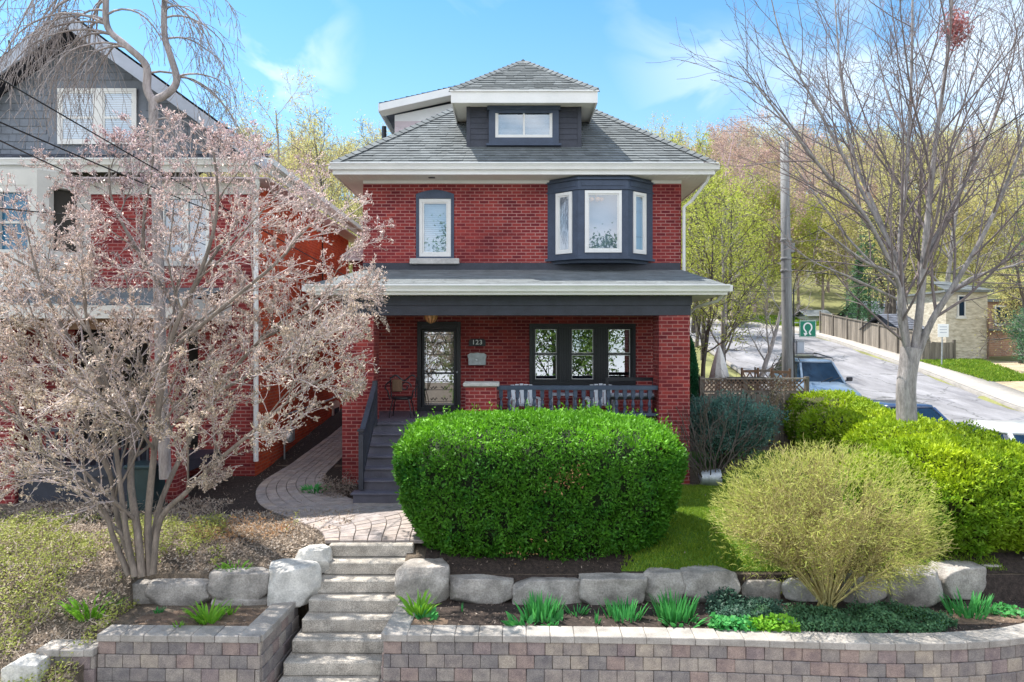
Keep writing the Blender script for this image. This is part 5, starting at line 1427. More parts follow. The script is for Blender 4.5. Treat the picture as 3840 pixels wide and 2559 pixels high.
# blue-green juniper by the fence
t = thing('juniper_bush', 'loose blue green juniper bush between the porch column and the fence', 'shrub', (5.4, 15.6, 0))
A = Arr(); tw = []
for k in range(26):
    a = rng.random() * 6.28; s = rng.random(); d = unit(np.array([math.cos(a) * s * .85 - .05, math.sin(a) * s * .7, 1.0]))
    grow(A, tw, np.array([4.95 + rng.normal() * .22, 15.6, .05]), d, 1.4, .02, 0, dict(PS, up=[-.02, -.02, 0]), rng)
A.obj('stems', 'bark_dark', t); pts = np.array([q[0] for q in tw]); dr = np.array([q[1] for q in tw])
n = 46000; ix = rng.randint(0, len(pts), n); q = pts[ix] + rng.normal(size=(n, 3)) * .06; V_, F_ = leaves(q, None, rng.uniform(.03, .09, n), rng, 0, .3, dr[ix]); B = Arr(); B.add(V_, F_, rng.random(n)); B.obj('foliage', 'juniper_leaf', t)
# dark vine stems between the column and the juniper
t = thing('bare_vine', 'tangled dark bare vine stems at the foot of the right porch column', 'vine', (4.0, 14.2, 0))
A = Arr(); tw = []
for k in range(22):
    d = unit(np.array([rng.normal() * .28, rng.normal() * .15, 1])); grow(A, tw, np.array([4.15 + rng.normal() * .12, 14.25, .05]), d, 1.3 + rng.random() * 1.0, .016, 0, dict(PS, kids=[5, 3, 0], wob=[.22, .25, .3]), rng)
A.obj('stems', 'bark_dark', t)
# narrow cedar at the house corner
t = thing('cedar', 'narrow deep green cedar against the right side of the brick house', 'tree', (4.75, 18.6, .4))
f = MB(); f.tube([(4.75, 18.6, .3), (4.75, 18.6, 2.6)], [.06, .02], 7); f.build('trunk', 'bark_dark', t)
n = 20000; h = rng.random(n); a = rng.random(n) * 6.28; rr = (1 - h) ** .45 * .42 * (.75 + .3 * rng.random(n)); q = np.stack([4.78 + rr * np.cos(a), 18.6 + rr * np.sin(a), .5 + h * 2.7], 1)
V_, F_ = leaves(q, None, rng.uniform(.05, .10, n), rng, 0, .4, np.tile([0, 0, 1.], (n, 1))); B = Arr(); B.add(V_, F_, rng.random(n)); B.obj('crown', 'dark_cover', t)
leafmat('cedar_leaf', (.02, .14, .06), (.04, .22, .08), .2); bpy.data.objects['crown'].data.materials[0] = MATS['cedar_leaf']

# fallen metal bucket by the juniper
t = thing('metal_bucket', 'dented galvanised bucket lying on its side by the lawn', 'bucket', (4.1, 14.25, .2))
f = MB()
f.lathe([(.0, 0), (.15, 0), (.155, .02), (.17, .16), (.178, .17), (.172, .18), (.19, .38), (.205, .40), (.2, .41), (.17, .39), (.14, .05), (.0, .04)], (3.92, 14.25, .215), 26, 'x'); f.build('body', 'galv', t, True)
f = MB(); f.tube([(4.30, 14.25 + .2 * math.cos(a), .215 + .2 * math.sin(a)) for a in np.linspace(-1.2, 2.2, 14)], .008, 6); f.build('handle', 'galv', t)

# ------------------------------------------------------------------ bulbs, clumps, ground cover
def blades(name, label, cat, c, n, h, spread, w, mat, seed, lean=.35, bend=.3, group=None, parts=6):
    rng = np.random.RandomState(seed); V = []; F = []; r = []
    for k in range(n):
        a = rng.random() * 6.28; s = math.sqrt(rng.random()) * spread; bx_ = c[0] + math.cos(a) * s; by_ = c[1] + math.sin(a) * s * .7
        d = unit(np.array([math.cos(a) * lean * (.4 + s / max(spread, .01)) + rng.normal() * .12, math.sin(a) * lean * (.4 + s / max(spread, .01)) + rng.normal() * .1, 1])); L = h * rng.uniform(.6, 1.08)
        sd = unit(np.cross(d, [math.cos(a + rng.normal() * .8), math.sin(a), .1])); p = np.array([bx_, by_, c[2] - .02]); b0 = len(V)
        ww = w * rng.uniform(.7, 1.2)
        for i in range(parts + 1):
            u = i / parts; wd = ww * math.sin(math.pi * min(1, .25 + u * .75)) * .5 + .001
            V += [tuple(p - sd * wd), tuple(p + sd * wd)]
            if i < parts: F.append((b0 + 2 * i, b0 + 2 * i + 1, b0 + 2 * i + 3, b0 + 2 * i + 2)); r.append(rng.random() * .3 + .7 * (k % 7) / 7)
            d = unit(d + np.array([math.cos(a), math.sin(a), -.35]) * bend * u * u); p = p + d * L / parts
    o = np_obj(name, V, F, r, mat); return tag(o, label, cat, group)
def onb(px, py, D): x, y, z = W(px, py, D); return (x, y, -.64 if y < 9.83 else gz(x, y))
IG = 'spring bulb clumps in the mulch beds'
blades('iris_clump', 'tall bluish green iris clump in front of the pointed pale boulder', 'plant', onb(1243, 1425, 9.15), 110, .34, .22, .030, 'iris_leaf', 1, .25, .12, IG)
blades('iris_clump', 'shorter green iris clump in front of the long grey boulder', 'plant', onb(1432, 1425, 9.15), 80, .28, .22, .028, 'iris_leaf', 2, .28, .12, IG)
blades('iris_clump', 'broad green iris clump in front of the narrow grooved boulder', 'plant', onb(1550, 1430, 9.15), 130, .36, .24, .030, 'iris_leaf', 3, .28, .14, IG)
blades('iris_clump', 'iris clump near the right end in front of the flat topped boulder', 'plant', onb(2228, 1412, 9.3), 70, .32, .26, .034, 'iris_leaf', 4, .42, .1, IG)
blades('lily_clump', 'yellow green lily shoots at the foot of the big square boulder by the steps', 'plant', onb(962, 1410, 9.25), 46, .36, .10, .035, 'lily_leaf', 5, .45, .5, IG)
blades('tulip_leaves', 'broad bluish tulip leaves under the lily shoots by the steps', 'plant', onb(985, 1418, 9.15), 14, .2, .12, .07, 'iris_leaf', 6, .8, .4, IG)
blades('lily_clump', 'bright day lily clump beside the leftmost boulder', 'plant', onb(205, 1395, 9.2), 90, .38, .2, .036, 'lily_leaf', 7, .6, .5, IG)
blades('lily_clump', 'bright day lily clump in the middle of the left block bed', 'plant', onb(478, 1432, 9.05), 60, .34, .13, .034, 'lily_leaf', 8, .6, .5, IG)
blades('lily_clump', 'small tuft in front of the left coping', 'plant', onb(412, 1445, 8.85), 26, .12, .06, .02, 'lily_leaf', 9, .4, .3, IG)
blades('lily_clump', 'small tuft behind the middle lily clump of the left bed', 'plant', onb(525, 1410, 9.3), 24, .16, .06, .02, 'lily_leaf', 10, .5, .3, IG)
blades('lily_clump', 'low tuft between the boulders and the left bed soil', 'plant', onb(362, 1400, 9.35), 16, .12, .05, .02, 'iris_leaf', 11, .5, .3, IG)
blades('tulip_leaves', 'wide tulip leaves at the coping left of the tall iris', 'plant', onb(1200, 1440, 8.95), 18, .22, .17, .07, 'iris_leaf', 12, .7, .4, IG)
blades('tulip_leaves', 'wide tulip leaves right in front of the tall iris', 'plant', onb(1275, 1440, 8.98), 14, .2, .15, .07, 'iris_leaf', 13, .8, .4, IG)
blades('tulip_leaves', 'small spiky shoots between the two left iris clumps', 'plant', onb(1325, 1410, 9.3), 30, .17, .12, .02, 'iris_leaf', 14, .5, .2, IG)
blades('tulip_leaves', 'single spiky shoot in the mulch before the short iris', 'plant', onb(1372, 1438, 9.0), 6, .2, .06, .03, 'iris_leaf', 15, .6, .2, IG)
blades('tulip_leaves', 'thin shoot in the dark mulch left of the tall iris', 'plant', onb(1062, 1405, 9.4), 4, .18, .03, .02, 'iris_leaf', 16, .4, .2, IG)
blades('tulip_leaves', 'wide tulip leaves at the foot of the broad iris clump', 'plant', onb(1565, 1442, 8.98), 20, .22, .22, .07, 'iris_leaf', 17, .9, .4, IG)
blades('lily_clump', 'small yellow green tuft right of the ground cover by the coping', 'plant', onb(2085, 1420, 9.2), 26, .2, .08, .03, 'lily_leaf', 18, .7, .4, IG)
blades('lily_clump', 'pale green leafy tuft in the lighter soil near the right iris', 'plant', onb(2148, 1430, 9.05), 24, .18, .1, .05, 'lily_leaf', 19, .9, .4, IG)
blades('lily_clump', 'fresh green tuft on the leaf litter near the magnolia', 'plant', onb(540, 1290, 9.95), 70, .16, .2, .03, 'lily_leaf', 20, .6, .4, IG)
blades('lily_clump', 'green leafy clump in the shaded bed left of the porch steps', 'plant', (-3.95, 13.75, 0), 90, .26, .2, .05, 'iris_leaf', 21, .6, .4, IG)

def mat_cover(name, label, cat, inside, box, n, h, size, mat, seed, kind=None, ground=None, aspect=.5):
    rng = np.random.RandomState(seed); x = rng.uniform(box[0], box[1], n); y = rng.uniform(box[2], box[3], n)
    m = np.array([inside(a, b_) for a, b_ in zip(x, y)]); x, y = x[m], y[m]
    z = np.array([(ground or gz)(a, b_) for a, b_ in zip(x, y)])
    lump = np.array([noise.noise(Vector((a * 3, b_ * 3, seed))) for a, b_ in zip(x, y)])
    q = np.stack([x, y, z + rng.random(len(x)) * h * np.clip(.65 + .8 * lump, .1, 1.4)], 1)
    V_, F_ = leaves(q, np.tile([0, -.3, 1.], (len(q), 1)), rng.uniform(size * .6, size * 1.4, len(q)), rng, .5, aspect)
    A = Arr(); A.add(V_, F_, rng.random(len(q))); o = A.obj(name, mat); return tag(o, label, cat, kind=kind)
ell = lambda cx, cy, rx, ry: (lambda x, y: ((x - cx) / rx) ** 2 + ((y - cy) / ry) ** 2 + .35 * noise.noise(Vector((x * 2.5, y * 2.5, 1))) < 1)
mat_cover('creeping_shrub', 'low dark blue green creeping shrub left of the twiggy bush stems', 'shrub', ell(3.15, 9.3, .5, .36), (2.4, 3.9, 8.8, 9.8), 9000, .26, .05, 'dark_cover', 2)
mat_cover('creeping_shrub', 'dark green creeper spilling over the coping below the twiggy bush', 'shrub', ell(4.5, 8.98, 1.3, .42), (3.0, 6.0, 8.5, 9.5), 16000, .20, .045, 'pine_leaf', 3)
mat_cover('leafy_clump', 'bright green ruffled leaves at the coping left of the creeper', 'plant', ell(2.85, 8.82, .3, .16), (2.4, 3.3, 8.6, 9.1), 2600, .16, .06, 'iris_leaf', 4, aspect=.9)
mat_cover('leafy_clump', 'yellow green ruffled leaves at the coping beside the bright green ones', 'plant', ell(3.35, 8.75, .32, .14), (2.9, 3.8, 8.55, 9.0), 2600, .14, .06, 'lily_leaf', 5, aspect=.9)
mat_cover('leafy_clump', 'small green seedlings at the right end of the mulch bed', 'plant', ell(6.75, 9.35, .25, .2), (6.4, 7.2, 9.1, 9.6), 500, .1, .06, 'iris_leaf', 6, aspect=.8)
mat_cover('shade_shrub', 'small dark bare shrub beside the porch steps', 'shrub', ell(-3.45, 13.6, .36, .4), (-3.9, -3.0, 13.1, 14.1), 2600, .42, .04, 'chip', 7)

in_cover = lambda x, y: (x < -3.6 and y < 11.6 and (x < -5.25 or y > 9.9)) and (noise.noise(Vector((x * 1.1, y * 1.1, 2))) + .5 * noise.noise(Vector((x * 4, y * 4, 2))) + .34 - .42 * sm(x, -6.6, -4.2) > .1)
tag(mat_cover('ground_cover', None, None, in_cover, (-9, -3.5, 7.2, 11.8), 52000, .26, .038, 'cover_leaf', 8), kind='stuff')
tag(mat_cover('leaf_litter', None, None, lambda x, y: (y > 9.9 and x < -2.7 and not (y > 12.3 and x > -5.6)) or (x < -5.3), (-9, -2.6, 7.4, 13.2), 42000, .05, .045, 'dead_leaf', 9), kind='stuff')
tag(mat_cover('mulch_chips', None, None, lambda x, y: (-1.3 < x < 2.4 and 9.9 < y < 12.2) or (x > -1.5 and y < 9.8 and y > front(x)) or (-5.2 < x < -3.3 and 8.8 < y < 9.6) or (x < -3.5 and y > 11.5 and not (-5.3 < x < -3.9 and y > 13)), (-7.5, 8.6, 8.6, 20), 34000, .018, .038, 'chip', 10, aspect=.35), kind='stuff')
tag(mat_cover('dry_stalks', None, None, ell(-4.35, 10.9, .8, .35), (-5.4, -3.4, 10.3, 11.5), 2600, .3, .07, 'rust_leaf', 11, aspect=.15), kind='stuff')
tag(mat_cover('dead_stems', None, None, lambda x, y: x < -5.2 and (y > 9.9 or x < -5.3), (-9, -4.6, 7.4, 12.6), 6000, .30, .16, 'dead_leaf', 19, aspect=.05), kind='stuff')
# patches of lighter soil
for nm, e_ in (('soil_patch', ell(5.9, 9.15, 1.1, .22)), ('soil_patch', ell(-1.15, 9.02, .3, .2)), ('soil_patch', ell(-4.0, 9.15, .95, .36))):
    drape(nm, e_, -5.2, 7.2, 8.6, 9.8, .05, .006, 'soil_light')
tag(mat_cover('lawn_litter', None, None, in_lawn, (1.6, 7.2, 9.9, 14.5), 900, .03, .035, 'dead_leaf', 33), kind='stuff')
# grass blades
def grass(name, inside, box, n, h, seed, mat='grass_leaf', w=.008):
    rng = np.random.RandomState(seed); x = rng.uniform(box[0], box[1], n); y = rng.uniform(box[2], box[3], n)
    m = np.array([inside(a, b_) for a, b_ in zip(x, y)]); x, y = x[m], y[m]; z = np.array([gz(a, b_) for a, b_ in zip(x, y)]); k = len(x)
    a = rng.random(k) * 6.28; hh = h * rng.uniform(.6, 1.3, k); lx, ly = rng.normal(size=k) * .4 * hh, rng.normal(size=k) * .4 * hh
    P = np.stack([x, y, z + .01], 1); s = np.stack([np.cos(a) * w, np.sin(a) * w, a * 0], 1)
    V = np.stack([P - s, P + s, P + s * .3 + np.stack([lx, ly, hh], 1), P - s * .3 + np.stack([lx, ly, hh], 1)], 1).reshape(-1, 3)
    A = Arr(); A.add(V, np.arange(4 * k).reshape(-1, 4), rng.random(k)); return tag(A.obj(name, mat), kind='stuff')
grass('grass', lambda x, y: in_lawn(x, y) or in_lawn(x + .12, y) and random.random() < .5, (1.6, 7.2, 9.9, 14.5), 80000, .04, 3)
# ------------------------------------------------------------------ lattice fence beside the house
LX0, LX1, LY = 4.95, 7.78, 18.0
t = thing('lattice_fence', 'weathered grey board fence topped with brown lattice beside the red house', 'fence', (6.4, 18, .4))
zb, zt, zl = .35, 1.72, 2.10
for x in (LX0, 6.1, LX1 - .05):
    f = MB(); f.box((x, LY - .02, zb - .1), (x + .1, LY + .08, 2.14)); f.build('post', 'wood_grey', t)
f = MB(4); x = LX0 + .05; k = 0
while x < LX1 - .1:
    f.box((x, LY - (.045 if k % 2 else .02), zb), (x + .13, LY - (.022 if k % 2 else -.002), zt - .02 + f.g.uniform(-.01, .01))); x += .145; k += 1
f.build('boards', 'wood_grey', t)
f = MB(); f.box((LX0, LY - .05, zt - .0), (LX1, LY + .02, zt + .05)); f.box((LX0, LY - .05, zl - .03), (LX1, LY + .04, zl + .01)); f.build('rail', 'wood_grey', t)
f = MB(); h = zl - .03 - zt - .05; x = LX0 - h
while x < LX1:
    for s in (0, 1):
        a = (x, zt + .05) if s == 0 else (x + h, zt + .05); b_ = (x + h, zl - .03) if s == 0 else (x, zl - .03)
        if min(a[0], b_[0]) > LX0 and max(a[0], b_[0]) < LX1: f.bar((a[0], LY - .012 - .011 * s, a[1]), (b_[0], LY - .012 - .011 * s, b_[1]), .034, .010, up=(0, 1, 0))
    x += .115
f.build('lattice', 'lattice', t)
# side run of the same fence, going back along the pavement
t = thing('board_fence', 'side board fence running back from the lattice fence corner along the street', 'fence', (7.8, 20, .4))
f = MB(6); y = 18.12
while y < 19.6: f.box((LX1 + .02, y, .4), (LX1 + .045, y + .13, 1.7 + .04 * (y - 18))); y += .145
f.build('boards', 'wood_grey', t)

# pale climber on the fence boards
t = thing('pale_climber', 'pale yellow leaved climber hanging over the grey fence boards', 'plant', (6.9, 17.9, .4))
rng = np.random.RandomState(77); A = Arr(); tw = []
for k in range(7): grow(A, tw, np.array([6.85 + rng.normal() * .1, 17.9, .4]), unit(np.array([rng.normal() * .12 - .05, -.05, 1])), 1.35, .01, 0, dict(PS, kids=[4, 2, 0]), rng)
A.obj('stems', 'twig_yellow', t); n = 900; pts = np.array([q[0] for q in tw]); q = pts[rng.randint(0, len(pts), n)] + rng.normal(size=(n, 3)) * .04; V_, F_ = leaves(q, None, .055, rng, 0, .5); B = Arr(); B.add(V_, F_, rng.random(n)); B.obj('foliage', 'dead_leaf', t)

# patio: raised deck, parasol, table and chairs
o = MB(); o.box((4.95, 18.7, .2), (8.0, 22.5, 1.25)); tag(o.build('patio', 'wood_grey', None), kind='structure')
t = thing('folded_parasol', 'folded beige garden parasol standing on the patio behind the lattice fence', 'parasol', (5.95, 19.6, 1.25))
f = MB(); px_, py_ = 5.95, 19.6
n = 22; V = []; rows = [(.02, 2.96), (.06, 2.86), (.13, 2.6), (.19, 2.3), (.26, 1.98), (.22, 1.95), (.11, 1.97)]
for r_, z in rows:
    for k in range(n):
        a = 2 * math.pi * k / n; rr = r_ * (1 + .22 * math.cos(a * 8) * min(1, (3.0 - z) * 1.5)); V.append((px_ + rr * math.cos(a), py_ + rr * math.sin(a), z + (-.05 * math.cos(a * 8) if r_ == .26 else 0)))
F = [(j * n + i, j * n + (i + 1) % n, (j + 1) * n + (i + 1) % n, (j + 1) * n + i) for j in range(len(rows) - 1) for i in range(n)]
np_obj('canopy', V, F, np.zeros(len(F)), 'fabric_beige', t, True)
f = MB(); f.tube([(px_, py_, 1.25), (px_, py_, 3.0)], .022, 8); f.lathe([(.0, 2.95), (.035, 2.98), (.0, 3.04)], (px_, py_, 0), 8); f.build('pole', 'wood_brown', t)
f = MB(); f.lathe([(.24, 0), (.24, .05), (.06, .08), (.05, .2)], (px_, py_, 1.25), 18); f.build('base', 'rubber', t)
def wood_chair(x, y, rot, label, mat='wood_grey'):
    t = thing('patio_chair', label, 'chair', (0, 0, 0), 'wooden chairs on the patio')
    f = MB(); f.box((-.24, -.22, .42), (.24, .22, .46)); f.build('seat', mat, t)
    f = MB(); f.bar((-.24, .24, .98), (.24, .24, .98), .04, .07); f.bar((-.24, .24, .62), (.24, .24, .62), .03, .05)
    f.bar((-.2, .24, .64), (.0, .24, .95), .03, .02, up=(0, 1, 0)); f.bar((.2, .24, .64), (.0, .24, .95), .03, .02, up=(0, 1, 0)); f.bar((-.2, .245, .95), (-.05, .245, .64), .03, .02, up=(0, 1, 0)); f.bar((.2, .245, .95), (.05, .245, .64), .03, .02, up=(0, 1, 0)); f.build('backrest', mat, t)
    for sx in (-1, 1):
        for sy, h in ((-1, .42), (1, 1.08)): f = MB(); f.box((sx * .24 - .025, sy * .22 - .025 + .01, 0), (sx * .24 + .025, sy * .22 + .025 + .01, h)); f.build('leg', mat, t)
    t.location = (x, y, 1.25); t.rotation_euler = (0, 0, rot)
wood_chair(6.72, 18.95, .15, 'left wooden patio chair, beside the folded parasol', 'wood_brown')
wood_chair(7.15, 19.3, -.25, 'wooden patio chair between the other chair and the utility pole')
wood_chair(7.38, 18.9, 3.0, 'reddish wooden patio chair nearest to the lattice fence corner', 'wood_brown')
t = thing('patio_table', 'low dark round patio table seen over the lattice fence', 'table', (6.75, 18.75, 1.25))
f = MB(); f.lathe([(.36, .66), (.38, .67), (.38, .70), (.36, .705)], (6.7, 18.9 + .9, 1.25), 24); f.build('tabletop', 'black_paint', t)
for k in range(3): a = k * 2.1; f = MB(); f.tube([(6.7 + .1 * math.cos(a), 19.8 + .1 * math.sin(a), 1.91), (6.7 + .3 * math.cos(a), 19.8 + .3 * math.sin(a), 1.25)], .02, 6); f.build('leg', 'black_paint', t)
t = thing('planter_box', 'dark planter trough hanging behind the lattice by the parasol', 'planter', (6.0, 18.3, 1.9))
f = MB(); f.box((5.75, 18.1, 1.95), (6.75, 18.3, 2.12)); f.build('trough', 'black_paint', t)
f = MB()

# ------------------------------------------------------------------ utility pole and road signs
t = thing('utility_pole', 'tall weathered wooden utility pole rising beside the road behind the fence', 'pole', (8.08, 20, .3))
f = MB(); f.tube([(8.10, 20, -.1), (8.07, 20, 3), (8.02, 20, 6), (7.98, 20, 8.9)], [.17, .155, .135, .115], 16); f.build('pole', 'wood_pole', t, True)
f = MB(); f.tube([(8.26, 19.94, 0.3), (8.22, 19.93, 4.6)], .02, 6); f.tube([(8.22, 19.93, 4.6), (8.30, 19.9, 5.0), (8.5, 19.7, 5.3)], .012, 5); f.build('conduit', 'black_paint', t)
f = MB()
for z in (5.1, 5.45, 6.0): f.lathe([(.15, 0), (.16, .02), (.16, .06), (.15, .08)], (8.03, 20, z), 14)
f.box((8.11, 19.9, 5.68), (8.25, 20.1, 5.95)); f.build('clamp', 'wood_pole', t)
t = thing('road_sign', 'green square road sign with a white looping arrow fixed to the utility pole', 'sign', (8.57, 19.8, 3.4))
sx_, sy_, sz_ = 8.575, 19.80, 3.435
f = MB(); f.bevbox((sx_, sy_, sz_), (.245, .008, .245), .004); f.build('plate', 'sign_green', t)
f = MB(); frame_rect(f, sx_ - .235, sx_ + .235, sz_ - .235, sz_ + .235, sy_ - .0105, sy_ - .0085, .012)
# loop: opening at the bottom, arrow head on the left leg
pts = []
for k in range(25):
    a = math.radians(-58 + 296 * k / 24); pts.append((sx_ + .115 * math.cos(a), sz_ + .04 + .125 * math.sin(a)))
pts = [(sx_ + .085, sz_ - .175), (sx_ + .045, sz_ - .12)] + pts + [(sx_ - .045, sz_ - .12), (sx_ - .06, sz_ - .15)]
for i in range(len(pts) - 1):
    w_ = .042
    f.bar((pts[i][0], sy_ - .011 - .0002 * (i % 2), pts[i][1]), (pts[i + 1][0], sy_ - .011 - .0002 * (i % 2), pts[i + 1][1]), w_, .003, up=(0, 1, 0))
f.prism([(sx_ - .125, sz_ - .115), (sx_ - .005, sz_ - .14), (sx_ - .085, sz_ - .215)], 1, sy_ - .0135, sy_ - .009); f.build('loop_arrow', 'sign_white', t)
f = MB(); f.box((8.2, 19.82, 3.6), (8.5, 19.835, 3.63)); f.box((8.2, 19.82, 3.25), (8.5, 19.835, 3.28)); f.build('bracket', 'galv', t)
t = thing('utility_box', 'grey utility box hanging on the pole below the green sign', 'box', (8.37, 19.9, 2.9))
f = MB(); f.bevbox((8.37, 19.86, 2.90), (.105, .07, .17), .012); f.build('body', 'grey_box', t)
f = MB(); f.box((8.25, 19.77, 3.075), (8.49, 19.94, 3.09)); f.build('cover', 'galv', t)
t = thing('parking_sign', 'small white notice sign on a thin post by the far fence', 'sign', (20.35, 32.6, 1.5))
q = W(2166, 760, 32.6)
f = MB(); f.bevbox((q[0], 32.55, q[2]), (.26, .008, .31), .004); f.build('plate', 'sign_white', t)
f = MB()
for k in range(3): f.box((q[0] - .17, 32.538, q[2] + .16 - k * .13), (q[0] + .17, 32.541, q[2] + .19 - k * .13))
f.build('marking', 'grey_box', t)
f = MB(); f.tube([(q[0] - .06, 32.58, 1.5), (q[0] - .02, 32.58, q[2] + .3)], .03, 6); f.build('post', 'galv', t)

# ------------------------------------------------------------------ far side of the road
t = thing('long_fence', 'long weathered vertical board fence up the far side of the road', 'fence', (20.6, 40, 2))
f = MB(8); y = 34.5
while y < 45.5:
    zb_ = roadz(y) + .2; f.box((20.62, y, zb_ - .3), (20.65, y + .17, zb_ + 1.28 + f.g.uniform(-.02, .02))); y += .178
f.build('boards', 'wood_grey', t)
f = MB(); f.bar((20.6, 34.5, roadz(34.5) + 1.5), (20.6, 45.5, roadz(45.5) + 1.5), .06, .06); f.build('rail', 'wood_grey', t)
for y in np.arange(34.6, 45.6, 1.83): f = MB(); f.box((20.55, y, roadz(y) - .3), (20.63, y + .09, roadz(y) + 1.62)); f.build('post', 'wood_grey', t)
t = thing('gate_fence', 'short board fence panel facing the road between the long fence and the stone house', 'fence', (20.9, 34.2, 1.5))
f = MB(8); x = 20.62
while x < 22.1: f.box((x, 34.25, 1.2), (x + .14, 34.28, 3.02 + f.g.uniform(-.02, .02))); x += .15
f.build('boards', 'wood_grey', t)
for x in (20.56, 22.12): f = MB(); f.box((x, 34.2, 1.1), (x + .12, 34.32, 3.15)); f.build('post', 'wood_grey', t)

t = thing('stone_house', 'pale rough stone house front with a narrow window at the right edge', 'house', (24, 35, 1.5))
f = MB(); f.box((22.0, 34.6, .8), (24.1, 38.5, 5.55)); f.build('wall', 'stone_wall', t)
f = MB(5); f.box((21.8, 34.4, 5.55), (24.3, 38.7, 5.65)); shingles(f, (21.8, 34.4, 5.66), (24.3, 34.4, 5.66), (22.6, 37, 6.3), (23.5, 37, 6.3), .3); f.build('roof', 'shingle', t, recalc=False)
f = MB(); frame_rect(f, 22.55, 22.95, 4.3, 5.4, 34.52, 34.62, .06); f.box((22.5, 34.5, 4.2), (23.0, 34.62, 4.3)); wn_ = f.build('window', 'cream_trim', t)
f = MB(); f.add([(22.6, 34.56, 4.35), (22.9, 34.56, 4.35), (22.9, 34.56, 5.35), (22.6, 34.56, 5.35)], [(0, 1, 2, 3)]); f.build('pane', 'car_glass', wn_)
f = MB(); f.tube([(24.05, 34.5, .9), (24.05, 34.5, 4.2)], .05, 6); f.build('downspout', 'lattice', t)
t = thing('brick_annexe', 'low tan brick annexe right of the pale stone house', 'house', (28, 35, 1.5))
f = MB(); f.box((24.15, 35.2, .8), (30.5, 40, 3.6)); f.box((25.0, 37, 3.6), (30.5, 40, 5.2)); f.build('wall', 'brick_tan', t)
f = MB(); f.box((24.12, 35.0, 3.6), (30.6, 37.0, 3.72)); f.box((24.8, 36.8, 5.2), (30.6, 40.2, 5.35)); f.build('roof', 'shingle', t)
f = MB(); frame_rect(f, 26.1, 27.2, 3.9, 5.0, 36.9, 36.998, .08); wn_ = f.build('window', 'cream_trim', t)
f = MB(); f.add([(26.15, 36.95, 3.95), (27.15, 36.95, 3.95), (27.15, 36.95, 4.95), (26.15, 36.95, 4.95)], [(0, 1, 2, 3)]); f.build('pane', 'car_glass', wn_)
M('pale_render', (.50, .55, .62), .8, .1, 1)
def small_house(name, label, x0, x1, y0, y1, z0, z1, zr, wall_m, roof_m, wins):
    t = thing(name, label, 'house', ((x0 + x1) / 2, y0, z0)); xm = (x0 + x1) / 2
    f = MB(); f.box((x0, y0, z0), (x1, y1, z1)); f.build('wall', wall_m, t)
    f = MB(5); shingles(f, (x0 - .4, y0 - .4, z1 - .05), (x1 + .4, y0 - .4, z1 - .05), (x0 - .4, (y0 + y1) / 2, zr), (x1 + .4, (y0 + y1) / 2, zr), .3)
    f.add([(x0 - .4, y1 + .4, z1), (x1 + .4, y1 + .4, z1), (x1 + .4, (y0 + y1) / 2, zr), (x0 - .4, (y0 + y1) / 2, zr)], [(0, 1, 2, 3)])
    f.add([(x0, y0, z1), (x0, y1, z1), (x0, (y0 + y1) / 2, zr)], [(0, 1, 2)]); f.add([(x1, y0, z1), (x1, y1, z1), (x1, (y0 + y1) / 2, zr)], [(0, 1, 2)]); f.build('roof', roof_m, t, recalc=False)
    for a, b_, c_, d_ in wins:
        f = MB(); frame_rect(f, a, b_, c_, d_, y0 - .06, y0 - .002, .08); w_ = f.build('window', 'white_trim', t)
        f = MB(); f.add([(a + .05, y0 - .03, c_ + .05), (b_ - .05, y0 - .03, c_ + .05), (b_ - .05, y0 - .03, d_ - .05), (a + .05, y0 - .03, d_ - .05)], [(0, 1, 2, 3)]); f.build('pane', 'car_glass', w_)
    return t
small_house('grey_house', 'pale grey house with dark roof behind the long board fence', 26.2, 31.5, 48, 55, 3, 4.75, 6.1, 'pale_render', 'shingle_dark', [(26.9, 27.7, 3.4, 4.4), (29, 30.2, 3.4, 4.4)])
small_house('garage', 'pale blue grey garage gable just behind the gate fence', 24.2, 29.2, 39.5, 44, 1.6, 4.25, 5.0, 'pale_render', 'shingle_dark', [(25.0, 25.9, 2.7, 3.9)]) if 0 else None
small_house('shed', 'pale blue grey shed with dark roof left of the stone house', 20.9, 21.9 + .05, 36.5, 40, 1.6, 3.75, 4.6, 'pale_render', 'shingle_dark', [(21.1, 21.5, 2.8, 3.5)])
small_house('white_cottage', 'small white cottage at the top of the road behind the green sign', 22.6, 24.0, 52, 54, 3.6, 5.0, 5.5, 'cream_trim', 'shingle', [(22.9, 23.3, 4.1, 4.7)])
# verge in front of the stone house, and the one at the bend
rngv = np.random.RandomState(3)
drape('verge', lambda x, y: 20.25 < x < 23.5 - (34.2 - y) * .2 and 29 < y < 34.1, 20.2, 23.8, 28.6, 34.2, .2, .03, 'lawn_green')
drape('bare_verge', lambda x, y: 20.3 < x < 30 and 22 < y < 33.7, 20.2, 30, 22, 33.8, .4, .018, 'soil_tan' if 'soil_tan' in MATS else M('soil_tan', (.42, .33, .22), .95, .3, 2, fine=.2, fscale=10).name)
grass('verge_grass', lambda x, y: 20.3 < x < 23.4 - (34.2 - y) * .2, (20.2, 23.8, 29, 34.1), 9000, .12, 5, w=.03)
grass('bend_grass', lambda x, y: True, (19.2, 24.5, 50.5, 58), 8000, .22, 6, w=.08)
t = thing('standpipe', 'small dark bent pipe standing against the stone house', 'pipe', (24, 34, 1.4)); f = MB(); q = W(2213, 850, 34.3)
f.tube([(q[0] + .1, 34.3, q[2] - .2), (q[0], 34.3, q[2] + .5), (q[0] - .15, 34.3, q[2] + .55)], .05, 6); f.build('pipe', 'black_paint', t)

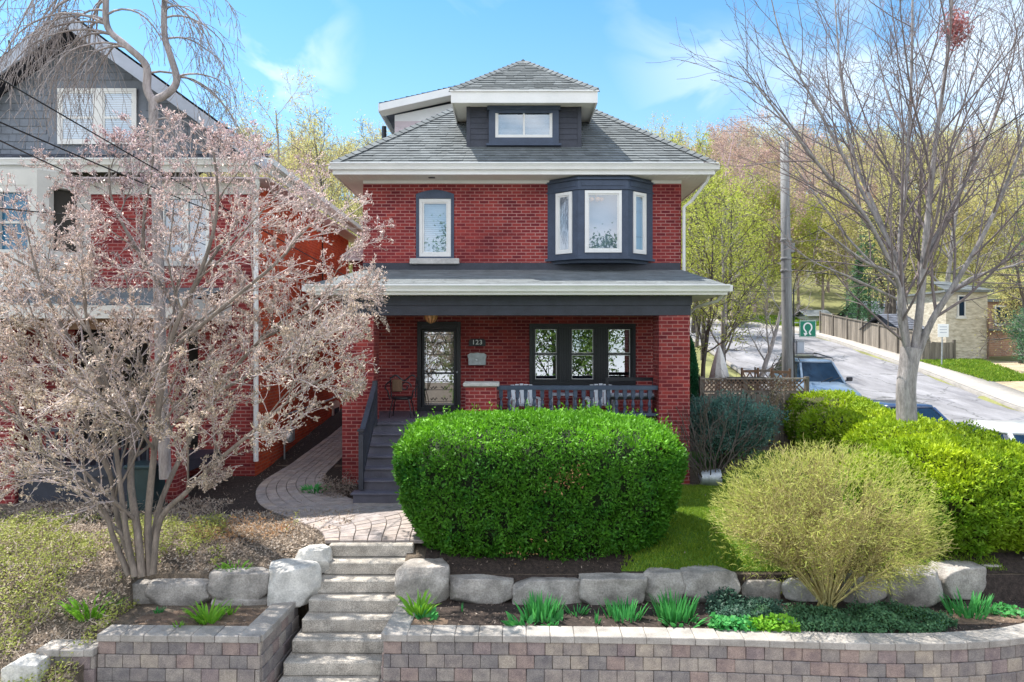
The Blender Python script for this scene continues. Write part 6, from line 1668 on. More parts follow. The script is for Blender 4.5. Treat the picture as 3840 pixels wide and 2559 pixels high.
# ------------------------------------------------------------------ parked cars, noses towards the camera
def ringpts(hw, zb, zs, zt, n=4):
    """half section from sill to shoulder, mirrored"""
    pr = [(hw * .86, zb), (hw * .97, zb + .08), (hw, zb + (zs - zb) * .45), (hw * .985, zs - .06), (hw * .93, zs), (hw * .55, zt), (0, zt + .012)]
    return pr
def make_car(name, label, loc, paint_m, suv=False, rot=0, wagon=False):
    H = 1.72 if suv else 1.44; hw = .93 if suv else .89; L = 4.7
    sh = .98 if suv else .88                                  # shoulder
    t = thing(name, label, 'car', (0, 0, 0), 'cars parked along the kerb')
    st = [(0.0, .62, .42, .58, .60), (.06, .80, .30, .66, .70), (.25, .95, .22, sh - .20, sh - .14), (.7, 1, .20, sh - .12, sh - .04), (1.15, 1, .20, sh - .05, sh + .04), (1.5, 1, .20, sh, sh + .06),
          (2.6, 1, .20, sh, sh + .02), (3.7, 1, .20, sh + .01, sh + .04), (4.2, .98, .22, sh + .0, sh + .06), (4.55, .92, .28, sh - .05, sh + .02), (4.7, .74, .40, sh - .16, sh - .12)]
    V = []; F = []; m = 13
    for y, k, zb, zs, zt in st:
        half = ringpts(hw * k, zb, zs, zt); full = half + [(-a, b) for a, b in half[-2::-1]]
        V += [(a, y, b) for a, b in full]
    for j in range(len(st) - 1):
        for i in range(m - 1): F.append((j * m + i, j * m + i + 1, (j + 1) * m + i + 1, (j + 1) * m + i))
        F.append((j * m + m - 1, j * m, (j + 1) * m, (j + 1) * m + m - 1))
    f = MB(); f.add(V, F); f.add([V[i] for i in range(m)], [list(range(m))]); f.add([V[-m + i] for i in range(m)], [list(range(m))[::-1]])
    body = f.build('body', paint_m, t, True)
    # glasshouse: base ring on the shoulder, top ring under the roof
    y0, y1, t0, t1 = (1.18, 4.25, 1.95, 3.95) if suv or wagon else (1.15, 4.05, 1.95, 3.25)
    zb, zt = sh - .01, H - .09
    f = MB()
    B = [(-hw * .80, y0 + .12), (0, y0 - .02), (hw * .80, y0 + .12), (hw * .93, y0 + .35), (hw * .94, 2.6), (hw * .9, y1 - .15), (hw * .7, y1), (-hw * .7, y1), (-hw * .9, y1 - .15), (-hw * .94, 2.6), (-hw * .93, y0 + .35)]
    T = [(-hw * .60, t0 + .06), (0, t0 - .02), (hw * .60, t0 + .06), (hw * .68, t0 + .18), (hw * .72, 2.6), (hw * .68, t1 - .1), (hw * .55, t1), (-hw * .55, t1), (-hw * .68, t1 - .1), (-hw * .72, 2.6), (-hw * .68, t0 + .18)]
    n = len(B); f.add([(a, b, zb) for a, b in B] + [(a, b, zt) for a, b in T], [(i, (i + 1) % n, n + (i + 1) % n, n + i) for i in range(n)]); f.build('windows', 'car_glass', t)
    # roof panel
    f = MB(); R0 = [(a * 1.035, 2.6 + (b - 2.6) * 1.03, zt - .012) for a, b in T]; R1 = [(a * .98, 2.6 + (b - 2.6) * .99, H - .035) for a, b in T]; R2 = [(a * .7, 2.6 + (b - 2.6) * .75, H) for a, b in T]
    f.add(R0 + R1 + R2, [(i, (i + 1) % n, n + (i + 1) % n, n + i) for i in range(n)] + [(n + i, n + (i + 1) % n, 2 * n + (i + 1) % n, 2 * n + i) for i in range(n)] + [tuple(range(2 * n, 3 * n)), tuple(range(n))[::-1]]); f.build('roof', paint_m, t, True)
    for i in (2, 4, 6):
        for s in (-1, 1):
            f = MB(); a = (s * B[i][0] * 1.005, B[i][1], zb); b_ = (s * T[i][0] * 1.03, T[i][1], zt); f.bar(a, b_, .07, .05); f.build('pillar', paint_m, t)
    f = MB(); f.prism([(-.36, .46), (.36, .46), (.40, .64), (-.40, .64)], 1, -.02, .05); f.prism([(-.6, .27), (.6, .27), (.55, .40), (-.55, .40)], 1, -.0, .08); f.build('grille', 'black_paint', t)
    for s in (-1, 1):
        f = MB(); f.bar((s * .50, .08, .66), (s * .80, .26, .70), .10, .11); f.build('headlight', 'chrome', t)
        f = MB(); f.bevbox((s * (hw + .12), 1.62, sh + .10), (.10, .06, .075), .025); f.bar((s * (hw - .03), 1.62, sh + .02), (s * (hw + .05), 1.62, sh + .07), .05, .04); f.build('mirror', 'black_paint' if suv else paint_m, t)
        for y in (.88, 3.75):
            f = MB(); r_ = .35 if suv else .32
            f.lathe([(r_ - .06, -.1), (r_ - .01, -.1), (r_, -.06), (r_, .06), (r_ - .01, .1), (r_ - .06, .1)], (s * (hw - .09), y, r_), 24, 'x'); wh = f.build('wheel', 'rubber', t)
            f = MB(); f.lathe([(.0, 0), (.2, .0), (.235, .02), (.24, .04)], (s * (hw - .03) if s > 0 else s * (hw - .03) - .04, y, r_), 20, 'x'); f.build('rim', 'chrome', wh)
        f = MB(); f.box((s * .55 - .1, 4.66, .7), (s * .55 + .1, 4.72, .85)); f.build('tail_light', 'bud_red', t)
        if suv: f = MB(); f.tube([(s * .62, 2.0, H - .02), (s * .62, 2.1, H + .06), (s * .62, 3.7, H + .06), (s * .62, 3.85, H - .02)], .02, 6); f.build('roof_rail', 'black_paint', t)
    f = MB()
    if suv: f.box((-.62, 2.25, H + .05), (.62, 2.3, H + .08)); f.box((-.62, 3.3, H + .05), (.62, 3.35, H + .08)); f.build('crossbar', 'black_paint', t); f = MB(); f.box((-.42, 2.45, H - .004), (.42, 3.15, H + .004)); f.build('sunroof', 'car_glass', t)
    for s in (-1, 1):
        f = MB(); f.tube([(s * .15, 1.16, sh + .06), (s * .15 + .5, 1.40, sh + .20)], .012, 5); f.build('wiper', 'rubber', t)
    t.location = loc; t.rotation_euler = (0, 0, rot); return t
def carz(y): return roadz(y)
def slope_at(y): return math.atan2(roadz(y + 3) - roadz(y), 3)
for nm, lb, x, y, pm, suv in (('parked_car', 'silver blue car with roof rails parked highest up the road', 11.1, 23.2, 'car_silver', True),
                              ('parked_car', 'dark blue car mostly hidden between the hedge and the bare maple trunk', 9.85, 15.0, 'car_blue', False),
                              ('parked_car', 'white car at the right edge partly hidden by the golden hedge', 10.15, 11.3, 'car_white', False)):
    c = make_car(nm, lb, (x, y, roadz(y) + .0), pm, suv)
    c.rotation_euler = (slope_at(y), 0, -.03)
# ------------------------------------------------------------------ trees
def tree(name, label, base, P_, seed, bark, H, r, leaf=None, nleaf=0, lsz=.05, lean=(0, 0), group=None, aspect=.5, spread=.1, leafname='foliage', cat='tree', flat=0):
    rng = np.random.RandomState(seed); A = Arr(); tw = []
    grow(A, tw, np.array(base, float), unit(np.array([lean[0], lean[1], 1])), H, r, 0, P_, rng)
    t = thing(name, label, cat, base, group); A.obj('trunk', bark, t, True)
    if nleaf:
        pts = np.array([q[0] for q in tw]); q = pts[rng.randint(0, len(pts), nleaf)] + rng.normal(size=(nleaf, 3)) * spread
        V_, F_ = leaves(q, None, rng.uniform(lsz * .6, lsz * 1.4, nleaf), rng, flat, aspect); B = Arr(); B.add(V_, F_, rng.random(nleaf)); B.obj('crown', leaf, t)
    return t

# bare maple in the golden hedge
rng = np.random.RandomState(21)
t = thing('bare_maple', 'tall bare maple with grey forked trunk rising out of the golden hedge', 'tree', (7.82, 13.5, .0))
A = Arr(); tw = []
def Pw(px, py, D): return np.array(W(px, py, D))
PM = dict(levels=4, n=[8, 7, 5, 4], wob=[.06, .07, .10, .14], up=[.03, .05, .045, .03], sides=[9, 6, 4, 3], kids=[10, 8, 6, 0], ang=[.55, .60, .62, 0], len=[.62, .50, .50, 0], rad=[.5, .5, .5, 0], tap=[.25, .3, .35, .6], rmin=.0036, short=.45)
PM['from'] = [.18, .12, .1, 0]
TW2 = Arr()
def mlimb(pp, r0, r1, lv, P_, L=None):
    pts = catmull(pp, 5); limb(A, tw, pts, r0, r1, lv, dict(P_, arr2=TW2, l2=lv + 1), rng, L)
trunk = catmull([Pw(2085, 1060, 13.5), Pw(2084, 985, 13.5), Pw(2082, 900, 13.5), Pw(2088, 840, 13.5), Pw(2094, 800, 13.5)], 6)
V_, F_ = tube_arr(trunk, np.interp(np.linspace(0, 1, len(trunk)), [0, .1, .3, .7, 1], [.235, .215, .185, .175, .19]), 14); 
V_ = np.array([v * 1 + np.array([1, 1, 0]) * .022 * noise.noise(Vector(v * np.array([5, 5, 1.5]))) for v in V_]); A.add(V_, F_, .5)
P1 = dict(PM)
# ascending leaders traced from the photograph, each with its own depth
mlimb([Pw(2090, 830, 13.5), Pw(2070, 740, 13.4), Pw(2060, 640, 13.2), Pw(1985, 600, 12.9), Pw(1880, 520, 12.6)], 0.0651, 0.0144, 1, dict(PM, kids=[8, 10, 6, 0]), 4.5)
mlimb([Pw(2088, 835, 13.5), Pw(2075, 700, 13.5), Pw(2068, 560, 13.6), Pw(2085, 380, 13.7), Pw(2095, 150, 13.8), Pw(2098, -120, 13.9)], 0.0749, 0.0144, 0, dict(PM, kids=[13, 10, 6, 0]), 8)
mlimb([Pw(2100, 820, 13.5), Pw(2115, 700, 13.4), Pw(2130, 520, 13.3), Pw(2150, 330, 13.2), Pw(2180, 100, 13.0), Pw(2195, -120, 12.9)], 0.0847, 0.0144, 0, dict(PM, kids=[14, 10, 6, 0]), 8)
mlimb([Pw(2102, 830, 13.5), Pw(2140, 740, 13.4), Pw(2190, 660, 13.2), Pw(2270, 520, 12.9), Pw(2350, 330, 12.5), Pw(2430, 100, 12.2)], 0.0781, 0.0120, 0, dict(PM, kids=[12, 11, 7, 0]), 6.5)
mlimb([Pw(2075, 640, 13.6), Pw(2020, 500, 13.9), Pw(1960, 350, 14.2), Pw(1930, 150, 14.4), Pw(1915, -60, 14.6)], 0.0488, 0.0096, 0, dict(PM, kids=[11, 11, 7, 0]), 6)
mlimb([Pw(2068, 650, 13.5), Pw(1990, 500, 13.1), Pw(1900, 400, 12.8), Pw(1820, 300, 12.5), Pw(1740, 200, 12.3), Pw(1690, 140, 12.2)], 0.0456, 0.0058, 1, dict(PM, kids=[8, 13, 6, 0]), 5)
mlimb([Pw(2066, 600, 13.6), Pw(1970, 420, 13.8), Pw(1880, 250, 13.8), Pw(1800, 100, 13.8), Pw(1760, -60, 13.8)], 0.0423, 0.0067, 1, dict(PM, kids=[8, 13, 6, 0]), 5.5)
mlimb([Pw(2120, 600, 13.4), Pw(2200, 450, 13.6), Pw(2280, 280, 13.9), Pw(2340, 60, 14.2)], 0.0456, 0.0096, 1, dict(PM, kids=[8, 13, 6, 0]), 5)
mlimb([Pw(2150, 710, 13.4), Pw(2230, 640, 13.7), Pw(2330, 610, 14.0), Pw(2450, 560, 14.4)], 0.0391, 0.0096, 1, dict(PM, kids=[8, 9, 5, 0]), 3.5)
mlimb([Pw(2066, 690, 13.5), Pw(1960, 640, 13.2), Pw(1850, 590, 12.9), Pw(1770, 500, 12.6)], 0.0293, 0.0048, 1, dict(PM, kids=[8, 9, 5, 0]), 3.2)
mlimb([Pw(2062, 660, 13.6), Pw(1960, 560, 14.0), Pw(1860, 430, 14.3), Pw(1770, 300, 14.5)], 0.0326, 0.0048, 1, dict(PM, kids=[8, 11, 5, 0]), 4)
A.obj('trunk', 'bark_grey', t, True); TW2.obj('crown', 'bark_twig', t, True)
# red buds at the twig ends
pts = np.array([q[0] for q in tw if q[2] >= 3]); n = 2600; q = pts[rng.randint(0, len(pts), n)]; V_, F_ = leaves(q, None, .022, rng, 0, .6); B = Arr(); B.add(V_, F_, rng.random(n)); B.obj('buds', 'bud_red', t)
# ball of red keys caught high in the crown
c = Pw(2196, 68, 13.0); n = 900; q = c + rng.normal(size=(n, 3)) * [.10, .10, .17]; V_, F_ = leaves(q, None, .07, rng, 0, .4); B = Arr(); B.add(V_, F_, rng.random(n)); o = B.obj('bird_nest', 'bud_red', None); tag(o, 'ball of red dry leaves caught high in the bare maple', 'nest')

# ---- magnolia
rng = np.random.RandomState(8)
t = thing('magnolia', 'wide magnolia covered in pale pink beige buds on many bare stems, left of the steps', 'tree', (-5.2, 9.6, -.1))
A = Arr(); tw = []
PG = dict(levels=4, n=[6, 6, 5, 4], wob=[.08, .10, .14, .2], up=[.02, .035, .03, .03], sides=[7, 5, 4, 3], kids=[8, 8, 6, 0], ang=[.65, .7, .7, 0], len=[.55, .52, .48, 0], rad=[.55, .5, .55, 0], tap=[.3, .35, .4, .7], rmin=.0042, short=.4)
PG['from'] = [.25, .15, .1, 0]
PG['arr2'] = Arr(); PG['l2'] = 2
PG['ok'] = lambda p: p[0] < -1.9 and p[2] > (.72 + .62 * max(0, p[0] + 4.7)) and p[2] < 6.3 - .45 * max(0, p[0] + 4.6)
b0 = (320, 1318)
def g(pp, r0, r1, lv, L, kids=None):
    P_ = dict(PG);
    if kids: P_['kids'] = kids
    limb(A, tw, catmull([Pw(*q) for q in pp], 4), r0, r1, lv, P_, rng, L)
g([(296, 1322, 9.5), (262, 1240, 9.5), (230, 1160, 9.4), (120, 1060, 9.1), (30, 960, 8.8), (-60, 850, 8.6)], .042, .012, 0, 3.4)
g([(312, 1322, 9.75), (272, 1200, 9.8), (250, 1080, 9.8), (190, 960, 9.9), (110, 820, 10.0), (60, 680, 10.1)], .045, .012, 0, 3.6)
g([(310, 1325, 9.45), (290, 1220, 9.45), (270, 1060, 9.4), (250, 900, 9.2), (200, 740, 9.0), (190, 600, 8.9)], .045, .012, 0, 3.6)
g([(326, 1325, 9.5), (316, 1220, 9.55), (300, 1080, 9.8), (330, 900, 10.2), (410, 740, 10.4), (330, 600, 10.5), (260, 470, 10.6), (250, 380, 10.6)], .06, .014, 0, 4.2, [10, 8, 6, 0])
g([(345, 1322, 9.55), (340, 1200, 9.6), (352, 1060, 9.5), (370, 900, 9.3), (400, 760, 9.2), (470, 600, 9.1), (500, 470, 9.1), (490, 340, 9.1)], .055, .014, 0, 4.2, [10, 8, 6, 0])
g([(352, 1318, 9.5), (368, 1195, 9.45), (430, 1130, 9.3), (500, 1060, 9.1), (590, 985, 8.9), (690, 900, 8.8), (790, 845, 8.75)], .045, .012, 0, 3.3)
g([(350, 1316, 9.75), (362, 1180, 9.85), (420, 1040, 10.1), (500, 900, 10.3), (600, 780, 10.5), (700, 700, 10.6), (790, 655, 10.7)], .045, .012, 0, 3.6, [9, 7, 5, 0])
g([(400, 800, 9.3), (520, 700, 9.2), (640, 600, 9.2), (690, 540, 9.2), (735, 500, 9.2)], .035, .008, 1, 2.4, [6, 10, 7, 0])
g([(410, 740, 10.3), (470, 620, 10.3), (540, 520, 10.3), (600, 440, 10.3)], .035, .008, 1, 2.4, [6, 10, 7, 0])
g([(500, 900, 9.4), (600, 850, 9.2), (720, 800, 9.1), (850, 762, 9.0)], .03, .007, 1, 2.2, [6, 10, 7, 0])
g([(600, 780, 10.4), (680, 740, 10.2), (760, 690, 10.0), (880, 665, 10.0)], .025, .007, 1, 1.8, [6, 9, 6, 0])
g([(315, 1200, 9.6), (220, 1120, 9.1), (120, 1090, 8.8), (20, 1100, 8.6)], .03, .008, 1, 2.2, [6, 9, 6, 0])
g([(300, 1250, 9.5), (200, 1150, 9.8), (110, 1090, 10.1), (10, 1060, 10.4), (-60, 1040, 10.5)], .03, .008, 1, 2.4, [6, 10, 7, 0])
g([(260, 1150, 9.5), (170, 1060, 9.6), (80, 980, 9.8), (-20, 930, 10.0)], .028, .008, 1, 2.4, [6, 10, 7, 0])
g([(250, 900, 9.3), (160, 780, 9.1), (90, 640, 9.0), (60, 520, 9.0)], .035, .008, 1, 2.4, [6, 10, 7, 0])
g([(330, 620, 10.2), (330, 500, 10.1), (350, 380, 10.0), (350, 300, 10.0)], .03, .008, 1, 2.0, [6, 10, 7, 0])
g([(200, 760, 9.1), (130, 660, 9.3), (40, 600, 9.4), (-50, 560, 9.5)], .03, .008, 1, 2.2, [6, 9, 6, 0])
A.obj('trunk', 'bark_mag', t, True); PG['arr2'].obj('twigs', 'twig_mag', t)
pts = np.array([q[0] for q in tw]); dr = np.array([q[1] for q in tw]); lv = np.array([q[2] for q in tw])
def keep_mag(p):
    d = p[:, 1]; px = 1176 + p[:, 0] / d * 1569; py = 784 - (p[:, 2] - 3.08) / d * 1569
    return (px < 905) & (py > 232)
m = keep_mag(pts) & (pts[:, 2] > .75); pts, dr = pts[m], dr[m]
n = 85000; cl_i = rng.randint(0, len(pts), 24000); ix = cl_i[rng.randint(0, len(cl_i), n)]; q = pts[ix] + rng.normal(size=(n, 3)) * .016; d = dr[ix] + rng.normal(size=(n, 3)) * .5 + [0, 0, .35]
V_, F_ = buds(q, d, rng.uniform(.024, .055, n), rng.uniform(.005, .010, n), rng); B = Arr(); B.add(V_, F_, np.repeat(np.clip(rng.random(n) * .5 + .3 * np.array([noise.noise(Vector(v) * .9) for v in q]) + .28 * (q[:, 2] - 3.4), 0, 1), 4))
n = 2500; ix = rng.randint(0, len(pts), n); q = pts[ix] + rng.normal(size=(n, 3)) * .02
V_, F_ = leaves(q, None, rng.uniform(.03, .06, n), rng, 0, .4, dr[ix] + [0, 0, .4]); B.add(V_, F_, rng.random(n)); B.obj('buds', 'bud', t)

# ---- contorted weeping tree in front of the neighbour's gable
rng = np.random.RandomState(4)
t = thing('weeping_tree', 'contorted weeping tree with looping pale limbs in front of the neighbour gable', 'tree', (-6.2, 12.3, 0))
A = Arr(); tw = []; D = 12.2
V1 = catmull([Pw(380, 1100, D), Pw(372, 900, D), Pw(366, 700, D), Pw(362, 500, D), Pw(358, 380, D), Pw(354, 300, D), Pw(352, 232, D)], 6)
V_, F_ = tube_arr(V1, np.linspace(.105, .08, len(V1)), 10); A.add(V_, F_, .5)
PWp = dict(levels=3, n=[10, 9, 5], wob=[.06, .09, .14], up=[-.19, -.26, -.15], sides=[5, 4, 3], kids=[6, 6, 0], ang=[.6, .6, 0], len=[.55, .45, 0], rad=[.5, .6, 0], tap=[.3, .4, .6], rmin=.0045, short=.3)
PWp['from'] = [.15, .15, 0]
L1 = catmull([Pw(352, 235, D), Pw(338, 205, D), Pw(335, 150, D), Pw(290, 105, D - .1), Pw(248, 65, D - .1), Pw(243, 0, D - .2), Pw(246, -90, D - .2)], 6)
L2 = catmull([Pw(353, 232, D), Pw(385, 215, D), Pw(406, 185, D), Pw(392, 130, D), Pw(378, 80, D), Pw(378, 0, D), Pw(384, -90, D)], 6)
for L_, ra in ((L1, .075), (L2, .07)):
    V_, F_ = tube_arr(L_, np.linspace(ra, .045, len(L_)), 9); A.add(V_, F_, .5)
def weep(p, d, L, r, lv=0, **k): grow(A, tw, np.array(p), unit(np.array(d, float)), L, r, lv, dict(PWp, **k), rng)
for k in range(17):
    i = rng.randint(6, len(L1)); p = L1[i]; s = -1 if rng.random() < .8 else 1
    weep(p, [s * 1.0, rng.normal() * .5, .55], 1.5 + rng.random() * 1.1, .022)
for k in range(6):
    i = rng.randint(8, len(L2)); weep(L2[i], [.8, rng.normal() * .5, .5], 1.1 + rng.random() * .8, .020)
for k in range(7): weep(L1[-1 - k], [-1, rng.normal() * .6, .3], 2.0 + rng.random() * 1.2, .026)
for k in range(6): weep(V1[-3 - k], [(-1) ** k, rng.normal() * .6, .3], 1.0 + rng.random() * .5, .02)
A.obj('trunk', 'bark_pale', t, True)

# ---- mid-ground trees behind the fence and along the road (each its own thing)
PT = dict(levels=4, n=[8, 6, 4, 3], wob=[.06, .10, .14, .16], up=[.03, .05, .04, .03], sides=[7, 5, 3, 3], kids=[13, 7, 5, 0], ang=[.75, .7, .7, 0], len=[.42, .5, .5, 0], rad=[.45, .5, .5, 0], tap=[.2, .3, .4, .6], rmin=.008, short=.5)
PT['from'] = [.22, .15, .1, 0]
def spring(label, x, y, H, seed, leaf='spring_leaf', n=5000, lsz=.08, bark='bark_dark', r=.12, lean=(0, 0), **k):
    return tree('spring_tree', label, (x, y, gz(x, y) - .1), dict(PT, **k), seed, bark, H, r, leaf, n, lsz, lean, spread=.16)
spring('young tree with lime green leaves right behind the red house corner', 6.2, 22.5, 6.2, 1, n=4200, lsz=.07, r=.09)
spring('dark stemmed lime leafed tree behind the folded parasol', 7.6, 25, 6.8, 2, n=4200, lsz=.075, r=.10)
spring('twin lime green tree left of the utility pole', 8.6, 28, 7.5, 3, n=5000, lsz=.085, r=.10)
spring('lime green tree touching the eave of the red house', 7.2, 29, 8.6, 4, n=5200, lsz=.09, r=.13)
spring('pale green tree beyond the house corner under the eave', 9.5, 34, 9.5, 5, n=4200, lsz=.10)
spring('yellow green tree just left of the road bend', 12.5, 46, 10, 6, n=6000, lsz=.13)
spring('sparse yellow green tree by the road bend behind the utility pole', 10.8, 40, 9, 7, n=4600, lsz=.12)
spring('bare leaning tree between the folded parasol and the road', 7.9, 22.6, 4.6, 8, n=120, lsz=.05, bark='bark_grey', r=.11, lean=(.35, 0), kids=[9, 6, 5, 0])
spring('bare grey tree behind the dark boards of the patio', 7.0, 23.4, 6.0, 9, n=300, lsz=.05, bark='bark_grey', r=.12, lean=(.12, 0))
# between the two houses
spring('pale blossoming tree in the gap between the two houses', -6.6, 31, 9.5, 10, 'far_leaf', 2800, .10, 'bark_dark', r=.13)
spring('dark branched tree above the neighbour roof edge', -8.5, 33, 11.0, 11, 'far_leaf', 2600, .10, 'bark_dark', r=.13)
spring('slender dark tree close to the left eave of the red house', -5.4, 34, 11.0, 12, 'far_leaf', 2200, .10, 'bark_dark', r=.12)
spring('tall bare tree with upright twigs left of the red house roof', -8.8, 39, 10.0, 13, 'far_leaf', 1200, .10, 'bark_dark', r=.16)
spring('bare tree behind the flue pipe of the red house', -6.6, 42, 10.5, 14, 'far_leaf', 1000, .12, 'bark_dark', r=.16)
spring('grey twiggy tree over the neighbour gutter', -11.5, 36, 13, 15, 'far_leaf', 2400, .11, 'twig_far', r=.15)
# right of the roof
spring('bare crowned tree showing right of the dormer', 9.5, 48, 11.0, 16, 'far_pink', 900, .14, 'twig_far', r=.2)
spring('dark twiggy tree above the right slope of the roof', 12.5, 47, 10.5, 17, 'far_pink', 800, .14, 'bark_dark', r=.2)
spring('reddish budding tree behind the top of the utility pole', 18, 58, 17, 18, 'far_pink', 6000, .16, 'twig_pink', r=.2)
spring('orange brown budding tree left of the green sign', 22, 62, 13, 19, 'far_pink', 6000, .17, 'twig_pink', r=.2)
spring('pinkish tree behind the middle of the maple crown', 25, 62, 14, 20, 'far_pink', 5000, .17, 'twig_pink', r=.2)
spring('yellow green willow like tree behind the white cottage', 21, 66, 12, 21, 'spring_leaf', 7000, .18, 'twig_far', r=.2)
spring('tall grey tree behind the long fence', 27, 50, 12, 22, 'far_leaf', 2600, .12, 'bark_dark', r=.16)
spring('brown twiggy tree behind the pale grey house', 31, 58, 14, 23, 'far_leaf', 3600, .15, 'twig_far', r=.2)
spring('grey spreading tree above the stone house roof', 29, 46, 12, 24, 'far_leaf', 2200, .12, 'bark_grey', r=.2)
spring('low spreading dark tree beside the brick annexe', 24.6, 31.5, 5.6, 25, 'far_leaf', 500, .08, 'bark_dark', r=.16, lean=(-.25, 0), ang=[1.1, .8, .7, 0])
spring('twiggy tree at the right edge above the annexe', 33, 44, 12, 26, 'far_leaf', 2400, .13, 'bark_grey', r=.2)
spring('tree trunk standing behind the long fence by the shed', 23.0, 42, 9, 27, 'far_leaf', 800, .10, 'bark_dark', r=.26)
spring('bare tree at the upper left edge behind the neighbour gable', -22, 30, 15, 28, 'far_pink', 700, .09, 'bark_dark', r=.2)
spring('thin bare tree above the right slope of the neighbour roof', -13.2, 32, 12.8, 29, 'far_leaf', 300, .08, 'bark_dark', r=.12)
# band of budding trees at the foot of the wooded slope
names = ['leftmost, showing between the two houses', 'by the left eave of the red house', 'just right of the red house eave', 'behind the two slim trees by the patio', 'straight behind the utility pole',
         'between the pole and the green sign', 'above the green sign', 'over the top end of the long fence', 'behind the left limbs of the bare maple', 'behind the maple fork', 'behind the right limbs of the maple', 'above the stone house', 'rightmost, above the annexe']
for k, (px_, D_, H_, lf) in enumerate(((610, 52, 8, 'far_leaf'), (770, 50, 8, 'far_leaf'), (1600, 54, 9, 'spring_leaf'), (1680, 56, 9.5, 'spring_leaf'), (1760, 60, 10, 'spring_leaf'), (1835, 63, 9, 'far_leaf'), (1890, 58, 8.5, 'spring_leaf'), (1950, 56, 9, 'far_leaf'), (2010, 60, 10, 'far_pink'), (2080, 57, 9.5, 'spring_leaf'), (2160, 58, 10, 'far_leaf'), (2240, 55, 9.5, 'far_leaf'), (2330, 56, 10, 'far_leaf'))):
    x_ = (px_ - 1176) / 1569 * D_
    tree('budding_tree', 'budding tree at the foot of the slope, ' + names[k], (x_, D_, gz(x_, D_) - .2), dict(PT, kids=[13, 7, 4, 0], rmin=.014), 90 + k, 'twig_far', H_, .14, lf, 6500, .17, spread=.3, group='budding trees at the foot of the wooded slope')
# evergreens
def conifer(label, x, y, H, rr, n, seed, z=None, mat='pine_leaf'):
    rng = np.random.RandomState(seed); z = gz(x, y) if z is None else z
    t = thing('pine_tree', label, 'tree', (x, y, z)); f = MB(); f.tube([(x, y, z - .2), (x, y, z + H)], [.14, .03], 7); f.build('trunk', 'bark_dark', t)
    lay = rng.randint(0, 14, n); h = .12 + .88 * (lay + rng.random(n) * .6) / 14; a = rng.random(n) * 6.28; arm = np.round(a * 2.5) / 2.5 * .7 + a * .3; r_ = (1 - h) ** .7 * rr * rng.random(n) ** .5 * (.7 + .3 * np.cos(arm * 5 + lay)) 
    q = np.stack([x + r_ * np.cos(a), y + r_ * np.sin(a), z + h * H - r_ * .25], 1)
    V_, F_ = leaves(q, None, rng.uniform(.1, .24, n), rng, 0, .3, np.stack([np.cos(a), np.sin(a), -.1 + a * 0], 1)); B = Arr(); B.add(V_, F_, rng.random(n)); B.obj('crown', mat, t)
conifer('dark pine behind the maple trunk beyond the long fence', 24.6, 47, 8.5, 2.2, 5000, 1)
conifer('dark pine at the upper right edge above the annexe', 36, 47, 13, 2.6, 5000, 2)
conifer('small pine behind the shed roof', 22.6, 44.5, 5.0, 1.4, 3000, 3)
spring('dense twiggy shrub tree in front of the brick annexe', 24.6, 33.0, 4.2, 31, 'far_leaf', 2600, .10, 'bark_dark', r=.1)
spring('spreading grey tree leaning over the brick annexe roof', 27.5, 34.0, 6.5, 32, 'far_leaf', 2600, .11, 'bark_grey', r=.14)
spring('budding tree right behind the stone house', 23.2, 41.5, 8.5, 33, 'far_leaf', 4200, .12, 'bark_dark', r=.14)
t = thing('juniper_tree', 'ragged green juniper by the pavement at the right edge', 'tree', (20.9, 27.5, .9))
rng = np.random.RandomState(9); A = Arr(); tw = []
for k in range(9): grow(A, tw, np.array([21.1 + rng.normal() * .15, 27.6, .8]), unit(np.array([rng.normal() * .35, rng.normal() * .3, 1])), 3.0, .06, 0, dict(PS, rmin=.008, n=[6, 5, 3]), rng)
A.obj('trunk', 'bark_grey', t); pts = np.array([q[0] for q in tw]); m = pts[:, 2] > 1.9; pts = pts[m]; n = 15000; q = pts[rng.randint(0, len(pts), n)] + rng.normal(size=(n, 3)) * .12; V_, F_ = leaves(q, None, rng.uniform(.06, .14, n), rng, 0, .3); B = Arr(); B.add(V_, F_, rng.random(n)); B.obj('crown', 'juniper_green' if 'juniper_green' in MATS else 'gold_dry2', t) if 0 else B.obj('crown', 'yard_green', t) if 'yard_green' in MATS else B.obj('crown', 'pine_leaf', t)

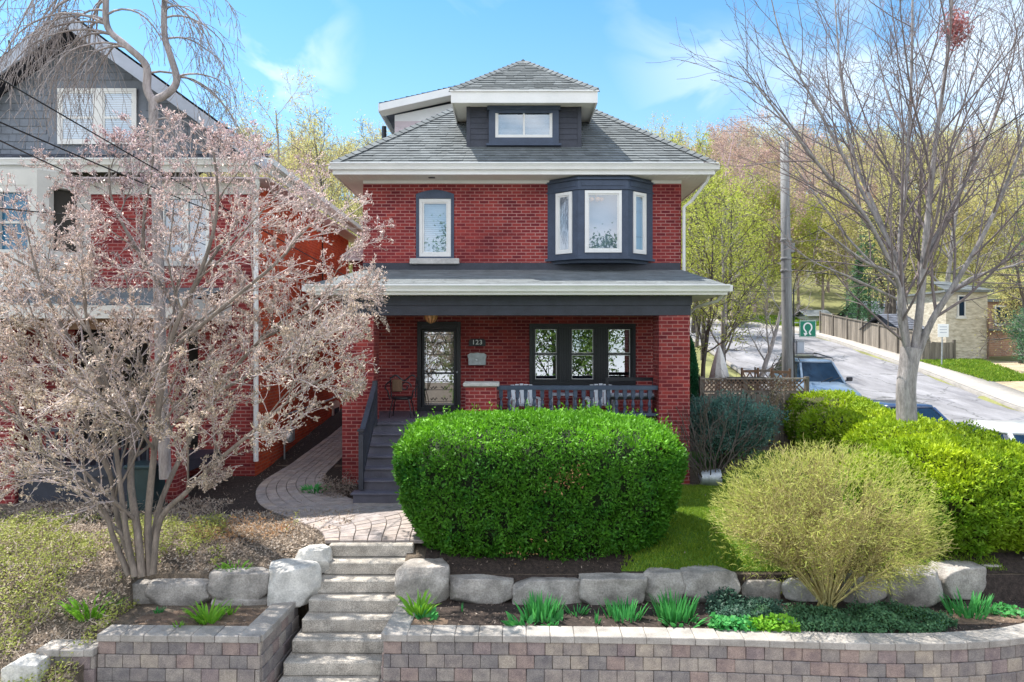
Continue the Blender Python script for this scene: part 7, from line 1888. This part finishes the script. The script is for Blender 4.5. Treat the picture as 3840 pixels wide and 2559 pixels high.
# ---- wooded escarpment: a few grown trees repeated into one mass
def proto(seed, H, leafy, kids=(11, 6, 4, 0)):
    rng = np.random.RandomState(seed); A = Arr(); tw = []
    P_ = dict(PT, levels=3, n=[6, 4, 3], sides=[4, 3, 3], kids=[kids[0], kids[1], 0], rmin=.022, len=[.45, .5, 0], ang=[.6, .65, 0]); P_['from'] = [.3, .1, 0]
    P_['up'] = [.04, .08, .05]; P_['tap'] = [.25, .35, .6]; P_['wob'] = [.06, .12, .15]; P_['rad'] = [.5, .5, 0]
    grow(A, tw, np.zeros(3), np.array([0, 0, 1.]), H, .16, 0, P_, rng)
    V = np.concatenate(A.V); F = np.concatenate(A.F); pts = np.array([q[0] for q in tw]); q = pts[rng.randint(0, len(pts), leafy)] + rng.normal(size=(leafy, 3)) * .38
    LV, LF = leaves(q, None, rng.uniform(.10, .28, leafy), rng, 0, .6); return V, F, LV, LF
protos = [proto(k, 9.5 + k % 3, n) for k, n in enumerate([1100, 900, 700, 1200, 350, 1000])]
rng = np.random.RandomState(12)
T_ = Arr(); LG = Arr(); LP = Arr(); cnt = 0
def put(x, y, s, pk, pink):
    V, F, LV, LF = protos[pk]; a = rng.random() * 6.28; c_, s_ = math.cos(a), math.sin(a); M_ = np.array([[c_, -s_, 0], [s_, c_, 0], [0, 0, 1]]) * s
    z = gz(x, y) + 3.0 * noise.noise(Vector((x * .018, y * .02, 0))) * sm(y, 60, 90) - .2 if y > 60 else gz(x, y) - .1
    o = np.array([x, y, z]); T_.add(V @ M_.T + o, F, rng.random()); (LP if pink else LG).add(LV @ M_.T + o, LF, rng.random(len(LF)))
for k in range(760):
    y = 60 + 77 * rng.random() ** .8; u = rng.uniform(-.80, .86); x = u * y
    if -.18 < u < .11 and rng.random() < .85: continue
    pk = rng.randint(0, 6); put(x, y, rng.uniform(.75, 1.15), pk, (u > .2 and rng.random() < .28) or rng.random() < .08); cnt += 1
tag(T_.obj('hillside_woods', 'twig_far'), kind='stuff'); tag(LG.obj('hillside_foliage', 'far_leaf'), kind='stuff'); tag(LP.obj('hillside_pink_foliage', 'far_pink'), kind='stuff')
# street trees across the road behind the viewer: they mirror in the windows
for k, (x, y) in enumerate(((-3.5, -16), (3.2, -18), (10, -15), (-11, -17), (5.6, -15.5))):
    tree('street_tree', ['leafy street tree across the front street, second from the left', 'leafy street tree across the front street, mirrored in the middle porch pane', 'leafy street tree across the front street, last on the right', 'leafy street tree across the front street, first on the left', 'leafy street tree across the front street, mirrored in the right porch pane'][k], (x, y, -2.2), dict(PT, kids=[16, 7, 0, 0], levels=3, rmin=.02, **{'from': [.06, .1, .1, 0]}), 60 + k, 'bark_dark', 11, .22, 'reflect_leaf', 6500, .26, spread=.45)
